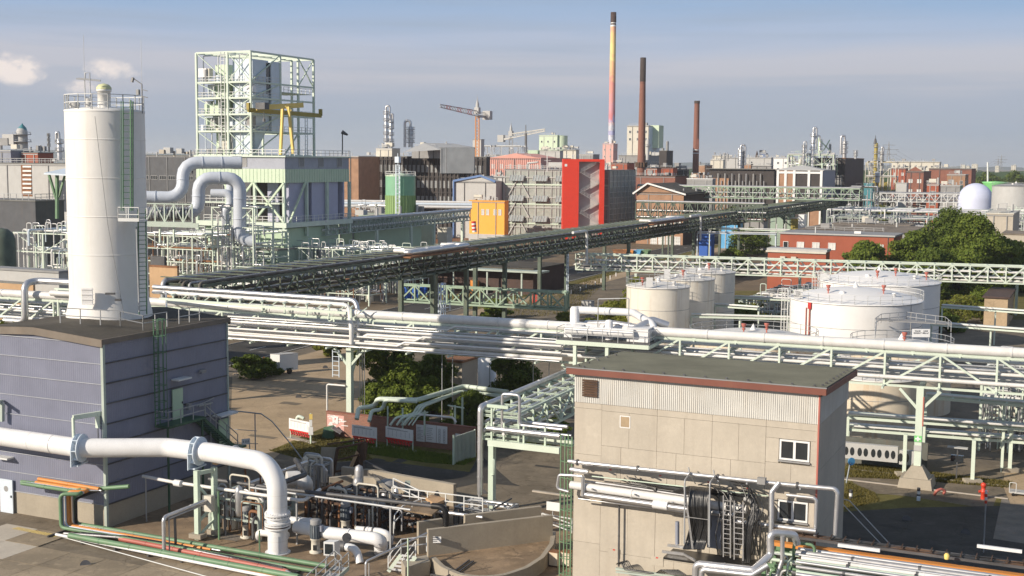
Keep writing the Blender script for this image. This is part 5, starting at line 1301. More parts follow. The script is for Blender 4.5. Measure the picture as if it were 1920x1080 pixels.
crane('tower_crane','smaller yellowish crane with long pale jib left of the coloured chimney',958,300,259,640,(1022,246),(940,262),'grey_mid',['cream','cream'])
blk('lift_shaft','grey block behind the orange crane mast on factory roof','building',885,902,908,262,540,'grey_light','grey_mid',LL=4)
maze('roof_plant','grey skeleton of pipes and frames between crane and pink hall',A(906,297,560)-ZZ*A(906,297,560).z,18,8,A(906,275,560).z,71,z0=A(906,297,560).z-3,lv=2,drops=16,loops=5,dens=.5,step=4.5,frame='rail_grey',rr=(.15,.3),mats=('grey_light','rail_grey','silver'))
T,c,l1,l2,h=blk('pink_hall','salmon pink hall with shallow gable behind the glass building','building',917,1014,1060,297,480,'pink','pink',LR=30)
P1('gable','pink',T,lambda b:b.add([W(c,-l1,-.3,h),W(c,0,-.3,h),W(c,-l1*.48,-.3,h+1.9),W(c,-l1,20,h),W(c,0,20,h),W(c,-l1*.48,20,h+1.9)],((0,1,2),(0,2,5,3),(1,4,5,2))))
P1('rib','pink_pale',T,lambda b:[b.gbox(W(c,-x,-.25,0),.25,.25,h)for x in np.linspace(.2,l1,26)])
T,c,l1,l2,h=blk('blue_edged_shed','white shed with blue verge board between green tank and glass building','building',851,930,932,341,424,'grey_light','grey_light',LR=20)
P1('gable','grey_light',T,lambda b:b.add([W(c,-l1,-.2,h),W(c,0,-.2,h),W(c,-l1*.35,-.2,h+1.9),W(c,-l1,20,h),W(c,0,20,h),W(c,-l1*.35,20,h+1.9)],((0,1,2),(0,2,5,3),(1,4,5,2))))
P1('verge_board','tin_blue',T,lambda b:(b.beam(W(c,-l1,-.5,h+.1),W(c,-l1*.35,-.5,h+2.0),.4,.7),b.beam(W(c,0,-.5,h+.1),W(c,-l1*.35,-.5,h+2.0),.4,.7),b.beam(W(c,-l1+.2,-.5,0),W(c,-l1+.2,-.5,h),.5)))
blk('grey_block','plain light grey block left of the glass walled building','building',926,947,950,331,428,'grey_light','grey_light')
# green two tone tank
c=A(751,390,335);r=28*335/FPX;zt=A(751,330,335).z;zm=A(751,366,335).z
GT2=thing('green_tank','green two tone cylindrical tank, paler above and olive below','tank',(c.x,c.y,0))
P1('lower_shell','tank_green_low',GT2,lambda b:b.lathe((c.x,c.y,0),[(r,0),(r,zm)],40));P1('upper_shell','tank_green_top',GT2,lambda b:b.lathe((c.x,c.y,0),[(r,zm),(r,zt)],40))
P1('roof','pale_green',GT2,lambda b:b.lathe((c.x,c.y,zt),[(r+.05,-.05),(r+.05,.1),(.01,.9)],40))
P1('rib','tank_green_low',GT2,lambda b:[b.beam(V((c.x+math.cos(t)*(r+.03),c.y+math.sin(t)*(r+.03),0)),V((c.x+math.cos(t)*(r+.03),c.y+math.sin(t)*(r+.03),zm)),.12)for t in np.linspace(0,6.28,36)])
P1('railing','rail_white',GT2,lambda b:b.rail(ringpts(c,r,zt,0,6.28,16),1.2,.05,9));q=A(746,390,330.2)
P1('ladder','pale_blue',GT2,lambda b:(b.ladder(V((q.x,q.y,2)),V((q.x,q.y,zt+3)),(1,0,0),.9,.08,.8,cage=(0,-1,0)),b.cbox(V((q.x,q.y,zt+3.5)),1.2,1.2,1.6),b.beam((q.x,q.y,zt),(q.x,q.y,zt+6),.12)))
# glass building with red stair tower and yellow annex
T,c,l1,l2,h=blk('glass_building','glass walled laboratory building with open vents around a red stair tower','building',947,1142,1191,320,412,'glasswall','grey_mid',over=.4)
P1('dark_side','glasswall_shade',T,lambda b:b.gbox(W(c,.0,.2,0),.15,l2-.4,h-.3))  # side away from the sun, shade put into the glass colour
def f(b):
    for k in range(7):b.gbox(W(c,-l1,-.35,h*(k+.2)/7),l1,.3,.28)
    for x in np.linspace(.2,l1,14):b.gbox(W(c,-x,-.3,0),.14,.24,h)
    for k in range(13):b.gbox(W(c,.15,0,h*k/13),.2,l2,.14)
    for x in np.linspace(0,l2,8):b.gbox(W(c,.15,x,0),.2,.14,h)
    for k in range(3):
        x0=-l1*.96+k*l1*.0;z=h*(k*2+.2)/7;b.beam(W(c,-l1*.97,-.45,z),W(c,-l1*.86,-.45,z+h*2/7),.3);b.beam(W(c,-l1*.75,-.45,z),W(c,-l1*.86,-.45,z+h*2/7),.3)
P1('facade_frame','grey_light',T,f)
P1('floor_band','mint',T,lambda b:[b.gbox(W(c,-l1,-.28,h*z),l1,.22,.5)for z in(.22,.5,.78)])
vm=MB();vm.slot(0);vm.obox((0,0,0),(5.4,0,0),(0,-1.1,-1.9),(0,-.05,.05));vm.slot(1)
for k in range(6):vm.obox((k*1.0,-.1,.06),(.14,0,0),(0,-1.1,-1.9),(0,-.08,.08))
vme=vm.mesh(['glass_mid','grey_light'],(0,0,0),'vent_window')
for zf in(.92,.63,.34):
    for x in(.95,.72,.50):piece('vent_window',vme,T,W(c,-l1*x+.3,-.5,h*zf),GROT)
P1('roof_plant','grey_light',T,lambda b:(b.cbox(W(c,-l1*.55,5,h+1.0),5,3,1.6),b.tube([W(c,-l1*.3,3,h),W(c,-l1*.3,3,h+5)],.15,8),b.rail([W(c,-l1,.2,h+.2),W(c,-l1*.4,.2,h+.2)],1.2,.06,2),b.tube([W(c,-l1*.8,2,h),W(c,-l1*.8,2,h+2.2),W(c,-l1*.7,2,h+2.6)],.3,8)))
cR=A(1056,298,404);hR=cR.z;cR=V((cR.x,cR.y,0));X=V((1,0,0));Y=V((0,1,0));wR=A(1134,298,404).x-cR.x
RT=thing('stair_tower','bright red framed stair tower with zigzag open stairs','stair tower',cR)
k_=wR/78.0
P1('red_wall','red_wall',RT,lambda b:(b.obox(cR,X*30*k_,Y*9,ZZ*hR),b.obox(cR+X*69*k_,X*9*k_,Y*9,ZZ*hR),b.obox(cR+X*30*k_+ZZ*(hR-.8),X*39.0*k_,Y*9,ZZ*.8)))
P1('emblem','window_white',RT,lambda b:b.obox(cR+X*3*k_-Y*.05+ZZ*(hR-2.4),X*.8,Y*.04,ZZ*.8))
P1('back_wall','grey_light',RT,lambda b:b.obox(cR+X*30*k_+Y*2.4,X*39*k_,Y*.3,ZZ*(hR-.8)))
def f(b):
    n=8;x0,x1=cR+X*34*k_,cR+X*67*k_
    for i in range(n):
        z0,z1=hR*.96*i/n,hR*.96*(i+1)/n;a_,e_=(x0,x1)if i%2 else(x1,x0)
        b.beam(a_+Y*(.6+(i%2)*1.0)+ZZ*z0,e_+Y*(.6+(i%2)*1.0)+ZZ*z1,.9,.12)
        b.obox(e_-X*(1 if e_==x0 else 0)+Y*.2+ZZ*z1,X*1,Y*2.1,ZZ*.15)
        for hh in(.55,1.1):b.beam(a_+Y*.2+ZZ*(z0+hh),e_+Y*.2+ZZ*(z1+hh),.07)
        for t in np.linspace(0,1,6):q=(a_+ZZ*z0).lerp(e_+ZZ*z1,t)+Y*.2;b.beam(q,q+ZZ*1.1,.05)
P1('stairs','grey_light',RT,f)
blk('yellow_annex','orange yellow annex with small white windows left of glass building','building',880,946,948,378,405,'orange_wall','orange_wall',z0=0,LR=3,wins=())
T=bpy.data.objects['yellow_annex'];q=ORI['yellow_annex']
P1('plinth','grey_light',T,lambda b:b.gbox(W(q,-reach(V((q.x,q.y,10)),-VV,880)-.1,-.15,0),reach(V((q.x,q.y,10)),-VV,880)+.2,3.2,2.6))
wm_=win2(1.1,1.9,'window_white','blind')
for px in(906,915,929,938):
    p=A(px-3,404,405);a_=reach(V((q.x,q.y,p.z)),-VV,px-3.5);piece('window',wm_,T,V((q.x,q.y,p.z))-VV*a_-UU*.02,GROT)
# thin light bridge joining process building and the yellow annex
random.seed(81)
t0,t1=A(610,418,262),A(882,397,335)
pl=[(.2,t0.z+.3,.35,SV),(1.2,t0.z+.2,.25,WP),(2.2,t0.z+.2,.3,SV),(.6,t0.z-1.5,.2,WP),(1.6,t0.z-1.5,.2,SV)]
TT_,d1_,s1_,p1_,L1_=rack('pipe_bridge','thin light pipe bridge between the process building and yellow annex',t0,t1,3,t0.z-2.6,t0.z,34,'mint_grey',pl,chord=.2,over=.2,dw=.12,x=True,every=9)
P1('column','mint_pale',TT_,lambda b:[b.beam(p1_+d1_*L1_*t,p1_+d1_*L1_*t+ZZ*(t0.z-2.6),.6)for t in(.30,.53,.70,.93)])
# white pipes at roof height in front of brown factory
for k,(y,m_)in enumerate(((377,WP),(381,'pale_blue'),(386,WP))):
    p,q=A(640,y,372-k*6),A(885,y+3,372-k*6);T=solo((lambda b:(b.tube([p,q],.45,10),b)[1])(MB()),'overground_pipe',['uppermost white pipe behind the green tank','middle pale blue pipe behind the green tank','lowest white pipe behind the green two tone tank'][k],'pipe',m_,p)
maze('pipe_rack','pipe rack with loops left of the green tank and yellow annex',A(656,400,345)*1-ZZ*A(656,400,345).z,14,8,13.5,85,lv=4,drops=10,loops=6,dens=.6,step=5,mats=(WP,'rail_grey',SV,WP),rr=(.12,.25),frame='rail_grey')
blk('sage_shed','long sage green shed under the thin bridge left of the parked cabin','building',672,790,812,402,330,'wall_sage','roof_grey',LR=6)
blk('site_cabin','small cream cabin on the brown yard left of yellow annex','cabin',821,838,848,429,318,'cream','cream')
b=MB();b.poly([G(x,y,.03)for x,y in((640,500),(760,452),(945,440),(1000,446),(860,480),(760,520))]);struct(b,'brown_yard','rust')
maze('fan_unit','cluster of small pale pipes and fans beside the cream cabin',G(778,448),6,5,5,88,lv=2,drops=16,loops=6,dens=.8,step=3,mats=(WP,'rail_grey'),frame='rail_grey',vessels=3)
TB_=thing('striped_bollard','red and white inflatable looking tube hanging by the yellow wall','windsock',A(888,432,398))
P1('sleeve',['red','window_white'],TB_,lambda b:[(b.slot(k%2),b.tube([A(888+k*.3,415+k*3.4,398),A(888.3+k*.3,418.4+k*3.4,398)],.75,10))for k in range(6)])
# blue and orange skips under the dark bridge
def skip(label,px,py,d_,m,w_=5.5,grp='waste skips under the dark bridge'):
    p=A(px,py,d_);T=thing('waste_skip',label,'skip',(p.x,p.y,0),grp)
    def f(b):
        q=[W((p.x,p.y,0),x,y,z)for z,e in((.2,0),(1.9,.5))for x,y in((-e,-e*.3),(w_+e,-e*.3),(w_+e,2.2),(-e,2.2))]
        b.add(q,((0,1,5,4),(1,2,6,5),(2,3,7,6),(3,0,4,7)))
    P1('body',m,T,f);P1('rim',m,T,lambda b:(b.gbox(W((p.x,p.y,1.85),-.6,-.3),w_+1.2,.15,.18),b.gbox(W((p.x,p.y,1.85),-.6,2.2),w_+1.2,.15,.18)))
for l_,px,m in(('orange waste skip left of the blue skip',1172,'orange_pipe'),('blue open waste skip between the orange ones',1186,'sky_blue'),('green lidded waste skip right of the blue skip',1200,'green_mid'),('small rusty waste skip at the left end',1152,'rust')):
    skip(l_,px,470,348,m,3.2 if px==1152 else 2.0)
# drums stacked in the shade, blue and orange
dm=MB();dm.lathe((0,0,0),[(.01,0),(.45,0),(.47,.4),(.45,.8),(.47,1.2),(.45,1.25),(.01,1.25)],10)
dms={m:dm.mesh(m,(0,0,0),'drum')for m in('blue','orange_pipe','yellow_dull')}
random.seed(15)
for k in range(46):
    px=random.choice([random.uniform(752,830),random.uniform(885,905),random.uniform(945,985)]);m='blue' if px<840 or px>930 else 'orange_pipe'
    p=G(px,562+random.uniform(0,6)-(px-750)*.12)
    for j in range(random.choice((1,2,2))):
        o=bpy.data.objects.new('drum',dms[m]);COL.objects.link(o);o.location=p+ZZ*1.28*j;o['label']='blue drum among the stacks under dark bridge' if m=='blue' else 'orange drum stacked in shade under dark bridge';o['category']='drum';o['group']='blue drums' if m=='blue' else 'orange drums'
T,c,l1,l2,h=blk('loading_shed','low brown loading shed with wide canopy behind the dark bridge','building',858,1000,1080,506,245,'brick_dark','roof_brown',LR=16,LL=30)
P1('canopy','mint_grey',T,lambda b:b.gbox(W(c,-l1,-3,h-.4),l1+3,4,.35));P1('post','mint_grey',T,lambda b:[b.gbox(W(c,-l1*t,-2.6,0),.3,.3,h-.4)for t in(.05,.3,.55,.8,1)])
hz=MB();p,q=G(786,566),G(905,560);p2,q2=p+ZZ*1.0,q+ZZ*1.0
HB=thing('hazard_barrier','low barrier striped yellow and black beside the road under girder','barrier',p)
P1('board',['yellow','steel_dark'],HB,lambda b:[(b.slot(k%2),b.obox(p.lerp(q,k/24),(q-p)/24,UU*.2,ZZ*1.1))for k in range(24)])
# ------------------------------------------------------------------ chimneys
def chimney(label,px,y0,y1,d,r0,r1,m,segs=24):
    a,e=A(px,y1,d),A(px,y0,d);T=thing('chimney',label,'chimney',(a.x,d,0));H=e.z;R0,R1=r0*d/FPX,r1*d/FPX
    return T,V((a.x,d,0)),H,R0,R1
T,c,H,R0,R1=chimney('tallest chimney painted in a rainbow of yellow red and blue',1146,23,303,760,7.0,5.0,None)
cm=bpy.data.materials.new('painted_chimney');cm.use_nodes=True;n_=cm.node_tree.nodes;l_=cm.node_tree.links;g_=n_.new('ShaderNodeNewGeometry');sp=n_.new('ShaderNodeSeparateXYZ');l_.new(g_.outputs['Position'],sp.inputs[0])
tx=n_.new('ShaderNodeTexNoise');tx.inputs['Scale'].default_value=.11;tx.inputs['Detail'].default_value=3;tx.inputs['Distortion'].default_value=1.5;l_.new(g_.outputs['Position'],tx.inputs['Vector'])
mm=n_.new('ShaderNodeMath');mm.operation='MULTIPLY_ADD';l_.new(tx.outputs[0],mm.inputs[0]);mm.inputs[1].default_value=34;l_.new(sp.outputs[2],mm.inputs[2])
mr=n_.new('ShaderNodeMapRange');l_.new(mm.outputs[0],mr.inputs[0]);mr.inputs[1].default_value=17+26;mr.inputs[2].default_value=17+H
rp=n_.new('ShaderNodeValToRGB');l_.new(mr.outputs[0],rp.inputs[0]);rp.color_ramp.interpolation='EASE'
E=rp.color_ramp.elements;E[0].position=0;E[0].color=(.50,.60,.78,1);E[1].position=1;E[1].color=(.66,.36,.22,1)
for p_,c3 in((.13,(.50,.56,.76)),(.20,(.34,.32,.50)),(.26,(.42,.44,.66)),(.31,(.62,.22,.24)),(.40,(.60,.30,.34)),(.47,(.70,.30,.24)),(.55,(.68,.27,.24)),(.64,(.78,.46,.24)),(.74,(.82,.66,.26)),(.84,(.80,.56,.24)),(.91,(.74,.40,.26))):
    e_=E.new(p_);e_.color=c3+(1,)
b_=n_['Principled BSDF'];b_.inputs['Roughness'].default_value=.7;l_.new(rp.outputs[0],b_.inputs['Base Color']);M['painted']=cm
rr=lambda t:R0+(R1-R0)*t
zt=A(1146,50,760).z;zw=A(1146,42,760).z
P1('shaft','painted',T,lambda b:b.lathe(c,[(rr(0),0),(rr(zt/H),zt)],28))
P1('white_band','window_white',T,lambda b:(b.lathe(c,[(rr(zt/H)+.1,zt),(rr(zt/H)+.1,zt+1)],28),b.lathe(c,[(rr(1),zt+1.9),(rr(1),zw)],28)))
P1('top','brick_dark',T,lambda b:(b.lathe(c,[(rr(.95),zt+1),(rr(.95),zt+1.9)],28),b.lathe(c,[(rr(1)+.15,zw),(rr(1)+.05,H),(rr(1)-.5,H),(rr(1)-.6,H-3)],28)))
ck=MB();z0=A(1146,269,760).z
for j in range(10):
    if j in(4,5):continue
    for k in range(18):
        a0=2*math.pi*(k+.5*(j%2))/18;z=z0+j*1.25;r_=rr(z/H)+.06
        ck.add([V((c.x+r_*math.cos(a0+q*6.283/36),c.y+r_*math.sin(a0+q*6.283/36),zz_))for q,zz_ in((0,z),(1,z),(1,z+1.25),(0,z+1.25))],((0,1,2,3),))
ck.build('checker_band','window_white',T)
blk('chimney_house','pink clad square house at the foot of the rainbow chimney','building',1130,1150,1158,270,750,'pink_pale','pink_pale')
T,c,H,R0,R1=chimney('brown brick chimney of middle height between the rainbow and short ones',1202,108,330,640,9.2,4.8,None)
P1('shaft','chimney_brick',T,lambda b:b.lathe(c,[(R0,0),(R0*.93,12),(R0*.75,34),(R1+(R0-R1)*.35,50),(R1,H-2)],28));P1('crown','soot',T,lambda b:b.lathe(c,[(R1+.2,H-12),(R1+.15,H),(R1-.5,H),(R1-.6,H-3)],28));P1('band','rust_dark',T,lambda b:[b.lathe(V((c.x,c.y,z)),[(R1+(R0-R1)*(1-z/H)*.72,0),(R1+(R0-R1)*(1-z/H)*.72+.05,.15),(R1+(R0-R1)*(1-z/H)*.7,.4)],28)for z in range(36,int(H),6)])
P1('bracket','rust_dark',T,lambda b:[b.cbox(c+ZZ*24+V((R0*math.cos(t),R0*math.sin(t),0)),1,1,2.4)for t in np.linspace(0,6.28,12)])
T,c,H,R0,R1=chimney('shortest brown brick chimney with white rings near its foot',1304,189,325,720,6.6,4.8,None)
P1('shaft','chimney_brick',T,lambda b:b.lathe(c,[(R0,0),(R1,H)],24));P1('band','window_white',T,lambda b:[b.lathe(V((c.x,c.y,A(1304,y,720).z)),[(R0*.97,0),(R0*.97,.5)],24)for y in(282,288)]);P1('flue_slot','brick',T,lambda b:b.obox(V((c.x+.3,c.y-R0*1.0,A(1304,280,720).z)),(.9,0,0),(0,.6,0),(0,0,6)));P1('crown','soot',T,lambda b:b.lathe(c,[(R1+.15,H-1.5),(R1+.15,H),(R1-.4,H),(R1-.5,H-2)],24))
# boiler house behind
T,c,l1,l2,h=blk('boiler_house','large grey boiler house rising behind the middle brown chimney','building',1176,1216,1237,236,690,'cream','grey_light')
P1('turbine_wing','grey_light',T,lambda b:b.gbox(W(c,-l1-3,-3,0),l1+6,3,h*.48));P1('pale_wall','pale_blue',T,lambda b:b.gbox(W(c,.05,.5,0),.3,l2-1,h*.99))
P1('silo_block','pale_green',T,lambda b:b.gbox(W(c,-1,6,h-12),5,8,12.5));P1('sloped_wall','grey_light',T,lambda b:b.poly([W(c,.4,2,14),W(c,9,2,14),W(c,9,6,14),W(c,.4,6,14)],18))
for k in range(5):pipe(T,[W(c,1+k*2.2,-.5+k,8),W(c,1+k*2.2,-.5+k,h*(.5+.08*k))],.8,'grey_mid',8,0,9)
blk('low_plant','dark low plant building between rainbow and brown chimneys','building',1160,1210,1256,292,660,'grey_mid','roof_grey')
blk('steel_hall','dark steel structure right of the middle chimney','building',1236,1250,1262,283,640,'facade_dark','roof_grey')
stack('boiler_stack','white bent flue beside the middle brown chimney',1214,262,300,620,3,'grey_light',rings=1)
# green plant with cranes left of rainbow chimney
T,c,l1,l2,h=blk('green_plant','pale green process building with round roof end left of the rainbow chimney','building',1011,1045,1054,254,700,'pale_green','pale_green')
P1('wing','wall_green',T,lambda b:(b.gbox(W(c,-l1-7,-2,0),7,12,h*.8),b.gbox(W(c,-l1-16,-4,0),9,12,h*.62)));P1('round_end','pale_green',T,lambda b:b.lathe((c.x+2.5,c.y+4,0),[(3.4,6),(3.4,h)],20))
blk('white_annex','white annex with small square openings before the green plant','building',1012,1050,1056,283,560,'grey_light','grey_mid',wins=[('L',4,1.6,1.6,(22,),win2(1.6,1.6,'window_white','glass_dark'))])
blk('roof_plant_room','cream flat plant room on skyline left of the rainbow chimney','building',1056,1080,1086,281,620,'cream','grey_mid');blk('roof_plant_room','grey plant room touching pink chimney house','building',1086,1112,1124,290,600,'grey_mid','grey_light')
AM=thing('antenna_mast','thin dark lattice mast before the pale green plant','mast',A(986,300,620));P1('mast','steel_dark',AM,lambda b:(b.beam(A(986,300,620),A(986,234,620),.3),[b.beam(A(984,y,620),A(988,y,620),.25)for y in range(246,292,5)],b.beam(A(986,300,620),A(986,250,620),.9)))
LM=thing('light_mast','white pole standing before the glass building roof','mast',A(1026,320,405));P1('pole','rail_white',LM,lambda b:(b.beam(A(1026,322,405),A(1026,292,405),.22),b.beam(A(1020,301,405),A(1033,301,405),.12)))

# ---- brick quarter right of the glass building
WM['arch']=win2(2.2,3.2,'window_white','blind',2,2,.14)
T,c,l1,l2,h=blk('gabled_hall','tan brick gabled hall with tall white windows right of the glass building','building',1194,1282,1330,363,400,'brick_tan','roof_brown')
P1('gable','brick_tan',T,lambda b:b.add([W(c,-l1,-.1,h),W(c,0,-.1,h),W(c,-l1*.75,-.1,h+3)],((0,1,2),)));P1('roof_slope','roof_brown',T,lambda b:b.add([W(c,1,-1,h-.3),W(c,-l1*.75,-1,h+3.1),W(c,-l1*.75,l2,h+3.1),W(c,1,l2,h-.3),W(c,-l1-1,-1,h-.3),W(c,-l1-1,l2,h-.3)],((0,3,2,1),(1,2,5,4))));P1('verge','window_white',T,lambda b:(b.beam(W(c,1,-1.1,h-.3),W(c,-l1*.75,-1.1,h+3.1),.2,.5),b.beam(W(c,-l1-1,-1.1,h-.3),W(c,-l1*.75,-1.1,h+3.1),.2,.5)))
put_windows(T,c,'L',WM['arch'],2.2,[.8,3.4,6.0,8.6],[h-11,h-17])
P1('shade_wall','brick_dark',T,lambda b:b.gbox(W(c,.03,.2,0),.1,l2-.4,h-.3))  # darker brick sheet painting the shade on the side away from the sun
blk('brick_shed','red brick shed with flat roof behind the brick gabled hall','building',1180,1266,1290,331,520,'brick','roof_brown',wins=[('R',10,.9,3.2,(8,),win2(.9,3.2,'grey_light','glass_dark'))])
blk('brick_shed','small orange brick house below the middle chimney','building',1146,1176,1190,306,600,'brick_bright','roof_brown',wins=[('L',5,.9,1.0,(19,),WM['small'])])
blk('brick_shed','low brick house right of middle chimney foot','building',1212,1232,1240,316,600,'brick_bright','roof_brown');blk('brick_shed','long low brick house before the steel hall','building',1236,1262,1270,315,610,'brick_bright','roof_brown')
blk('brick_shed','little tan brick house under the shortest chimney','building',1296,1312,1318,325,560,'brick_tan','roof_brown')
blk('white_band_shed','low shed with white parapet band below the shortest chimney','building',1288,1336,1342,336,480,'grey_mid','window_white')
blk('dark_works','dark open works hall with flat roof left of the framed hall','building',1330,1452,1470,318,520,'facade_dark','roof_grey',over=1.2)
T=bpy.data.objects['dark_works'];q=ORI['dark_works']
P1('brick_front','brick_tan',T,lambda b:b.gbox(W(q,-26,-.5,0),7,.6,20))
for k in range(14):P1('strut',random.choice(['grey_light','rail_grey','silver']),T,lambda b:b.tube([W(q,-1.5*k-4,-1,6),W(q,-1.5*k-4,-1,19+3*(k%2))],.22,6))
fac=[(1265,1277,306,760,'grey_mid'),(1300,1336,310,800,'brick_tan'),(1332,1360,300,820,'cream'),(1352,1392,296,860,'grey_light'),(1388,1412,308,700,'brick_tan'),(1336,1372,292,900,'cream'),(1392,1450,296,780,'grey_light'),(1440,1482,296,800,'window_white'),(1424,1440,288,820,'tin_blue'),(1478,1512,302,760,'grey_light'),(1262,1292,318,700,'facade_dark'),(1120,1150,312,640,'grey_light'),(1508,1540,312,700,'teal'),(1410,1450,311,640,'grey_mid')]
words_=['grey annex by the brown chimney','tan works block right of the shortest chimney','cream cube on the skyline centre right','light grey hall on skyline','tan brick works under the hooked column','cream block behind the light grey hall','long pale hall behind dark works hall','bright white hall below the green plant','blue cube on top of the white hall','pale hall left of the green steel plant','dark steel hall between the two brown chimneys','pale block behind the red stair tower','teal low hall under the green steel plant','grey shed roof behind the dark works hall']
for(x0,x1,y,d,m_),w_ in zip(fac,words_):blk('works_block',w_ if len(w_.split())>3 else w_+' far behind','building',x0,x1-4,x1,y,d,m_,'grey_light' if m_!='facade_dark' else 'roof_grey',wins=[('L',4,1.2,1.6,(14,19),WM['white'])]if m_ in('cream','grey_light','brick_tan')else())
stack('hooked_column','grey double column with hooked pipes centre right on the skyline',1388,281,318,560,3.2,'silver',goose=(1397,310),rings=4);stack('hooked_column','second shorter pipe column hugging the hooked one',1393,284,318,562,2.4,'silver_dull',goose=(1384,312),rings=3)
for px,d,k in((1351,840,0),(1358,850,1),(1364,840,2)):stack('roof_column','small pale column on the cream skyline block, %s of three'%('leftmost','middle','rightmost')[k],px,290-(k==1)*3,302,d,1.6,'grey_light',rings=2)
CS=thing('church_spire','tiny dark red spire on the skyline behind pale hall','spire',A(1419,300,1200));P1('spire','brick_dark',CS,lambda b:b.lathe((A(1419,300,1200).x,1200,A(1419,300,1200).z-10),[(3,0),(3,8),(.1,19)],8))

# framed hall and green steel plant
T,c,l1,l2,h=blk('framed_hall','pale hall with white concrete frame and brick infill under the green plant','building',1457,1543,1565,320,470,'facade_dark','grey_light',over=.5)
P1('roof_hip','grey_light',T,lambda b:b.add([W(c,-l1-.5,-.5,h+.2),W(c,.5,-.5,h+.2),W(c,.5,14,h+.2),W(c,-l1-.5,14,h+.2),W(c,-l1*.5,5,h+2.0)],((0,1,4),(1,2,4),(2,3,4),(3,0,4))))
P1('white_frame','window_white',T,lambda b:[b.gbox(W(c,-x,-.5,0),.9,.4,h)for x in(.9,l1*.32,l1*.64,l1*.83,l1)]+[b.gbox(W(c,-l1,-.45,z),l1,.35,.8)for z in(0.2,h*.42,h-1.2)])
P1('brick_infill','brick_tan',T,lambda b:(b.gbox(W(c,-l1+.5,-.2,0),l1*.36,.2,h),b.gbox(W(c,-l1*.3,-.15,0),l1*.3,.1,h*.4)))
put_windows(T,c,'L',WM['small'],.9,[l1*.87,l1*.7],[h*.2,h*.55])
P1('shade_tinted_side','grey_blue',T,lambda b:b.gbox(W(c,.05,0,0),.2,l2,h))  # grey blue sheet, the hall's shaded side painted as colour
T,c,l1,l2,h=blk('dark_tower_block','dark ribbed block behind the framed hall carrying steel plant','building',1524,1585,1620,297,500,'facade_dark','rust',wins=[('L',9,1.0,9,(13,),win2(1.0,9.0,'steel_dark','grey_mid'))])
zb=h
SPc=A(1495,318,498)
SP=maze('steel_plant','bright green steel frame plant with columns and bent pipes on roofs',V((SPc.x,SPc.y,0))-VV*4,18,8,A(1500,291,498).z,91,z0=SPc.z-2,lv=2,drops=26,loops=10,dens=.6,vessels=8,mats=('silver','silver','grey_light','mint'),frame='pale_green',rr=(.15,.35),step=4.5)
P1('brace','pale_green',SP,lambda b:(b.beam(A(1530,291,500),A(1545,281,500),.4),b.beam(A(1545,281,500),A(1556,262,500),.4),b.beam(A(1536,262,500),A(1556,282,500),.4),b.beam(A(1535,258,500),A(1535,292,500),.4),b.beam(A(1500,291,500),A(1556,291,500),.4),b.beam(A(1530,318,500),A(1560,300,500),.4)))
stack('plant_column','main silver column topping the green steel plant',1523,250,318,496,3.6,'silver',rings=5,goose=(1531,262));stack('plant_column','thin silver column at the left of green steel plant',1506,272,318,494,2.2,'silver_dull',rings=4,goose=(1512,285));stack('plant_column','hooked silver column at the right of the green steel plant',1537,262,292,502,2.6,'silver',rings=3,goose=(1530,280))
stack('plant_column','pink grey column with hook between steel plant and yellow tower',1583,266,296,520,3.8,'silver_dull',rings=3,goose=(1576,290));stack('plant_column','thin mast right of the green steel plant',1556,272,292,505,1.2,'rail_grey',rings=3);stack('plant_column','stubby column cluster over the dark ribbed block',1604,284,298,510,2.4,'rail_grey',rings=2)
YT=stack('yellow_tower','slender ochre column with dark spire tip, skyline right',1640,270,350,560,3.4,'yellow_dull',rings=6,cat='process column');P1('tip','steel_dark',YT,lambda b:b.lathe((A(1640,300,560).x,560,A(1640,270,560).z),[(.8,0),(.5,1.8),(.2,2.6),(.05,4)],8))
maze('column_yard','yellowish vessel yard around the ochre column on the right',V((A(1622,340,560).x,560,0)),13,8,A(1640,305,560).z,93,z0=8,lv=3,drops=20,loops=4,dens=.5,vessels=9,mats=('cream','silver','yellow_dull','grey_light'),frame='cream',rr=(.15,.4),step=4.5)
stack('yard_column','pale column with side hook right of the ochre tower',1652,284,320,560,2.8,'grey_light',rings=3,goose=(1656,300));stack('yard_column','white round vessel hung low before the ochre tower',1645,325,342,548,4.4,'white_gloss',rings=1)
blk('teal_tanks','teal box like cooling units right of the dark ribbed block','cooling unit',1620,1636,1640,345,470,'teal','teal',wins=())
# right hand brick quarter
blk('long_slab','long pale concrete slab block on the right skyline','building',1672,1762,1765,304,900,'cream','cream')
blk('brick_works','wide red brick hall with arched windows on the right','building',1742,1822,1830,317,560,'brick','roof_grey',wins=[('L',8,1.5,2.6,(16,),WM['white'])])
T,c,l1,l2,h=blk('brick_tower_house','tall narrow brick house with flag mast right of the ochre tower','building',1700,1732,1746,322,500,'brick','roof_grey',wins=[('L',2,1.6,1.4,(10,15,19),WM['blind'])])
P1('gable','brick',T,lambda b:b.add([W(c,-l1,-.1,h),W(c,0,-.1,h),W(c,-l1*.5,-.1,h+2)],((0,1,2),)));P1('mast','steel_dark',T,lambda b:b.beam(W(c,-l1*.8,0,h),W(c,-l1*.8,0,h+4),.2))
blk('brick_works','reddish hall with white edge line beyond the brick tower house','building',1776,1810,1816,328,540,'brick_tan','grey_light');blk('brick_works','low brick outbuilding beside the brick tower house','building',1738,1760,1764,346,480,'brick_bright','grey_light');blk('brick_works','far red roofed works left of long slab block','building',1672,1698,1703,316,700,'brick_bright','grey_mid')
blk('green_shed','pale grey little shed left of the brick tower house','building',1680,1700,1704,344,480,'grey_light','grey_light')
blk('grey_gallery','long low grey gallery before the arched brick hall','building',1764,1800,1806,349,470,'grey_mid','grey_light')
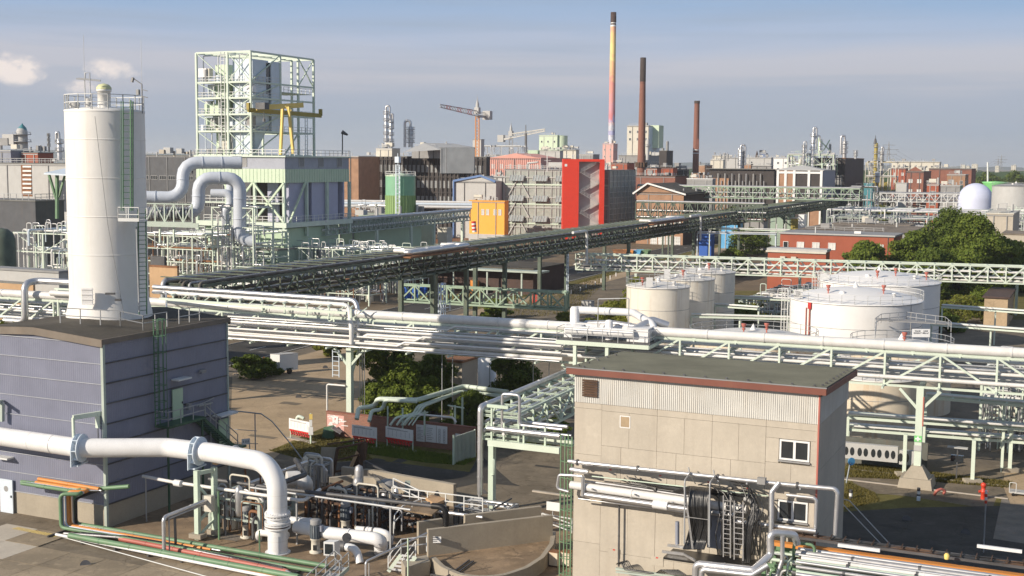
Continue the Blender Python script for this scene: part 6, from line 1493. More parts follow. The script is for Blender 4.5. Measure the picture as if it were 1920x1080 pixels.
# far towns
for k,(x,w_,y)in enumerate(((1802,9,309),(1812,7,311),(1822,12,308),(1866,8,311),(1896,10,310))):blk('far_block','tiny pale housing block on the far right horizon, number %s from left'%('one','two','three','four','five')[k],'building',x,x+w_-1,x+w_,y,2300+60*k,'cream','grey_light',group='housing blocks on the horizon')
# dome, green tank, grey tank
c=A(1829,375,450);r=31.5*450/FPX;zc_=A(1829,375,450).z
GD=thing('dome_tank','smooth pale lilac ball shaped gas dome on the right','gas holder',(c.x,450,0))
P1('dome','dome',GD,lambda b:b.lathe((c.x,450,zc_),[(r,-zc_*.3)]+[(r*math.cos(R(k)),r*math.sin(R(k)))for k in(0,8,16,25,35,45,55,65,75,83)]+[(.01,r)],40));P1('base','grey_light',GD,lambda b:b.lathe((c.x,450,0),[(r,0),(r,zc_*.72)],40))
c=A(1866,350,475);GK=thing('green_bright_tank','bright green tank peeking out behind the gas dome','tank',(c.x,475,0));P1('shell','green_bright',GK,lambda b:b.lathe((c.x,475,0),[(4.4,0),(4.4,A(1866,344,475).z),(4.9,A(1866,341,475).z),(.01,A(1866,340,475).z)],24))
MT=thing('white_pole','slim white green pole above the gas dome','pole',A(1852,345,480));P1('pole','rail_white',MT,lambda b:b.tube([A(1852,345,480),A(1852,304,480)],.35,8))
tank('big flat grey tank at the right edge behind the dome',1905,350,420,42,A(1905,349,420).z,'grey_light','grey_mid',.12,nr=20)
# pylons with wires
PYS=[]
for k,(px,y0,d)in enumerate(((1667,265,1500),(1878,290,2100),(1872,296,2500))):
    T=thing('power_pylon',['nearest thin lattice power pylon over the right skyline','second faint power pylon near the right edge','faintest power pylon close beside the second one'][k],'pylon',A(px,320,d));top=A(px,y0,d);ft=V((top.x,d,0));s_=(top.z)/50
    P1('lattice','grey_mid',T,lambda b:([b.beam(ft+V((x*4*s_,y*4*s_,0)),top,.35)for x in(-1,1)for y in(-1,1)]+[b.beam(V((top.x-w__*s_,d,top.z*f_)),V((top.x+w__*s_,d,top.z*f_)),.5)for w__,f_ in((9,.72),(11,.82),(7,.92))]+[b.beam(ft+V((4*s_*(1-q/8)*(-1)**q,0,top.z*q/8)),ft+V((4*s_*(1-(q+1)/8)*(-1)**(q+1),0,top.z*(q+1)/8)),.3)for q in range(8)]))
    PYS.append(top)
b=MB()
for f_ in(.72,.82):
    for s_ in(-8,8):
        p,q=PYS[0]*1,PYS[1]*1;p.z*=f_;q.z*=f_;p.x+=s_;q.x+=s_
        b.tube([p.lerp(q,t/10)-ZZ*(26*(1-(t/5-1)**2))for t in range(11)],.10,3,caps=False)
solo(b,'power_line','faint sagging power lines strung between the distant pylons','cable','grey_mid',PYS[0])

# ---- pipe fields on the right middle ground
def flatmaze(label,px,py,w_,d_,H,seed,**k):return maze('pipe_field',label,G(px,py),w_,d_,H,seed,**k)
flatmaze('broad multi level rack of pipes left of the leafy trees',1548,462,62,26,11.5,101,lv=5,drops=40,loops=16,dens=.95,vessels=6,mats=(WP,SV,SD_,'mint_grey',WP,SV),rr=(.1,.28),frame='mint_grey',step=9,bays=False)
flatmaze('farther rack of pale pipes before the brick quarter',1620,432,80,22,12.0,102,lv=4,drops=40,loops=14,dens=.5,vessels=5,mats=(WP,SV,'grey_light','mint_pale'),rr=(.12,.28),frame='grey_light',step=10)
flatmaze('low pipe rack in front of the gas dome',1760,434,46,14,13.5,103,lv=3,drops=40,loops=16,dens=.35,vessels=8,mats=(WP,SV,'grey_light',WP,SV,'red_fade'),rr=(.1,.25),frame='grey_light',step=8)
flatmaze('tank top pipes and ladders at right edge under the grey tank',1870,470,20,20,12,104,lv=4,drops=30,loops=10,dens=.4,vessels=5,mats=(WP,SV,'mint_pale'),rr=(.08,.2),frame='mint_pale',step=6)
for k,(x0,y0,x1,y1,z,h_,n_,w_)in enumerate(((1195,348,1612,352,17,3.6,26,5),(1192,378,1430,384,13.5,4.4,16,5),(1640,362,1800,364,15,3,14,3))):
    zt=z;p0,p1=G(x0,y0,z),G(x1,y1,z);random.seed(200+k)
    if k==0:p0,p1=A(x0,y0,430),A(x1,y1,400)
    if k==1:p0,p1=A(x0,y0,345),A(x1,y1,330)
    if k==2:p0,p1=A(x0,y0,455),A(x1,y1,450)
    zt=min(p0.z,p1.z)
    rack('pipe_bridge',['long grey green pipe bridge before the brick halls and framed hall','dark lattice pipe bridge below it in front of gabled hall','white lattice bridge between brick tower house and gas dome'][k],p0,p1,w_,zt-h_,zt,n_,['sage','green_deep','rail_white'][k],[(.3,zt+.3,.2,SD_),(1.6,zt+.3,.25,SV),(2.6,zt-h_+.4,.25,'rust'),(1.0,zt-h_+.4,.2,SV),(2.0,zt-h_*.5,.2,SV)],chord=.3,over=.2,dw=.2,cols=[(t,zt-h_)for t in(8,40,75)if t<(p1-p0).length],every=9)
maze('junction_rack','dark crossing of pipe bridges at the far end of the dark bridge',V((A(1590,380,440).x,440,0)),9,9,A(1600,352,440).z,110,lv=4,drops=20,loops=4,dens=.5,frame='green_deep',mats=(SD_,SV,'steel_dark'),rr=(.15,.3),z0=0,step=5)
# low red brick office among the trees
T,c,l1,l2,h=blk('brick_office','bright red brick office with flat roof and white blinds before trees','building',1463,1676,1692,445,262,'brick_bright','grey_mid',over=.25,lip=.35)
wm_=win2(1.55,1.5,'window_white','blind',1)
for px in(1649,1559,1529,1500):
    a_=reach(c+ZZ*(h-3),-VV,px+7);piece('window',wm_,T,c-VV*(a_+1.5)-UU*.02+ZZ*(h-3.1),GROT)
a_=reach(c+ZZ*(h-3),-VV,1477);piece('window',win2(1.1,1.9,'window_white','glass_dark'),T,c-VV*(a_+1)-UU*.02+ZZ*(h-3.5),GROT)
P1('downpipe','steel_dark',T,lambda b:b.gbox(W(c,-1.2,-.12,0),.12,.12,h));P1('roof_edge','grey_light',T,lambda b:b.gbox(W(c,-l1-.3,-.34,h+.1),l1+.6,.1,.25));P1('skylight','window_white',T,lambda b:b.cbox(W(c,-l1*.33,3,h+.4),1.4,1,.5));P1('roof_pipe','rail_white',T,lambda b:b.tube([W(c,-l1*.7,2,h),W(c,-l1*.7,2,h+1.6)],.12,8))
T2_,c_,_,_,h_=blk('brick_annex','lower brick annex with pale parapet and air units before office','building',1440,1549,1556,473,248,'brick_bright','grey_light',over=.2,lip=.5)
P1('canopy_roof','cream',T2_,lambda b:b.gbox(W(c_,-12,-.3,h_-.35),12,.3,.35));P1('air_unit','cream',T2_,lambda b:[b.cbox(W(c_,-x,-.4,h_-2.0),1.0,.5,.9)for x in(8.5,6.3)])
blk('brown_roof_hall','low hall with wide mottled brown roof behind the brick office','building',1490,1700,1760,438,330,'grey_mid','roof_patchy',lip=.2,LR=40)
b=blk('brown_roof_hall','second flat brown roofed hall behind the first','building',1560,1705,1760,424,372,'grey_mid','roof_patchy',lip=.2,LR=14)
blk('beige_block','beige flat block right of the leafy trees','building',1850,1900,1912,402,300,'concrete_pale','cream');blk('beige_block','low beige block with brown roof at the right edge','building',1878,1960,1990,442,265,'concrete_pale','roof_patchy',LR=14)
# blue containers, green halls and carts under the far end of the dark bridge
blk('blue_container','sky blue container beyond the dark bridge right of its bend','container',1352,1386,1393,417,385,'sky_blue','sky_blue',over=0,lip=.1);blk('blue_container','darker blue container low beside the road','container',1311,1334,1340,441,350,'blue','blue',over=0,lip=.1)
blk('grey_hut','grey flat roofed hut right of the blue container','hut',1396,1432,1440,412,375,'grey_mid','grey_light');blk('green_hall','sage green hall with round white end under bridge','building',1445,1484,1490,402,400,'wall_sage','wall_green')
blk('tan_hut','ochre hut next to the sage green hall','hut',1483,1497,1502,410,395,'yellow_dull','cream');blk('white_lorry','white box body parked by the ochre hut','lorry',1497,1508,1513,404,390,'window_white','window_white',over=0)
T=bpy.data.objects['white_lorry'];q=ORI['white_lorry'];P1('wheel','rubber',T,lambda b:[b.tube([W(q,-1.6*k-.5,-.1,.5),W(q,-1.6*k-.5,.2,.5)],.5,10)for k in range(2)])
# thin pipes trestle left of office
lowrack('pipe_trestle','thin white trestle crossing left of the brick office',[(1308,436),(1455,438)],9.5,n=2,colsp=20,m='pale_blue');lowrack('pipe_trestle','thin pale trestle behind it under the dark bridge',[(1330,428),(1480,432)],9.5,n=2,colsp=20,m='mint_pale')
# white railed tank frame at right end
a=MB();p=G(1455,470,2);
for k in(0,2.2):a.beam(V((p.x+k,p.y,0)),V((p.x+k,p.y,9.5)),.18)
for k in range(12):a.beam(V((p.x,p.y,.7*k+.5)),V((p.x+2.2,p.y,.7*k+.5)),.08)
solo(a,'ladder_tower','white ladder frame left of the red brick annex','ladder','rail_white',V((p.x,p.y,0)))
# foreground huts behind the wall
T,c,l1,l2,h=blk('brown_hut','brown flat roofed hut half hidden by trees under white bridge','hut',828,866,895,680,132,'concrete','rust',over=.2);
WT=A(913,712,128);TT=thing('white_vessel','white upright vessel with thin pipes right of the brown hut','tank',(WT.x,WT.y,0))
P1('shell','white_gloss',TT,lambda b:b.lathe((WT.x,WT.y,0),[(.95,0),(.95,A(913,672,128).z),(.01,A(913,668,128).z)],24));P1('pipe','rail_grey',TT,lambda b:(b.tube([V((WT.x+.3,WT.y-1.1,.3)),V((WT.x+.3,WT.y-1.1,5.2))],.06,6),b.beam(V((WT.x-1.5,WT.y-1.2,2.0)),V((WT.x+.3,WT.y-1.2,1.8)),.08)))
# ------------------------------------------------------------------ trees and shrubs
def leaves(clumps,n,size,seed):
    """many small bent leaf faces scattered in and on ellipsoid clumps"""
    rg=np.random.default_rng(seed);cs=np.array([c[0]for c in clumps],float);rs=np.array([c[1]for c in clumps],float)
    wgt=(rs**2).sum(1);wgt=wgt/wgt.sum();idx=rg.choice(len(clumps),n,p=wgt)
    d=rg.normal(size=(n,3));d/=np.linalg.norm(d,axis=1)[:,None];rad=.5+.62*rg.random(n)**.75
    p=cs[idx]+d*rs[idx]*rad[:,None]
    nr=d+rg.normal(size=(n,3))*.55;nr/=np.linalg.norm(nr,axis=1)[:,None]
    t=np.cross(nr,rg.normal(size=(n,3)));t/=np.linalg.norm(t,axis=1)[:,None];s=np.cross(nr,t)
    sz=size*(.6+.8*rg.random(n))[:,None]
    v=np.stack([p-t*sz,p+s*sz*.55+nr*sz*.15,p+t*sz,p-s*sz*.55+nr*sz*.15],1).reshape(-1,3)
    keep=v[:,2].reshape(-1,4).min(1)>0.02
    v=v.reshape(-1,4,3)[keep].reshape(-1,3);n=len(v)//4
    me=bpy.data.meshes.new('crown');me.vertices.add(4*n);me.vertices.foreach_set('co',v.ravel());me.loops.add(4*n);me.loops.foreach_set('vertex_index',np.arange(4*n));me.polygons.add(n)
    me.polygons.foreach_set('loop_start',np.arange(n)*4);me.update(calc_edges=True);return me
def tree(label,base,w_,d_,h,seed,m='leaf',n=9000,size=.16,low=.18,name='tree',cat='tree',group=None,clumps=26,trunk=True,part='crown'):
    rnd=random.Random(seed);base=V(base);T=thing(name,label,cat,base,group);cl=[]
    clumps=int(clumps*1.7)
    for k in range(clumps):
        t=(k+.5)/clumps;z=h*(low+(1-low)*t*.93);prof=math.sin(math.pi*min(1,(t*.82+.16)))**.7
        a=rnd.uniform(0,6.28);q=rnd.uniform(.3,.92)*prof;rr=rnd.uniform(.10,.26)
        cl.append(((math.cos(a)*w_/2*q,math.sin(a)*d_/2*q,z),(w_*rr*.62,d_*rr*.62,h*rr*.42)))
    cl.append(((0,0,h*(low+.42)),(w_*.28,d_*.28,h*.26)))
    me=leaves(cl,n,size,seed);me.materials.append(M[m]);o=bpy.data.objects.new(part,me);COL.objects.link(o);o.parent=T
    if trunk:
        b=MB();r=h*.022+.04;b.tube([base,base+ZZ*h*.35+VV*rnd.uniform(-.2,.2),base+ZZ*h*.75],[r*1.3,r,r*.4],8);b.build('trunk','bark',T)
        b=MB()
        for c_,r_ in cl[2:-1:3]:b.tube([base+ZZ*h*rnd.uniform(.25,.5),base+V(c_)],[r*.5,r*.15],5)
        b.build('limb','bark',T)
    return T
# inner dark body hides see-through crowns a little: denser inner leaves are part of the same crown
big=[(1622,500,11.5,10,10.8,'leaf','small round tree before the brick office left of the big grove'),(1712,510,14,12,12.5,'leaf','leafy tree at the left shoulder of the big grove'),(1778,505,17,14,17.0,'leaf_dark','tallest tree crowning the big green grove on the right'),(1826,505,16,13,16.3,'leaf','tall broad tree right of the tallest one in grove'),(1872,512,14,12,11.5,'leaf','rounded tree stepping down at the right of the grove'),(1926,516,14,12,9.0,'leaf','low spreading tree at the right edge of the grove'),(1745,522,13,11,10.0,'leaf_dark','dark tree in front at the middle of the grove'),(1800,526,14,10,9.5,'leaf','bushy tree low at the front of the grove')]
for k,(px,py,w_,d_,h,m_,lab)in enumerate(big):
    p=A(px,py,252-(k>5)*8+(k%3)*5);p.z=0;tree(lab,p,w_,d_,h,300+k,m_,20000,.30,.05,clumps=46)
tree('small tree with dense crown left of the brick office across the road',(A(1374,480,290).x,290,0),9,8,6.5,320,'leaf',6000,.3,.05)
tree('round yellow green tree between the road and the nearest cream tank',(A(1150,560,176).x,176,0),8.5,8,6.6,321,'leaf_yellow',14000,.2,.03,clumps=34);tree('yellow green tree behind the cream tanks beside the road',(A(1196,540,200).x,200,0),8.5,8,8.0,322,'leaf_yellow',12000,.22,.03,clumps=30)
tree('bright green tree behind the brick wall under white bridge',(A(765,790,122).x,122,0),6.6,5,6.6,323,'leaf',16000,.16,.06,clumps=34);tree('darker tall tree behind the bright one close to the bridge',(A(722,760,134).x,134,0),7,6,9.2,324,'leaf_dark',14000,.17,.1,clumps=30)
tree('dark tree right of the bright green one behind the brick wall',(A(812,770,128).x,128,0),6,6,7.2,325,'leaf_dark',12000,.16,.05);tree('dark shaded tree between white vessel and branch rack',(A(962,760,124).x,124,0),6,5,7.8,326,'leaf_dark',11000,.17,.1);tree('low dark bush at foot of the green portal pipes',(A(880,800,118).x,118,0),6,3.5,4.2,327,'leaf_dark',9000,.16,.02)
tree('green shrub left end behind the brick wall near the bridge column',(A(705,770,125).x,125,0),4.6,4,3.8,328,'leaf',8000,.15,.02,name='shrub',cat='shrub');tree('dark shrub under the branch rack behind portal',(A(1020,800,114).x,114,0),5,4,3.6,329,'leaf_dark',7000,.16,.02,name='shrub',cat='shrub')
tree('bush with reddish tips at the left edge before white pipes',(A(12,640,118).x,118,0),6.5,5,10.2,330,'leaf_yellow',9000,.2,.3)
for k,(px,py,d,w_,h,m_,lab)in enumerate(((622,672,165,4.5,3.2,'leaf_yellow','dry looking shrub left of the bridge column on the verge'),(468,712,148,5.5,3.0,'leaf_dark','dark shrub among barriers left of the white trailer'),(500,708,150,4,2.2,'leaf_dark','small dark shrub touching the white trailer'),(930,592,208,5.5,3.4,'leaf','round shrub at the foot of a dark bridge column'),(1058,610,192,4.5,3.0,'leaf_yellow','shrub on the tan path beside the grey cabinet'),(1600,575,205,5,3.5,'leaf_yellow','shrub behind valve rack left of white tank'),(1660,560,210,9,4,'leaf','low shrub row seen behind the white tanks'),(1810,556,205,16,5.0,'leaf_yellow','long yellow green hedge right of the white tanks'),(1765,590,195,8,3.8,'leaf','green bush beside the right side of white tanks'),(1850,556,215,10,5,'leaf','bush before the brown kiosk at right'),(1560,540,212,12,3.6,'leaf_yellow','flat shrub patch under the mint bridge'),(1440,545,215,8,3,'leaf_yellow','shrub patch left of it under mint bridge'),(1390,560,205,7,3.2,'leaf','shrub right of the farthest cream tank'),(1656,345,470,12,11,'leaf_yellow','tree mass right of the teal cooling units'),(1680,350,520,9,13,'leaf_dark','dark tree behind the ochre vessel yard'),(1400,395,360,18,8,'leaf','tree row glimpsed below the long grey green bridge'),(1375,372,420,14,12,'leaf_dark','dark trees between the two far pipe bridges'),(1330,470,300,7,3.5,'leaf','hedge on the far road verge'),(1272,325,640,14,18,'leaf_dark','dark tree clump left of the shortest chimney'))):
    tree(lab,(A(px,py,d).x,d,0),w_,w_*.7,h,340+k,m_,5000,.12+d*.0005,.02,name='shrub' if h<6 else 'tree',cat='shrub' if h<6 else 'tree',clumps=18,trunk=h>6)
for k in range(16):
    px=1700+k*17+(k%3)*4;d=900+(k%4)*60;tree('distant dark tree on the right horizon',(A(px,320,d).x,d,0),26,20,17+(k*7%5)*1.5,400+k,'leaf_dark',1500,1.0,.02,clumps=14,group='trees on the right horizon',trunk=False)
# grass blades on the lawns
def grassfield(poly,n,m,name,hh=.22):
    rg=np.random.default_rng(len(poly)*7+n);P=[G(x,y)for x,y in poly];xs=[p.x for p in P];ys=[p.y for p in P];pts=[]
    while len(pts)<n:
        x,y=rg.uniform(min(xs),max(xs)),rg.uniform(min(ys),max(ys));ins=False
        for i in range(len(P)):
            a,c_=P[i],P[i-1]
            if(a.y>y)!=(c_.y>y)and x<(c_.x-a.x)*(y-a.y)/(c_.y-a.y)+a.x:ins=not ins
        if ins:pts.append((x,y))
    pts=np.array(pts);b=MB()
    for x,y in pts:
        a=rg.uniform(0,6.28);h_=hh*rg.uniform(.4,1.3);w_=.06;dx,dy=math.cos(a)*w_,math.sin(a)*w_;lx,ly=rg.normal()*.08,rg.normal()*.08
        b.add([(x-dx,y-dy,.01),(x+dx,y+dy,.01),(x+lx,y+ly,h_)],((0,1,2),))
    o=b.build(name,m);o['kind']='stuff'
grassfield([(640,828),(720,836),(890,862),(870,872),(800,868),(660,846)],9000,'leaf','grass')
grassfield([(505,845),(610,812),(660,830),(700,862),(590,868)],5000,'blade_dry','dry_grass',.15)
grassfield([(1580,895),(1590,870),(1720,884),(1900,905),(1890,915),(1700,900)],8000,'blade_dry','verge_grass',.2)
grassfield([(1565,960),(1590,905),(1640,925),(1650,940)],2500,'blade_dry','verge_grass',.15)
grassfield([(870,600),(1070,590),(1160,508),(1110,520),(960,575)],5000,'blade_dry','verge_grass',.3)
# ------------------------------------------------------------------ foreground plant
def F(px,py,off,o=None):  # point in the plane off metres in front of the concrete building
    d=ray(px,py);o=o or D0;n=UU;t=((V(o)-CAM).dot(n)-off)/d.dot(n);return CAM+d*t
def F2(px,py,off):return F(px,py,off,C0)
mat('motor_grey',(.09,.11,.13),.5,var=.15)
# big white pipe
BP=thing('white_pipeline','thick glossy white pipe crossing the violet building and bending down to the ground','pipe',G(521,1038))
bot=G(521,1036);top=bot+ZZ*5.6
pts=[G(-160,795,6),G(150,840,6),G(315,839,6),G(400,849,6)]
e=V((top.x,top.y,6));pts2=pts+[e,bot+ZZ*2.1]
P1('pipe','white_gloss',BP,lambda b:b.tube(fillet([V(p)for p in pts2],1.9,10),.66,32))
P1('riser','white_gloss',BP,lambda b:b.tube([bot+ZZ*.05,bot+ZZ*1.75],.66,32))
def f(b):
    for z in(2.62,2.42,2.05,1.9,1.7):b.tube([bot+ZZ*z,bot+ZZ*(z+.1)],.86,28)
P1('flange','white_gloss',BP,f);P1('base_ring','white_gloss',BP,lambda b:b.tube([bot,bot+ZZ*.08],.84,28))
bo=MB();bo.tube([(0,0,-.09),(0,0,.09)],.035,6);bom=bo.mesh('white_gloss',(0,0,0),'bolt')
for z in(2.5,2.72,1.98):
    for k in range(22):piece('bolt',bom,BP,bot+V((math.cos(k*.2856)*.78,math.sin(k*.2856)*.78,z)))
P1('expansion_joint','rust_dark',BP,lambda b:b.lathe(bot,[(.70,1.76),(.80,1.82),(.70,1.88)],28))
rings_=[(G(x_,818+x_*.15,6),(1,-.35,0))for x_ in(20,60,100)]+[(G(x_,y_,6),VV)for x_,y_ in((200,839.7),(235,839.5),(270,839.3),(340,841.8),(440,853))]+[(bot+ZZ*z_,ZZ)for z_ in(4.0,3.2,.9)]
P1('weld_ring','white_pipe',BP,lambda b:[b.tube([p-V(d_).normalized()*.02,p+V(d_).normalized()*.02],.668,32)for p,d_ in rings_])
for k,q in enumerate((G(150,840,6),G(371,845.5,6))):
    dd=V((.93,-.3,0)).normalized()if k else V((1,-.15,0)).normalized();s_=V((-dd.y,dd.x,0))
    def f(b):
        for o_ in(-.22,.16):
            b.tube([q+dd*o_,q+dd*(o_+.06)],1.0,28)
        for a_ in range(8):t=s_*math.cos(a_*.785)+ZZ*math.sin(a_*.785);b.obox(q+t*.66-dd*.2,dd*.4,t*.34,dd.cross(t)*.05)
        b.obox(q-s_*1.0-ZZ*1.15+dd*-.22,dd*.06,s_*2.0,ZZ*1.1);b.obox(q-s_*.75-ZZ*1.15+dd*-.2,dd*.4,s_*1.5,ZZ*.1)
    P1('ring_support','grey_light' if 0 else 'pale_blue',BP,f)
# pedestal of the second ring
g0=G(371,1012);HS=thing('pipe_support','pale green H frame support under the thick white pipe','pipe support',g0)
def f(b):
    a_,c_=g0,g0+V((.95,1.0,0));zt=4.85
    b.beam(a_,a_+ZZ*zt,.34,.3);b.beam(c_,c_+ZZ*zt,.34,.3);b.beam(a_+ZZ*(zt-.2),c_+ZZ*(zt-.2),.25);b.beam(a_+ZZ*3.9,c_+ZZ*2.2,.16);b.beam(a_+ZZ*1.2,c_+ZZ*2.2,.16);b.beam(a_+ZZ*.3+V((.1,0,0)),c_+ZZ*1.2,.14)
P1('frame','mint',HS,f);P1('footing','concrete',HS,lambda b:(b.cbox(g0+ZZ*.15,1.0,.7,.3),b.cbox(g0+V((.95,1,.15)),.9,.7,.3)));P1('cabinet','cream',HS,lambda b:b.cbox(g0+V((.75,.1,2.0)),.75,.4,1.1))
P1('lamp','timber',HS,lambda b:b.cbox(g0+V((1.15,.8,5.1)),.4,.3,.3))
# hanger portal on the violet wall
HP=thing('pipe_hanger','pale green portal bracket hanging the white pipe at the building corner','pipe support',F2(160,800,.6))
def f(b):
    a_,c_=F2(137,783,1.9),F2(188,775,.1);b.beam(a_,c_,.22,.32);b.beam(a_,a_-ZZ*1.4,.16);q=a_.lerp(c_,.9);b.beam(q,q-ZZ*1.0,.24)
P1('bracket','mint_pale',HP,f)
def f(b):
    a_,c_=F2(137,783,1.9),F2(188,775,.1);q=a_.lerp(c_,.9);b.beam(a_-ZZ*1.4,a_-ZZ*3.1,.05);b.beam(q-ZZ*1,q-ZZ*1.9,.05)
P1('rod','steel_dark',HP,f)
WBk=thing('wall_bracket','dark green bracket on violet wall at the left edge','bracket',F2(3,780,.4));P1('arm','mint_grey',WBk,lambda b:(b.beam(F2(4,756,.5),F2(4,790,.5),.25),b.beam(F2(-14,756,1.6),F2(4,752,.2),.2)))
# coloured pipe bundle: along the wall, out, down and along the ground
cols=[('green_mid',.13),('lilac',.06),('pale_blue',.06),('orange_pipe',.13),('orange_pipe',.08),('silver',.06),('green_mid',.15)]
CB=thing('pipe_bundle','bundle of green orange and grey pipes leaving violet wall and running along ground','pipes',G(125,1000))
for k,(m_,r)in enumerate(cols):
    x=113+k*4.6;zt=2.8+(k%2)*.04
    a_=F2(40+(k*9 if k<5 else 150),897+k*1.2,.35+.18*(6-k));a_.z=zt
    e1=F2(172+k*3,921+(1 if k<5 else-2),.35+.18*(6-k));e1.z=zt
    c_=A(x,930+k*.4,85.2+k*.16);c_.z=zt;c2=V((c_.x,c_.y,.42))
    if k<6:pipe(CB,[a_,e1,c_,c2,c2+VV*(9.5+k*.7)-UU*.3*(k-3)*.4 if k not in(0,6)else c2+VV*21],r,m_,10,.32,3)
    else:pipe(CB,[F2(242,912,-.2)*1,c_+VV*.9+UU*.9,c_,c2,c2+VV*21],r,m_,10,.32,3)
gz=lambda px,py,z=.35:G(px,py,z)
pipe(CB,[gz(225,1010),gz(540,1072)],.16,'red_fade',12,0,2.5);pipe(CB,[gz(130,1004,.5),gz(560,1082,.5)],.19,'green_mid',12,0,3);pipe(CB,[gz(240,1024),gz(520,1082)],.06,'orange_pipe',8,0,9);pipe(CB,[gz(105,1002),gz(300,1041),gz(560,1092)],.10,'white_gloss',10,0,3);pipe(CB,[gz(110,1005,.2),gz(420,1090,.2)],.035,'rail_white',6,0,99);pipe(CB,[gz(120,1000,.45),gz(230,1008,.45),gz(270,1012,.4),gz(420,1044,.45),gz(530,1066,.4),gz(560,1085,.4)],.09,'silver_dull',8,.5,.6)
P1('cable_bundle','cable',CB,lambda b:[b.tube([gz(150+k,998+k*.7,.5),gz(240,1005+k*.7,.5),gz(330,1020+k*.7,.5),gz(440,1044+k*.7,.5),gz(530,1062+k,.5)],.04,5,.5)for k in range(5)])
P1('sleeper','steel_dark',CB,lambda b:[b.beam(gz(108+k*62,1000+k*11.6,.12)-UU*.9,gz(108+k*62,1000+k*11.6,.12)+UU*1.3,.14)for k in range(8)])
# orange pair flat on wall bracket
pipe(CB,[F2(72,898,.5),F2(186,917,.5)],.14,'orange_pipe',10,0,3);pipe(CB,[F2(40,903,.9),F2(160,919,.9)],.13,'green_mid',10,0,3)
P1('drop_cable','cable',CB,lambda b:[b.tube([F2(170+k*5,921,.5),A(140+k*1.4,936,85.9),A(141+k*1.4,998,85.9)],.035,5,.3)for k in range(4)])
# slim silver pipes on posts in front of the violet building
SP1=thing('pipe_run','silver pipe on a post rising from the ground bundle towards upper right','pipe',G(308,1048))
q=G(308,1048);z1=2.78
pipe(SP1,[q,q+ZZ*z1,G(450,913,z1),G(575,866,z1)],.13,SV,12,.3,3);pipe(SP1,[q+V((.25,.3,2.6)),G(450,918,2.5),G(575,871,2.5)],.07,'silver_dull',8,0,4);pipe(SP1,[q+V((.3,.2,0)),q+V((.3,.2,2.65))],.05,SD_,6)
P1('post','rail_grey',SP1,lambda b:[b.beam(G(x,y,z1)-ZZ*z1,G(x,y,z1),.08)for x,y in((420,925),(500,894),(560,872))])
P1('cable_drop','cable',SP1,lambda b:[b.tube([G(326+k,962,2.6),G(328+k,1020,.6),G(322+k,1024,.3)],.04,5,.2)for k in range(4)])
SP2=thing('pipe_run','pale pipe on thin posts running right past the H frame support','pipe',G(268,955))
z2=3.3;pipe(SP2,[G(268,893,z2),G(325,904,z2),G(560,938,z2),G(572,937,z2),G(600,918,z2)],.12,'white_pipe',12,.3,3);P1('valve','white_gloss',SP2,lambda b:b.tube([G(328,905,z2),G(340,907,z2)],.24,12));P1('post','rail_grey',SP2,lambda b:[b.beam(G(x,y,z2)-ZZ*z2,G(x,y,z2),.07)for x,y in((273,894),(422,918),(512,931))])
SP3=thing('dark_pipe_run','pair of dark pipes crossing over the pumps and dropping at the concrete basin','pipe',G(835,1040))
z3=3.6;pb=G(836,1041,.4);pt=V((pb.x,pb.y,z3));pipe(SP3,[G(392,898,z3),G(520,916,z3),pt,pb],.14,'steel_dark',12,.6,3);pipe(SP3,[G(470,914,z3),G(770,956,z3)],.08,'rail_grey',8,0,4);P1('elbow','rubber',SP3,lambda b:b.tube(fillet([pt+(G(520,916,z3)-pt).normalized()*1.0,pt,pb],.7,6),.2,14));P1('post','rail_grey',SP3,lambda b:[b.beam(G(x,y,z3)-ZZ*z3,G(x,y,z3),.1)for x,y in((556,924),(732,952),(480,912))])
pipe(SP3,[G(530,905,4.2),G(572,890,4.2),G(554,862,4.0)],.18,'steel_dark',10,.4,2)
maze('pump_piping','tight knot of pipes valves and frames behind the thick white bend',G(395,1000),4.2,4,2.6,501,lv=2,drops=22,loops=3,dens=1.0,vessels=5,vr=.6,mats=('steel_dark','rail_grey','cream','rust','silver','mint'),rr=(.05,.14),frame='mint_grey',step=2.3)
maze('pump_piping','rusty pipe knot with valves right of the white riser',G(575,985),6,4,1.9,502,lv=2,drops=40,loops=2,dens=1.1,vessels=4,vr=.55,mats=('steel_dark','silver_dull','rust','rust_dark','steel_dark','cream'),rr=(.05,.14),frame='rust_dark',step=3)
maze('pump_piping','low dark pipes and drives between curved channel wall and basin steps',G(668,985),5.5,3.5,1.1,505,lv=2,drops=30,loops=0,dens=1.2,vessels=3,vr=.45,mats=('steel_dark','rust_dark','silver_dull','steel_dark','motor_grey'),rr=(.04,.10),frame='rust_dark',step=2.5)
maze('pump_piping','small valve cluster inside the walled concrete basin',G(855,985),3.6,2.6,1.3,503,lv=2,drops=16,loops=0,dens=1.2,vessels=0,mats=('steel_dark','rail_grey','silver','steel_dark'),rr=(.04,.09),frame='rail_grey',step=2)
maze('pump_piping','pipes and ducts left of the tilted rusty frame',G(558,915),2,1.6,1.9,504,lv=2,drops=8,loops=0,dens=1.0,vessels=1,vr=.5,mats=('white_pipe','rail_grey','cream','steel_dark','silver'),rr=(.05,.15),frame='rail_grey',step=2)
wd=thing('cream_duct','short thick cream duct elbow behind the white riser','duct',G(545,925));pipe(wd,[G(538,898,2.6),G(560,896,2.6),G(573,905,2.3),G(572,925,1.0)],.55,'white_pipe',18,.8,2)
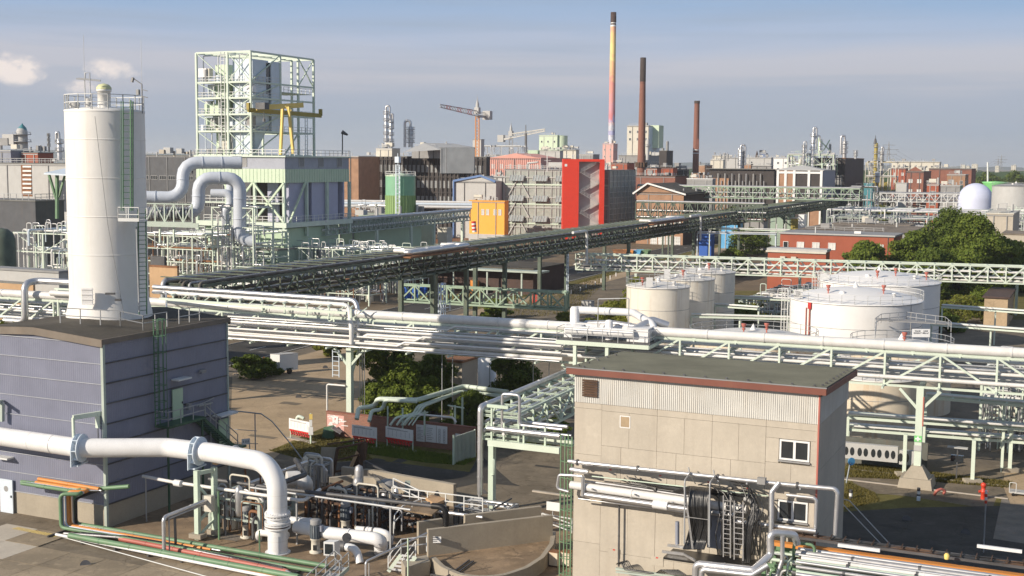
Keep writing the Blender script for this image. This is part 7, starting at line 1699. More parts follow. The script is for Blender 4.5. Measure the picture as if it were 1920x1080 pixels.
# vertical motor pumps
def motor(label,px,py,k):
    p=G(px,py);T=thing('pump_motor',label,'pump',p,'vertical motor pumps')
    P1('base','cream',T,lambda b:b.lathe(p,[(.42,0),(.42,.1),(.30,.14),(.30,.85),(.36,.9),(.36,1.0)],18));P1('opening','glass_dark',T,lambda b:b.obox(p+V((-.13,-.34,.25)),(.26,0,0),(0,.06,0),(0,0,.35)))
    P1('motor','motor_grey',T,lambda b:(b.lathe(p,[(.34,1.0),(.34,2.0),(.01,2.02)],18),[b.beam(p+V((math.cos(t)*.35,math.sin(t)*.35,1.05)),p+V((math.cos(t)*.35,math.sin(t)*.35,1.9)),.04)for t in np.linspace(0,6.28,16)]));P1('fan_cover','grey_mid',T,lambda b:b.lathe(p,[(.36,1.95),(.36,2.22),(.28,2.28),(.01,2.3)],18))
    P1('terminal_box','grey_blue',T,lambda b:b.cbox(p+V((.38,-.1,1.5)),.25,.3,.4))
motor('blue grey vertical motor pump left of the white riser',462,1008,0);motor('blue grey vertical motor pump right of the riser on cream stool',592,1036,1);motor('blue grey vertical motor pump farthest right near curved wall',648,1000,2)
# white fittings and stub pipes
WF=thing('white_manifold','white pipe manifold with elbows turning down right of the riser','pipes',G(690,1040))
pipe(WF,[G(555,988,1.3),G(620,1000,1.3),G(690,1008,1.3),G(715,1012,1.3),G(713,1036,.1)],.42,'white_gloss',20,.9,1.6);pipe(WF,[G(540,1004,.8),G(486,998,.8),G(484,1010,.2)],.24,'white_gloss',14,.4,9);pipe(WF,[G(630,1023,.9),G(668,1028,.9),G(675,1056,.05)],.26,'white_gloss',16,.7,9);pipe(WF,[G(668,992,1.0),G(712,996,1.0),G(730,1002,.9),G(732,1018,.2)],.22,'white_gloss',14,.5,1.0);pipe(WF,[G(545,975,1.6),G(600,980,1.6)],.25,'white_gloss',14,.4,.8)
P1('valve','steel_dark',WF,lambda b:(b.tube([G(630,1023,.9),G(648,1025,.9)],.36,12),b.beam(G(650,1008,1.3),G(650,1008,2.2),.05),b.tube([G(650,1008,1.9),G(650.5,1008,1.95)],.3,14),b.tube([G(695,1004,1.2),G(695,996,1.5)],.06,6)))
P1('clamp_band','steel_dark',WF,lambda b:[b.tube([G(x,y,z)-VV*.05,G(x,y,z)+VV*.05],r,16)for x,y,z,r in((655,1004,1.3,.45),(700,995,1.0,.25),(686,993.5,1.0,.25))]);P1('yellow_lever','green_bright',WF,lambda b:b.beam(G(702,1002,.8),G(712,1004,.8),.15))
CBX=G(617,1030,1.2);T=thing('control_box','white control box with dark window on a stand between the pumps','control box',(CBX.x,CBX.y,0));P1('box','window_white',T,lambda b:(b.obox(CBX-ZZ*.4+V((-.35,0,0)),(.7,-.1,0),(.3,.5,0),(0,0,.9))));P1('screen','glass_dark',T,lambda b:b.obox(CBX+V((-.27,-.03,-.28)),(.5,-.07,0),(0,-.03,0),(0,0,.65)));P1('stand','rail_grey',T,lambda b:(b.beam(CBX+V((-.2,.2,-.4)),CBX+V((-.2,.2,-1.2)),.07),b.beam(CBX+V((.4,.2,-.4)),CBX+V((.4,.2,-1.2)),.07)))
# rusty tilted steel frame and conveyor wreck
q=G(622,906);RF=thing('screening_machine','tall tilted rusty steel screen frame behind the pumps','machine',q)
P1('side_plate','concrete',RF,lambda b:b.obox(q+V((-1.15,.2,0)),V((1.2,-.1,0)),V((.05,.1,0)),V((.3,0,2.9))))
P1('frame','rust_dark',RF,lambda b:(b.beam(q,q+V((.5,0,2.9)),.2),b.beam(q+V((2.2,.8,.3)),q+V((2.6,.8,3.2)),.4),b.beam(q+V((1.7,1.2,.3)),q+V((2.2,1.2,3.0)),.3),b.beam(q+V((.5,0,2.9)),q+V((2.6,.8,3.2)),.14),b.beam(q+V((-.5,.9,3.0)),q+V((2.5,1.6,3.3)),.12),b.beam(q+V((.4,0,1.9)),q+V((2.5,.8,2.3)),.1),b.beam(q+V((.1,0,.9)),q+V((2.4,.8,1.3)),.14),b.beam(q+V((-.3,-.2,.2)),q+V((2.3,.6,.9)),.16),b.beam(q+V((2.6,.8,3.2)),q+V((2.5,1.6,3.3)),.12)))
P1('orange_strut','timber',RF,lambda b:(b.beam(q+V((1.3,.5,.8)),q+V((2.0,.7,2.4)),.22),b.beam(q+V((1.9,.7,2.5)),q+V((2.4,.8,1.9)),.1)))
q=G(735,925);CW=thing('conveyor','dark broken looking conveyor machine with hood on the basin wall','machine',q)
random.seed(4)
def f(b):
    o_=G(684,918);d_=G(785,942)-o_
    b.beam(o_+ZZ*1.5,o_+d_+ZZ*.9,.12);b.beam(o_+V((.6,-.9,1.2)),o_+d_+V((.4,-.7,.7)),.12)
    for t in np.linspace(.05,.95,9):p=o_+d_*t+ZZ*(1.5-t*.6);b.beam(p,p+V((.6,-.9,-.25)),.13);b.beam(p,V((p.x,p.y,.9)),.1);b.beam(p+V((.6,-.9,-.2)),p+V((1.2,-.2,-.6)),.1)
    b.beam(o_+V((-.2,0,0)),o_+V((0,0,2.3)),.18);b.beam(o_+V((0,0,2.3)),o_+V((2.2,-.6,1.4)),.14)
P1('frame','steel_dark',CW,f);P1('hood','grey_mid',CW,lambda b:b.lathe(G(726,912,1.9),[(.8,0),(.75,.25),(.4,.5),(.01,.55)],14));P1('post','mint_grey',CW,lambda b:b.obox(G(758,934,.8),(.4,0,0),(0,.2,0),(.05,0,1.3)));P1('warning_sign',['window_white','red'],CW,lambda b:(b.slot(0),b.obox(G(703,905,1.6),(.32,0,0),(0,-.03,0),(0,0,.34)),b.slot(1),b.obox(G(703,905,1.6)+V((.1,-.031,.1)),(.12,0,0),(0,-.01,0),(0,0,.12))))
# concrete channel walls, curved
def wallseg(b,pts,h,th=.28,z0=0,hs=None):
    for i,(p,q_)in enumerate(zip(pts,pts[1:])):
        p,q_=V(p),V(q_);d_=(q_-p).normalized();s_=V((-d_.y,d_.x,0))*th;h0,h1=(h,h)if hs is None else(hs[i],hs[i+1])
        v=[p,q_,q_+s_,p+s_];b.add([x+ZZ*z0 for x in v]+[p+ZZ*h0,q_+ZZ*h1,q_+s_+ZZ*h1,p+s_+ZZ*h0],((3,2,1,0),(4,5,6,7),(0,1,5,4),(1,2,6,5),(2,3,7,6),(3,0,4,7)))
CH=thing('concrete_channel','curved grey concrete channel wall behind the pumps','concrete channel',G(700,980))
P1('wall','concrete',CH,lambda b:wallseg(b,[G(618,950),G(660,948),G(700,955),G(724,975),G(745,985),G(800,990),G(828,982)],0,.35,hs=[2.2,2.3,2.4,2.2,1.9,1.9,1.9]));P1('rear_wall','concrete',CH,lambda b:wallseg(b,[G(640,915),G(700,922),G(770,935),G(850,950)],1.7,.4));P1('cover_slab','slab_brown',CH,lambda b:b.poly([G(738,955,1.9),G(782,930,1.9),G(842,940,1.9),G(810,968,1.9)],.12));P1('chute','timber',CH,lambda b:b.poly([G(798,938,2.1),G(810,932,2.1),G(838,940,2.1),G(815,950,2.1)],.2))
BN=thing('concrete_basin','half round concrete basin with straight concrete walls at bottom centre','basin',G(920,1050))
cb=G(912,1052);def_r=4.15
def arc(r,a0,a1,n):return[cb+V((math.cos(R(a0+(a1-a0)*i/n))*r*1.0,math.sin(R(a0+(a1-a0)*i/n))*r,0))for i in range(n+1)]
edge=[G(808,1072),G(826,1090),G(860,1106),G(905,1112),G(950,1106),G(990,1092),G(1020,1072),G(1038,1046),G(1042,1022)]
edge=fillet([V(p)for p in edge],2,3)
P1('rim','concrete',BN,lambda b:wallseg(b,edge,.95,.3));P1('floor','slab_brown',BN,lambda b:b.poly([p+ZZ*.62 for p in edge]+[G(1030,1010,.62),G(800,1035,.62)]))
P1('front_wall','concrete',BN,lambda b:wallseg(b,[G(803,1060),G(1036,1030)],2.35,.3));P1('rear_wall','concrete',BN,lambda b:wallseg(b,[G(785,1040),G(830,1033)],2.2,.3));P1('rear_wall','concrete',BN,lambda b:wallseg(b,[G(872,1020),G(1015,1002)],2.0,.3));P1('pedestal','concrete',BN,lambda b:b.poly([G(752,1075),G(800,1066),G(806,1078),G(760,1090)],.9))
P1('notice','window_white',BN,lambda b:b.obox(G(805,1058,0)+V((.02,-.06,1.45)),V((.75,-.0,0)),V((0,-.03,0)),ZZ*.42));P1('notice_text','text',BN,lambda b:[b.obox(G(805,1058,0)+V((.1,-.095,1.55+k*.12)),V((.5-.1*(k==0),0,0)),V((0,-.01,0)),ZZ*.04)for k in range(3)])
P1('floor_rail','steel_dark',BN,lambda b:(b.beam(G(805,1105,.7),G(880,1050,.7),.08),b.beam(G(812,1108,.7),G(888,1052,.7),.08),b.rail([G(808,1110,.1),G(852,1118,.1)],1.1,.035,1.2)))
def stair_thing(label,p,q,wv,m,mr_,name='stairs',land=None):
    T=thing(name,label,'stairs',p);p,q=V(p),V(q);s_=V(wv);n=max(3,int((q-p).z/.2));n=abs(n)
    P1('stringer',m,T,lambda b:(b.beam(p,q,.06,.24),b.beam(p+s_,q+s_,.06,.24)));t=MB();
    for i in range(n):o_=p.lerp(q,(i+.5)/n);P1('tread','rail_grey',T,lambda b:b.obox(o_,s_,(q-p)*(V((1,1,0)).length and .5/n),ZZ*.03))
    P1('handrail',mr_,T,lambda b:(b.rail([p,q],1.0,.026,1.1),b.rail([p+s_,q+s_],1.0,.026,1.1),b.rail([V(x)for x in land],1.0,.026,1.3)if land else None));return T
stair_thing('pale green steps with double handrail up to the basin landing',G(728,1072,.05),G(752,1040,1.2),V((.95,-.35,0)),'mint_pale','rail_white',land=[G(752,1040,1.2),G(800,1034,1.2)]);stair_thing('grey metal steps with rails at the bottom edge left of centre',G(575,1110,.05),G(628,1062,.9),V((.9,-.3,0)),'mint_grey','rail_grey',land=[G(628,1062,.9),G(640,1072,.9)])
T=thing('curved_handrail','curved pale handrail climbing around the channel behind basin steps','handrail',G(740,1010));P1('rail','rail_white',T,lambda b:b.rail([G(738,1010,.2),G(740,992,.8),G(755,975,1.2),G(790,962,1.5)],1.0,.028,.9))
T=thing('pipe_handrail','silver pipe handrail from the bottom edge rising over the basin steps','handrail',G(685,1095));pipe(T,[G(686,1110),G(686,1110)+ZZ*1.9,G(800,1000,2.2)],.07,SV,8,.2,9);pipe(T,[G(692,1110),G(692,1110)+ZZ*1.8],.05,SV,6)
T=thing('green_post','slender light green post standing beside the basin steps','post',G(765,1110));P1('post','pale_green',T,lambda b:b.tube([G(765,1112),G(765,1112)+ZZ*3.4],.05,8));T=thing('green_post','slim green post with white bend in front of the white riser','post',G(487,1048));P1('post','green_mid',T,lambda b:b.tube([G(487,1048),G(487,1048)+ZZ*1.9],.05,8))
T=thing('green_post','green post next to the pale H frame support','post',G(411,1012));P1('post','green_mid',T,lambda b:b.tube([G(411,1012),G(411,1012)+ZZ*3.4],.08,8))
for k,(a_,e_,lab)in enumerate((((735,940,1.7),(905,962,1.7),'white handrail on the rear channel wall behind conveyor'),((928,975,.0),(1072,1000,.0),'white double handrail between green portal column and concrete building'),((1016,990,.9),(1070,1010,.4),'short white sloping handrail at the basin end'))):
    T=thing('handrail',lab,'handrail',G(*a_));P1('rail','rail_white',T,lambda b:(b.rail([G(*a_),G(*e_)],1.05,.035,1.5)))
    if k==0:P1('end','rail_white',T,lambda b:b.rail([G(*a_)+ZZ*.6+UU*.2,G(785,946,1.7)],1.05,.035,1.5));pipe(T,[G(790,955,1.8),G(905,970,1.8)],.12,SV,10,0,3)
T=thing('notice_board','white framed notice board on the handrail beside concrete building','sign',G(1036,985));q=G(1036,988);P1('board','window_white',T,lambda b:b.obox(q+V((-.45,0,1.25)),VV*1.05,UU*.05,ZZ*.62));P1('frame','rail_grey',T,lambda b:(b.obox(q+V((-.33,-.03,1.33)),VV*.8,UU*.02,ZZ*.02),b.obox(q+V((-.33,-.03,1.70)),VV*.8,UU*.02,ZZ*.02),b.beam(q,q+ZZ*1.3,.06)))
for k in range(2):p=G(1029+k*22,1062);T=thing('rusty_bin',['cream rust stained box container left one by the green ladder','cream rust stained box container right one by the green ladder'][k],'container',p);P1('box','tank_rust',T,lambda b:b.gbox(p,.58,.6,.95));P1('lid','rust',T,lambda b:b.gbox(p-VV*.02-UU*.02+ZZ*.95,.62,.64,.04));P1('skid','rust_dark',T,lambda b:b.gbox(p-UU*.03-ZZ*-.0,.58,.08,.1))
# brick wall with notice boards
bw0,bw1=G(612,816),G(890,850);db=(bw1-bw0).normalized();nb_=V((db.y,-db.x,0));Lb=(bw1-bw0).length
bm=bpy.data.materials.new('brickwork');bm.use_nodes=True;n_=bm.node_tree.nodes;l_=bm.node_tree.links;g_=n_.new('ShaderNodeNewGeometry');mp=n_.new('ShaderNodeMapping');mp.vector_type='POINT';mp.inputs['Rotation'].default_value=(0,0,GA);l_.new(g_.outputs['Position'],mp.inputs[0]);sx=n_.new('ShaderNodeSeparateXYZ');l_.new(mp.outputs[0],sx.inputs[0]);cx=n_.new('ShaderNodeCombineXYZ');l_.new(sx.outputs[0],cx.inputs[0]);l_.new(sx.outputs[2],cx.inputs[1])
bt=n_.new('ShaderNodeTexBrick');bt.inputs['Scale'].default_value=1;bt.inputs['Brick Width'].default_value=.25;bt.inputs['Row Height'].default_value=.085;bt.inputs['Mortar Size'].default_value=.012;bt.inputs['Color1'].default_value=(.30,.095,.055,1);bt.inputs['Color2'].default_value=(.20,.07,.045,1);bt.inputs['Mortar'].default_value=(.30,.24,.20,1);l_.new(cx.outputs[0],bt.inputs['Vector']);l_.new(bt.outputs[0],n_['Principled BSDF'].inputs['Base Color']);n_['Principled BSDF'].inputs['Roughness'].default_value=.85;M['brickwork']=bm
BW=thing('brick_wall','red brick wall hung with white notice boards in front of trees','wall',bw0)
P1('wall','brickwork',BW,lambda b:b.obox(bw0,db*Lb,-nb_*.3,ZZ*2.3));P1('coping','brick',BW,lambda b:b.obox(bw0+nb_*.04+ZZ*2.3,db*Lb,-nb_*.38,ZZ*.07));P1('whitewash','pink_pale',BW,lambda b:b.obox(bw0+db*.1+nb_*.0+ZZ*.45,db*1.9,nb_*.012,ZZ*1.6))
random.seed(12)
P1('worn_paint','window_white',BW,lambda b:[b.obox(bw0+db*(.12+random.random()*1.6)+nb_*.012+ZZ*(.5+k*.085),db*random.uniform(.15,.8),nb_*.008,ZZ*.07)for k in range(18)for _ in(0,1)])
def board(T,a,z,w_,h_,rows_,pro=.04,redmark=False,grid=False):
    o_=bw0+db*a+nb_*pro+ZZ*z;s_=P1('notice_board','window_white',T,lambda b:b.obox(o_,db*w_,nb_*.04,ZZ*h_));o2=o_+nb_*.042
    def f(b):
        if redmark:b.slot(1);b.obox(o2+db*w_*.4+ZZ*h_*.62,db*w_*.2,nb_*.006,ZZ*h_*.22)
        b.slot(0)
        if grid:
            for i in range(rows_):
                for j in range(2):
                    c_=o2+db*w_*(.28+.45*j)+ZZ*h_*(.14+.78*i/rows_);ring=[c_+db*math.cos(t)*.1+ZZ*math.sin(t)*.1 for t in np.linspace(0,6.28,9)]
                    for p,q_ in zip(ring,ring[1:]):b.beam(p,q_,.02)
                    b.obox(c_-db*.1-ZZ*.17,db*.2,nb_*.004,ZZ*.025)
        else:
            for i in range(rows_):b.obox(o2+db*.12+ZZ*h_*(.15+.75*i/rows_),db*(w_-.24)*random.uniform(.5,1),nb_*.005,ZZ*.022)
    P1('printing',['text','red'],s_,f)
board(BW,.75,1.25,.62,.62,2,.03,True);board(BW,10.9,.55,1.1,1.6,7,.03,grid=False);board(BW,12.05,.55,1.1,1.6,5,.03,grid=True);board(BW,14.0,1.0,.75,.62,2,.03,True);board(BW,9.9,.5,.9,1.55,9,.02)
for k,(x0,y0,x1,y1,lab)in enumerate(((545,822,582,830,'free standing board left of the brick wall with red hose valves'),(663,835,706,841,'middle long board on posts with red hose valves below'),(726,838,774,846,'right long board on posts half in shade with red valves'))):
    p,q_=G(x0,y0),G(x1,y1);d_=(q_-p).normalized();nn=V((d_.y,-d_.x,0));w_=(q_-p).length;T=thing('valve_board',lab,'notice board',p)
    P1('post','mint',T,lambda b:b.beam(p,p+ZZ*1.5,.08));P1('post','mint',T,lambda b:b.beam(q_,q_+ZZ*1.5,.08))
    P1('board','window_white',T,lambda b:b.obox(p-d_*.1+ZZ*.95+nn*.06,d_*(w_+.2),nn*.05,ZZ*1.0));P1('printing','text',T,lambda b:[b.obox(p+d_*(.2+i*w_/6)+ZZ*1.15+nn*.112,d_*.015,nn*.004,ZZ*.5)for i in range(6)]+[b.obox(p+d_*.1+ZZ*1.72+nn*.112,d_*w_*.8,nn*.004,ZZ*.03),b.obox(p+d_*.1+ZZ*1.80+nn*.112,d_*w_*.5,nn*.004,ZZ*.02)])
    P1('red_band','red',T,lambda b:b.obox(p+ZZ*.78+nn*.05,d_*w_,nn*.06,ZZ*.14))
    vm_=MB();vm_.tube([(0,0,0),(.12,0,-.3)],.07,8);vm_.tube([(.12,0,-.3),(.15,-.05,-.36)],.11,8);vme_=vm_.mesh('red',(0,0,0),'hose_valve')
    for i in range(int(w_/.33)):piece('hose_valve',vme_,T,p+d_*(.15+i*.33)+ZZ*.82+nn*.1)
    P1('base_slab','kerb',T,lambda b:b.obox(p-d_*.5-nn*-.3,d_*(w_+1),-nn*.7,ZZ*.08))
p=G(583,833);T=thing('sign_post','narrow sign post with yellow symbol beside the free standing board','sign',p);P1('post','mint',T,lambda b:b.beam(p,p+ZZ*2.9,.1));P1('panel',['window_white','yellow'],T,lambda b:(b.slot(0),b.obox(p+V((-.2,-.08,.9)),(.42,0,0),(0,-.04,0),(0,0,.75)),b.obox(p+V((-.12,-.08,1.7)),(.26,0,0),(0,-.04,0),(0,0,.6)),b.slot(1),b.obox(p+V((-.12,-.08,2.35)),(.3,0,0),(0,-.04,0),(0,0,.5))))
p=G(603,822);T=thing('covered_bin','dark green sloping grit bin in front of whitewashed brick','bin',p);P1('body','green_dark',T,lambda b:b.add([p,p+V((1.2,-.2,0)),p+V((1.2,.6,0)),p+V((0,.8,0)),p+V((.1,.1,.6)),p+V((1.1,-.1,1.0)),p+V((1.1,.5,1.2)),p+V((.1,.7,.9))],((3,2,1,0),(4,5,6,7),(0,1,5,4),(1,2,6,5),(2,3,7,6),(3,0,4,7))));P1('lid','grey_mid',T,lambda b:b.obox(p+V((.9,-.2,1.0)),(.9,-.3,-.5),(.1,.8,.1),(0,0,.05)))
p0_,p1_=G(851,871),G(890,857);T=thing('corrugated_screen','grey green corrugated sheet screen standing across the end of brick wall','screen',p0_);d_=(p1_-p0_).normalized();nn=V((d_.y,-d_.x,0));P1('sheet','mint_grey',T,lambda b:corr(b,p0_,d_,nn,(p1_-p0_).length,2.45,.2,.06));P1('backing','grey_mid',T,lambda b:b.obox(p0_,d_*(p1_-p0_).length,-nn*.05,ZZ*2.45));P1('post','mint',T,lambda b:b.beam(p0_-d_*.06,p0_-d_*.06+ZZ*2.6,.14));P1('post','mint',T,lambda b:b.beam(p1_,p1_+ZZ*2.5,.12))
T=thing('small_stub','short green pipe stub behind the free standing board','pipe',G(556,815));pipe(T,[G(557,815),G(557,815)+ZZ*1.9,G(557,815)+V((.7,-.2,1.6))],.16,'mint_pale',10,.4)
# sign with the building number, behind the white pipe
q=G(462,831,2.1);T=thing('number_sign','small white sign reading E 253 on the railing above the thick pipe','sign',(q.x,q.y,0));s_=P1('board','window_white',T,lambda b:b.obox(V((q.x-.4,q.y,1.95)),V((.62,.35,0)),V((.02,-.03,0)),ZZ*.5));an_=math.atan2(.35,.62);txt(s_,'E 253',V((q.x-.4,q.y,1.95))+V((.33,.14,.25)),.24,an_);P1('post','rail_grey',T,lambda b:(b.beam(V((q.x-.35,q.y,0)),V((q.x-.35,q.y,2)),.06),b.beam(V((q.x+.2,q.y+.33,0)),V((q.x+.2,q.y+.33,2)),.06)))
T=thing('yard_railing','thin dark railing and bent pole on the tan yard edge','railing',G(478,860));P1('rail','rail_grey',T,lambda b:(b.tube([G(402,766,4.4),G(490,776,4.4)],.06,6),b.tube([G(490,776,4.4),G(510,790,3.8),G(545,832,2.0),G(572,868,.6)],.05,6,1),b.beam(G(478,776,4.4)-ZZ*4.4,G(478,776,4.4),.07),b.beam(G(440,805,2.4),G(482,808,2.4),.05),b.beam(G(440,830,1.6),G(484,832,1.6),.05)))
# trailer
p=G(525,702);T=thing('trailer','white box trailer parked on the tan yard beside the road','trailer',p);P1('box','window_white',T,lambda b:b.obox(p+ZZ*.45+V((-1.2,.2,0)),V((1.25,-.55,0)),V((2.2,1.6,0))*.9,ZZ*2.0));P1('roof','grey_light',T,lambda b:b.obox(p+ZZ*2.45+V((-1.22,.2,0)),V((1.29,-.57,0)),V((2.24,1.63,0))*.9,ZZ*.05));w0=p+V((1.05,.35,.35));P1('wheel','rubber',T,lambda b:b.tube([w0,w0+V((.12,-.1,0))],.36,16));P1('mudguard','green_dark',T,lambda b:b.obox(w0+V((-.35,-.15,.3)),V((.7,.5,0)),V((.15,-.1,0)),ZZ*.08));P1('drawbar','steel_dark',T,lambda b:(b.beam(p+V((-.5,0,.45)),p+V((-2.0,-.9,.4)),.08),b.beam(p+V((-2,-.9,.4)),p+V((-2,-.9,0)),.06)))
p=G(557,692);T=thing('marker_post','white and red marker post right of the trailer','post',p);P1('post',['window_white','red'],T,lambda b:[(b.slot(k%2),b.beam(p+ZZ*k*.28,p+ZZ*(k+1)*.28,.09))for k in range(6)])
for k in range(4):p,q_=G(443+k*14,703-k*1.3),G(455+k*14,702-k*1.3);T=thing('barrier','red and white striped barrier board, %s of the four by trailer'%('leftmost','second from left','third from left','rightmost')[k],'barrier',p,'striped barriers left of the trailer');P1('board',['red','window_white'],T,lambda b:[(b.slot(i%2),b.obox(p.lerp(q_,i/5)+ZZ*.7,(q_-p)/5,V((0,.05,0)),ZZ*.28))for i in range(5)]);P1('foot','steel_dark',T,lambda b:(b.beam(p,p+ZZ*.75,.06),b.beam(q_,q_+ZZ*.75,.06),b.cbox(p,.5,.3,.1)))
for k in range(2):p=G(466+k*29,690-k);T=thing('warning_lamp',['orange warning lamp on the barrier left of the shrub','orange warning lamp on the barrier next to trailer'][k],'lamp',p);P1('lamp','orange_pipe',T,lambda b:b.lathe(p+ZZ*1.0,[(.12,0),(.16,.2),(.12,.36),(.01,.4)],10));P1('pole','steel_dark',T,lambda b:b.beam(p,p+ZZ*1.0,.05))
for k in range(7):p=G(1071+k*14+(k%2)*3,552-k*5.6);T=solo((lambda b:(b.beam(p,p+ZZ*.9,.16),b)[1])(MB()),'road_post','small white roadside post, one of a row on the verge','post','window_white',p,'white roadside posts along the verge')
p=G(1100,588);T=thing('grey_cabinet','grey metal cabinet on the tan path left of yellow green tree','cabinet',p);P1('body','grey_light',T,lambda b:b.gbox(p-VV*1.0,1.8,1.5,2.1));P1('lid','grey_mid',T,lambda b:b.gbox(p-VV*1.05-UU*.05+ZZ*2.1,1.9,1.6,.08));P1('door','grey_mid',T,lambda b:b.gbox(p-VV*.95-UU*.03+ZZ*.2,.8,.03,1.7))
for k in range(2):p=G(999+k*6,568+k);T=thing('red_fence_panel',['red mesh fence panel left one standing on verge','red mesh fence panel right one standing on verge'][k],'barrier',p);P1('frame','red',T,lambda b:(b.rail([p,p+VV*.9],1.5,.05,.45,2)))
# right side: small things
p=G(1843,936);T=thing('hydrant','red hydrant with round head standing at the verge corner','hydrant',p);P1('body','beacon_red',T,lambda b:b.lathe(p,[(.18,0),(.18,.5),(.24,.55),(.24,.7),(.16,.75),(.16,1.0),(.22,1.05),(.2,1.25),(.01,1.35)],14));P1('outlet','beacon_red',T,lambda b:(b.tube([p+V((-.35,0,.62)),p+V((.35,0,.62))],.1,10)))
p=G(1844,1036);T=thing('marker_mast','tall thin mast with red and white striped top at the dark road','mast',p);P1('pole','rail_grey',T,lambda b:b.tube([p,p+ZZ*3.4],.05,8));P1('striped_top',['beacon_red','window_white'],T,lambda b:[(b.slot(k%2),b.tube([p+ZZ*(3.4+k*.22),p+ZZ*(3.62+k*.22)],.09,8))for k in range(4)])
for k,(px,py)in enumerate(((1595,936),(1722,932))):p=G(px,py);T=thing('bollard',['striped bollard on dry grass right of the concrete building','striped bollard before the big column footing'][k],'bollard',p);P1('post',['steel_dark','window_white'],T,lambda b:[(b.slot(i%2),b.tube([p+ZZ*i*.25,p+ZZ*(i+1)*.25],.13,10))for i in range(3)])
p=G(1722,942);T=solo((lambda b:(b.cbox(p+ZZ*.15,.25,.25,.3),b)[1])(MB()),'marker_stone','small pale blue white marker stone on the shaded verge','marker','pale_blue',p)
p,q_=G(1583,948),G(1655,1010);T=thing('ramp_rails','pair of thin parallel rails slanting down right of the concrete building','handrail',p);P1('rail','rail_grey',T,lambda b:(b.tube([G(1578,936,1.6),G(1592,938,1.6),G(1668,1020,.8)],.04,6,.3),b.tube([G(1580,945,1.4),G(1650,1018,.8)],.04,6)))
p=G(1765,925);T=solo((lambda b:(b.tube([G(1752,928,.1),G(1756,920,.5),G(1765,917,.6),G(1773,921,.4),G(1768,926,.2)],.12,6,.2),b)[1])(MB()),'hose_coil','faded red hose coil lying beside the big column footing','hose','red_fade',p)
p=G(1795,880);T=thing('control_stand','dark control box on a post under small white lamp roof','control box',G(1793,900));q=G(1793,900);P1('post','steel_dark',T,lambda b:b.beam(q,q+ZZ*2.6,.1));P1('box','glass_dark',T,lambda b:b.cbox(q+ZZ*1.6,1.0,.4,.5));P1('roof','grey_light',T,lambda b:b.cbox(q+ZZ*2.7,1.6,.5,.1))
p=G(1590,905,2.0);T=thing('round_mirror','round pale blue disc on a leaning pole behind the concrete building','mirror',(p.x,p.y,0));P1('disc','sky_blue',T,lambda b:b.tube([G(1596,865,3.4),G(1596,865,3.4)+V((.02,-.06,0))],.3,18));P1('pole','pale_blue',T,lambda b:b.tube([G(1587,905,1.4),G(1594,868,3.3)],.05,6))
for k,(px,py)in enumerate(((1695,893),(1823,906),(1893,885))):p=G(px,py);T=thing('trestle_footing',['concrete footing of trestle left of the big column','concrete footing of trestle right of the big column','concrete footing of trestle near the sand patch'][k],'footing',p);P1('block','concrete',T,lambda b:b.poly([p+V((-.7,-.4,0)),p+V((.7,-.4,0)),p+V((.7,.4,0)),p+V((-.7,.4,0))],.35));P1('post','mint_pale',T,lambda b:b.beam(p+ZZ*.3,p+ZZ*3.6,.3))
p=G(1892,930);T=thing('cart','low white flatbed cart on the slab at right edge','cart',p);P1('bed','grey_light',T,lambda b:b.gbox(p+ZZ*.25,2.6,1.0,.12));P1('handle','rail_white',T,lambda b:b.tube([p+ZZ*.3,p+ZZ*1.1,p+VV*.5+ZZ*1.1,p+VV*.5+ZZ*.3],.03,6,.1));P1('wheel','rubber',T,lambda b:[b.tube([W(p,x,-.02,.14),W(p,x,.08,.14)],.14,10)for x in(.3,2.2)])
KS=G(1835,660);blk('brown_kiosk','small brown kiosk with flat roof behind green trestles at right','hut',1846,1890,1902,560,200,'pave_tan','brick_dark',over=.3)
zr=F(1447,1017,1.6).z
# ---- pipes and cables on the front of the concrete building
WR=thing('wall_pipes','silver and white pipes on brackets along the front of the concrete building','pipes',F(1066,865,.8))
def fp(pts,r,m_,seg=12,bend=None,every=3):pipe(WR,[F(*p)for p in pts],r,m_,seg,bend,every)
fp([(1066,865,.9),(1461,907,.9),(1571,917,.9),(1566,1003,.9)],.13,SV);fp([(1070,880,.9),(1103,885,.9)],.16,SV);fp([(1475,928,.7),(1531,934,.7),(1528,1010,.7)],.10,SV)
fp([(1070,909,1.0),(1305,942,1.0),(1400,955,1.0)],.24,'white_pipe',14,0,4);fp([(1095,927,1.2),(1305,957,1.2),(1378,966,1.2)],.16,SV,12,0,4);fp([(1225,945,1.2),(1252,949,1.2)],.24,'white_gloss',14);fp([(1093,893,1.3),(1093,930,1.3)],.12,SV);fp([(1092,893,1.3),(1048,890,1.3),(1044,916,1.3),(1066,922,1.3)],.09,SV);fp([(1090,901,.6),(1165,911,.6),(1290,930,.6)],.07,'silver_dull');fp([(1085,935,.8),(1290,961,.8)],.05,SV,8)
fp([(1461,905,1.0),(1447,922,1.2),(1446,1000,1.4)],.15,SV,12,.3);fp([(1346,973,1.0),(1480,990,1.0),(1530,996,1.0)],.15,SV);fp([(1161,948,.35),(1160,1062,.35)],.06,'steel_dark',8)
fp([(1270,978,1.4),(1270,1020,1.4)],.12,'grey_blue',8);fp([(1110,893,.8),(1440,930,.7)],.04,'mint',6)
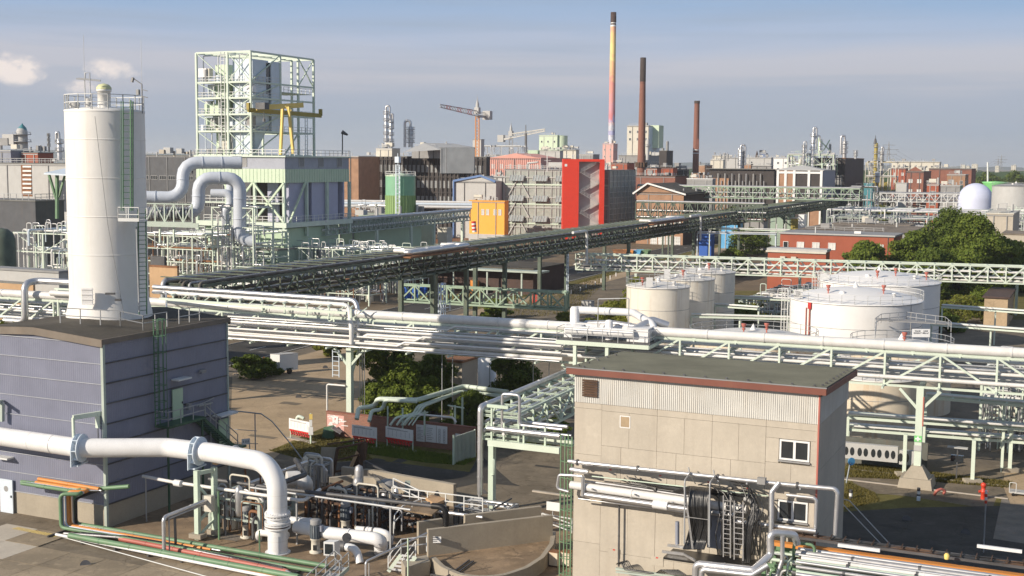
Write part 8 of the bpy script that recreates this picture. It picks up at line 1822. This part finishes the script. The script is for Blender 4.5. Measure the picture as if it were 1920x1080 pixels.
P1('bracket','rail_grey',WR,lambda b:[b.beam(F(x,y,0),F(x,y+2,1.5),.08)for x,y in((1110,870),(1196,880),(1346,900),(1400,905),(1500,915),(1110,915),(1190,925),(1260,940))]);P1('clamp','steel_dark',WR,lambda b:[b.tube([F(x,y,.9)-VV*.06,F(x,y,.9)+VV*.06],.19,10)for x,y in((1083,867),(1196,879),(1346,895),(1495,910))]);P1('junction_box','grey_mid',WR,lambda b:(b.obox(F(1422,905,.9),VV*.45,-UU*.35,ZZ*.35)))
HC=thing('cable_bank','waterfall of thick black cables hanging over ladder trays on the concrete front','cables',F(1310,1000,1.6))
random.seed(8)
def J():return random.uniform(-.05,.05)
def hose(k,n):
    t=k/(n-1);x0=1301+38*t;return[F(1150+60*t,905+10*t,.5),F(1262+10*t,921+4*t,.6),F(x0-4,911+4*t,1.0),F(x0-8,918+4*t,1.9+J()),F(x0-10+9*J(),950,2.1+J()),F(x0-6+9*J(),985,2.0+J()),F(x0-14+9*J(),1015,2.0+J()),F(x0-20,1030,2.3)]
for k in range(22):pipe(HC,hose(k,22),random.uniform(.04,.055),'cable',7,.5,99,name='cable')
for k in range(10):
    t=k/9;pipe(HC,[F(1180+20*t,896+t*8,.4+.3*t),F(1300,919+6*t,.5),F(1378+10*t,925+5*t,.7),F(1405+14*t,932+6*t,1.2),F(1410+12*t,955,1.5),F(1398+14*t,985,1.7),F(1396+12*t,1020,1.8),F(1392+14*t,1055,1.8)],.05+.015*(k%3==1),'cable',7,.4,99,name='cable')
for k in range(8):pipe(HC,[F(1165+k*5,900-(k%3)*4,.4),F(1180+k*4,906,.6),F(1230,915+k,.7)],.035,'cable',6,.3,99,name='cable')
for k in range(18):
    x,y=random.uniform(1338,1420),random.uniform(905,935);pipe(HC,[F(x-random.uniform(20,60),y-6,.5),F(x,y,1.0),F(x+random.uniform(-6,22),y+random.uniform(15,40),random.uniform(1.2,1.9)),F(x+random.uniform(-14,16),y+random.uniform(50,75),1.8),F(x+random.uniform(-10,10),1040,1.7)],random.uniform(.03,.05),'cable',6,.5,99,name='cable')
P1('cable_ladder',SV,HC,lambda b:(b.ladder(F(1299,1030,2.3),F(1283,905,2.3)*.0+F(1283,912,2.3),VV,.06,.02,.5),b.ladder(F(1306,1018,2.4),F(1306,925,2.4),VV,1.35,.022,.95),b.ladder(F(1385,1050,2.0),F(1385,940,2.0),VV,.5,.03,.3),b.ladder(F(1363,1045,1.9),F(1363,930,1.9),VV,.4,.03,.25)))
P1('hanger','rail_grey',HC,lambda b:(b.tube([F(1283,1020,2.4),F(1284,900,2.4),F(1293,888,1.2),F(1291,877,.6)],.045,8,.2),b.tube([F(1330,1025,2.4),F(1331,905,2.4),F(1340,893,1.2),F(1338,882,.6)],.045,8,.2),b.beam(F(1293,888,1.2),F(1304,907,.2),.05),b.beam(F(1340,893,1.2),F(1352,915,.2),.05)))
P1('cabinet','grey_blue',HC,lambda b:b.obox(F(1330,1022,.3),VV*1.0,-UU*.5,ZZ*2.6));P1('tray_deck','cable',HC,lambda b:b.obox(F(1262,1032,1.0),VV*5.2,-UU*1.8,ZZ*.12));P1('tray_rail',SV,HC,lambda b:(b.beam(F(1252,1022,1.6),F(1290,1027,1.6),.14),b.beam(F(1242,1034,2.6),F(1282,1039,2.6),.14),b.beam(F(1282,1039,2.8),F(1304,1052,3.4),.1)))
P1('corrugated_hose','grey_light',HC,lambda b:b.tube(fillet([F(1395,935,1.0),F(1410,938,1.0),F(1422,955,1.0),F(1415,975,1.0),F(1400,980,1.0)],.5,6),.13,10))
P1('lower_tray','mint_grey',HC,lambda b:(b.beam(F(1155,1066,.8),F(1300,1085,.8),.2,.12),b.beam(F(1155,1072,1.3),F(1260,1085,1.3),.1)));P1('loose_cable','cable',HC,lambda b:[b.tube([F(1156+k*3,1058,.6),F(1164+k*3,1052-k,.7),F(1170+k*4,1068,.9),F(1215+k*2,1074,1.0)],.035,6,.2)for k in range(5)]+[b.tube([F(1230+k*5,1075,.8),F(1240+k*5,1068,1.0),F(1262+k*4,1078,1.2)],.04,6,.2)for k in range(7)])
maze('riser_rack','tangle of silver risers and green steel below the cable bank',F(1432,1080,3.4)-ZZ*F(1432,1080,3.4).z,2.6,2.4,zr-.7,601,z0=1.5,lv=3,drops=18,loops=0,dens=1.8,vessels=0,mats=(SV,'mint','rail_grey','steel_dark',SV,'silver_dull','green_mid'),rr=(.05,.12),frame='green_mid',step=2)
FZ=thing('insulated_pipe','polished silver insulated pipe zigzagging at the bottom edge before cables','pipe',F(1303,1080,5))
pipe(FZ,[F(1303,1120,5),F(1305,1057,5),F(1413,1069,5),F(1445,1040,4),F(1444,998,4),F(1489,1002,3.2),F(1495,1020,3.0)],.20,SV,16,.28,2);pipe(FZ,[F(1314,1130,5.3),F(1316,1067,5.3),F(1410,1078,5.3),F(1440,1060,5)],.16,SV,14,.25,2);pipe(FZ,[F(1467,1005,4.2),F(1467,1050,4.2),F(1455,1085,4.4)],.12,SV,12,.3,3)
# pipe rack at the bottom right running along the grid
LR_=thing('pipe_rack','rack of silver, tan and green pipes running off the bottom right corner','pipe rack',F(1440,1010,1));zr=F(1447,1017,1.6).z
base=F(1447,1017,1.6)
def rp(off,dz,r,m_,a0=0.0,a1=30,seg=12,name='pipe'):q=base-UU*(off-1.6)+ZZ*dz;a0=reach(q,VV,1486+12*a0,35);return pipe(LR_,[q+VV*a0,q+VV*a1],r,m_,seg,0,3.3,name)
rp(2.3,.05,.11,SV,.9);rp(2.75,.0,.15,'silver_dull',.6);rp(3.3,.05,.07,SV,.4);rp(3.65,0,.12,'white_pipe',1.4);rp(2.5,-.45,.1,'rust_dark',0);rp(3.9,-.3,.08,'steel_dark',0);rp(4.95,-.25,.07,'green_mid',0);rp(4.2,-.05,.16,'mint',.6);rp(4.7,.1,.09,SV,.6);rp(5.2,0,.1,'silver_dull',.6);rp(5.8,-.1,.14,'mint',.6);rp(6.4,0,.12,SV,.6);rp(3.0,-.5,.12,SV,0);rp(4.4,-.6,.15,'steel_dark',0);rp(5.5,-.6,.1,'rust',0)
P1('tan_channel','orange_pipe',LR_,lambda b:b.obox(base-UU*.1-ZZ*.15,VV*30,UU*.45,ZZ*.2))
P1('pipe_clamp','steel_dark',LR_,lambda b:[b.tube([base-UU*(o_-1.6)+VV*(4.5+k*3.4),base-UU*(o_-1.6)+VV*(4.62+k*3.4)],r_+.03,10)for k in range(8)for o_,r_ in((2.3,.11),(2.75,.15),(3.65,.12),(4.2,.16),(5.2,.1),(5.8,.14),(6.4,.12))])['kind']='stuff'
P1('cross_beam','green_mid',LR_,lambda b:[b.beam(base+VV*(4.2+k*3.4)+UU*1.1-ZZ*.3,base+VV*(4.2+k*3.4)-UU*5.2-ZZ*.3,.2)for k in range(8)]);P1('long_beam','green_mid',LR_,lambda b:(b.beam(base+UU*.9-ZZ*.55,base+UU*.9+VV*30-ZZ*.55,.18,.3),b.beam(base-UU*5+VV*4-ZZ*.55,base-UU*5+VV*30-ZZ*.55,.18,.3)))
P1('column','mint',LR_,lambda b:[b.beam(base+VV*(1+k*9)+UU*y-ZZ*.5,V(((base+VV*(1+k*9)+UU*y).x,(base+VV*(1+k*9)+UU*y).y,0)),.28)for k in range(4)for y in(.8,-5)])
CT=thing('cable_tray','cable ladder full of dark cables along the bottom right pipe rack','cable tray',base+UU*.8)
P1('side_rail','steel_dark',CT,lambda b:[b.beam(base+UU*y+VV*.6+ZZ*.35,base+UU*y+VV*30+ZZ*.35,.05,.14)for y in(.35,1.15)]);P1('rung','rust_dark',CT,lambda b:[b.beam(base+UU*.3+VV*(.8+k*.75)+ZZ*.52,base+UU*1.2+VV*(.8+k*.75)+ZZ*.52,.05)for k in range(38)])
for j in range(8):pipe(CT,[base+UU*(.42+j*.09)+VV*(.6+k*1.5)+ZZ*(.38+.05*math.sin(k*1.7+j*2.1))+UU*.035*math.sin(k+j)for k in range(20)],.04,'cable' if j%3 else 'rust_dark',6,0,99,name='cable')
for k,(a0,off,dz)in enumerate(((3.6,1.75,.3),(10.5,.1,.75),(15.6,1.9,.25))):P1('strip_lamp','white_gloss',CT,lambda b:b.obox(base+VV*a0-UU*(off-1.6)+ZZ*dz,VV*2.2,UU*.16,ZZ*.16))
P1('beacon','yellow',CT,lambda b:(b.lathe(base+VV*9.2-UU*.4+ZZ*.5,[(.12,0),(.15,.2),(.08,.3),(.01,.32)],12)))
# lamp post pole on the slab, small fittings
T=thing('rail_stub','small metal rail and ladder end at the edge of bottom right rack','ladder',G(1880,1030,3));P1('rail','rail_grey',T,lambda b:(b.beam(base+VV*15.6+UU*1.4+ZZ*.2,base+VV*16.2+UU*1.8+ZZ*1.0,.1),b.ladder(base+VV*16.6+UU*1.6+ZZ*.2,base+VV*16.6+UU*1.6+ZZ*1.1,VV,.4,.03,.2)))
# pole lamps and road signs scattered in the middle distance
def lamp(label,px,py,hh):
    p=G(px,py);T=thing('street_lamp',label,'lamp post',p,None);P1('pole','rail_grey',T,lambda b:b.tube([p,p+ZZ*hh,p+ZZ*(hh+.3)+V((1.0,-.2,0))],.09,8,.5));P1('head','grey_light',T,lambda b:b.cbox(p+ZZ*(hh+.28)+V((1.2,-.2,0)),.7,.3,.14))
# patches, drains and covers on the ground
random.seed(44);n_p=0
for px,py,m_,z in[(random.uniform(640,1060),random.uniform(865,920),'asphalt',.030)for _ in range(5)]+[(random.uniform(450,640),random.uniform(700,840),'asphalt_warm',.020)for _ in range(7)]+[(random.uniform(1620,1900),random.uniform(960,1020),'asphalt',.030)for _ in range(5)]+[(random.uniform(220,900),random.uniform(960,1060),'concrete_dark',.022)for _ in range(9)]+[(random.uniform(480,700),random.uniform(600,680),'concrete_dark',.018)for _ in range(5)]:
    q=G(px,py);a_,w_,h_=random.uniform(0,.5),random.uniform(.8,3),random.uniform(.5,1.6);n_p+=1;b=MB()
    b.poly([W(V((q.x,q.y,z+n_p*.0004)),x*w_,y*h_)for x,y in((0,0),(1,.1*a_),(1.05,.9),(.4,1.1),(-.05,1))]);struct(b,'asphalt_patch',m_)
b=MB();[b.tube([G(x,y,.03),G(x,y,.05)],.34,14)for x,y in((690,905),(905,925),(560,745),(610,690),(1700,975),(1810,1000),(760,890),(250,1010),(160,1060))];o=struct(b,'manhole_cover','steel_dark')
lamp('street lamp left of the yellow annex on the brown yard',872,452,9);lamp('street lamp right of the dark bridge bend on the road',1442,474,9);lamp('street lamp near grey hut on the far road side',1330,470,9)
HAZE=.0001
# ------------------------------------------------------------------ the air between
hb=MB();hb.obox((-8990,-390,-1.2),(17980,0,0),(0,12380,0),(0,0,142));
hm=bpy.data.materials.new('haze');hm.use_nodes=True;n_=hm.node_tree.nodes;n_.remove(n_['Principled BSDF']);pv=n_.new('ShaderNodeVolumePrincipled');pv.inputs['Color'].default_value=(.90,.94,1.0,1);pv.inputs['Density'].default_value=HAZE;pv.inputs['Anisotropy'].default_value=.2
hm.node_tree.links.new(pv.outputs[0],n_['Material Output'].inputs['Volume']);M['haze']=hm
hz_=hb.build('haze','haze');hz_['kind']='stuff'
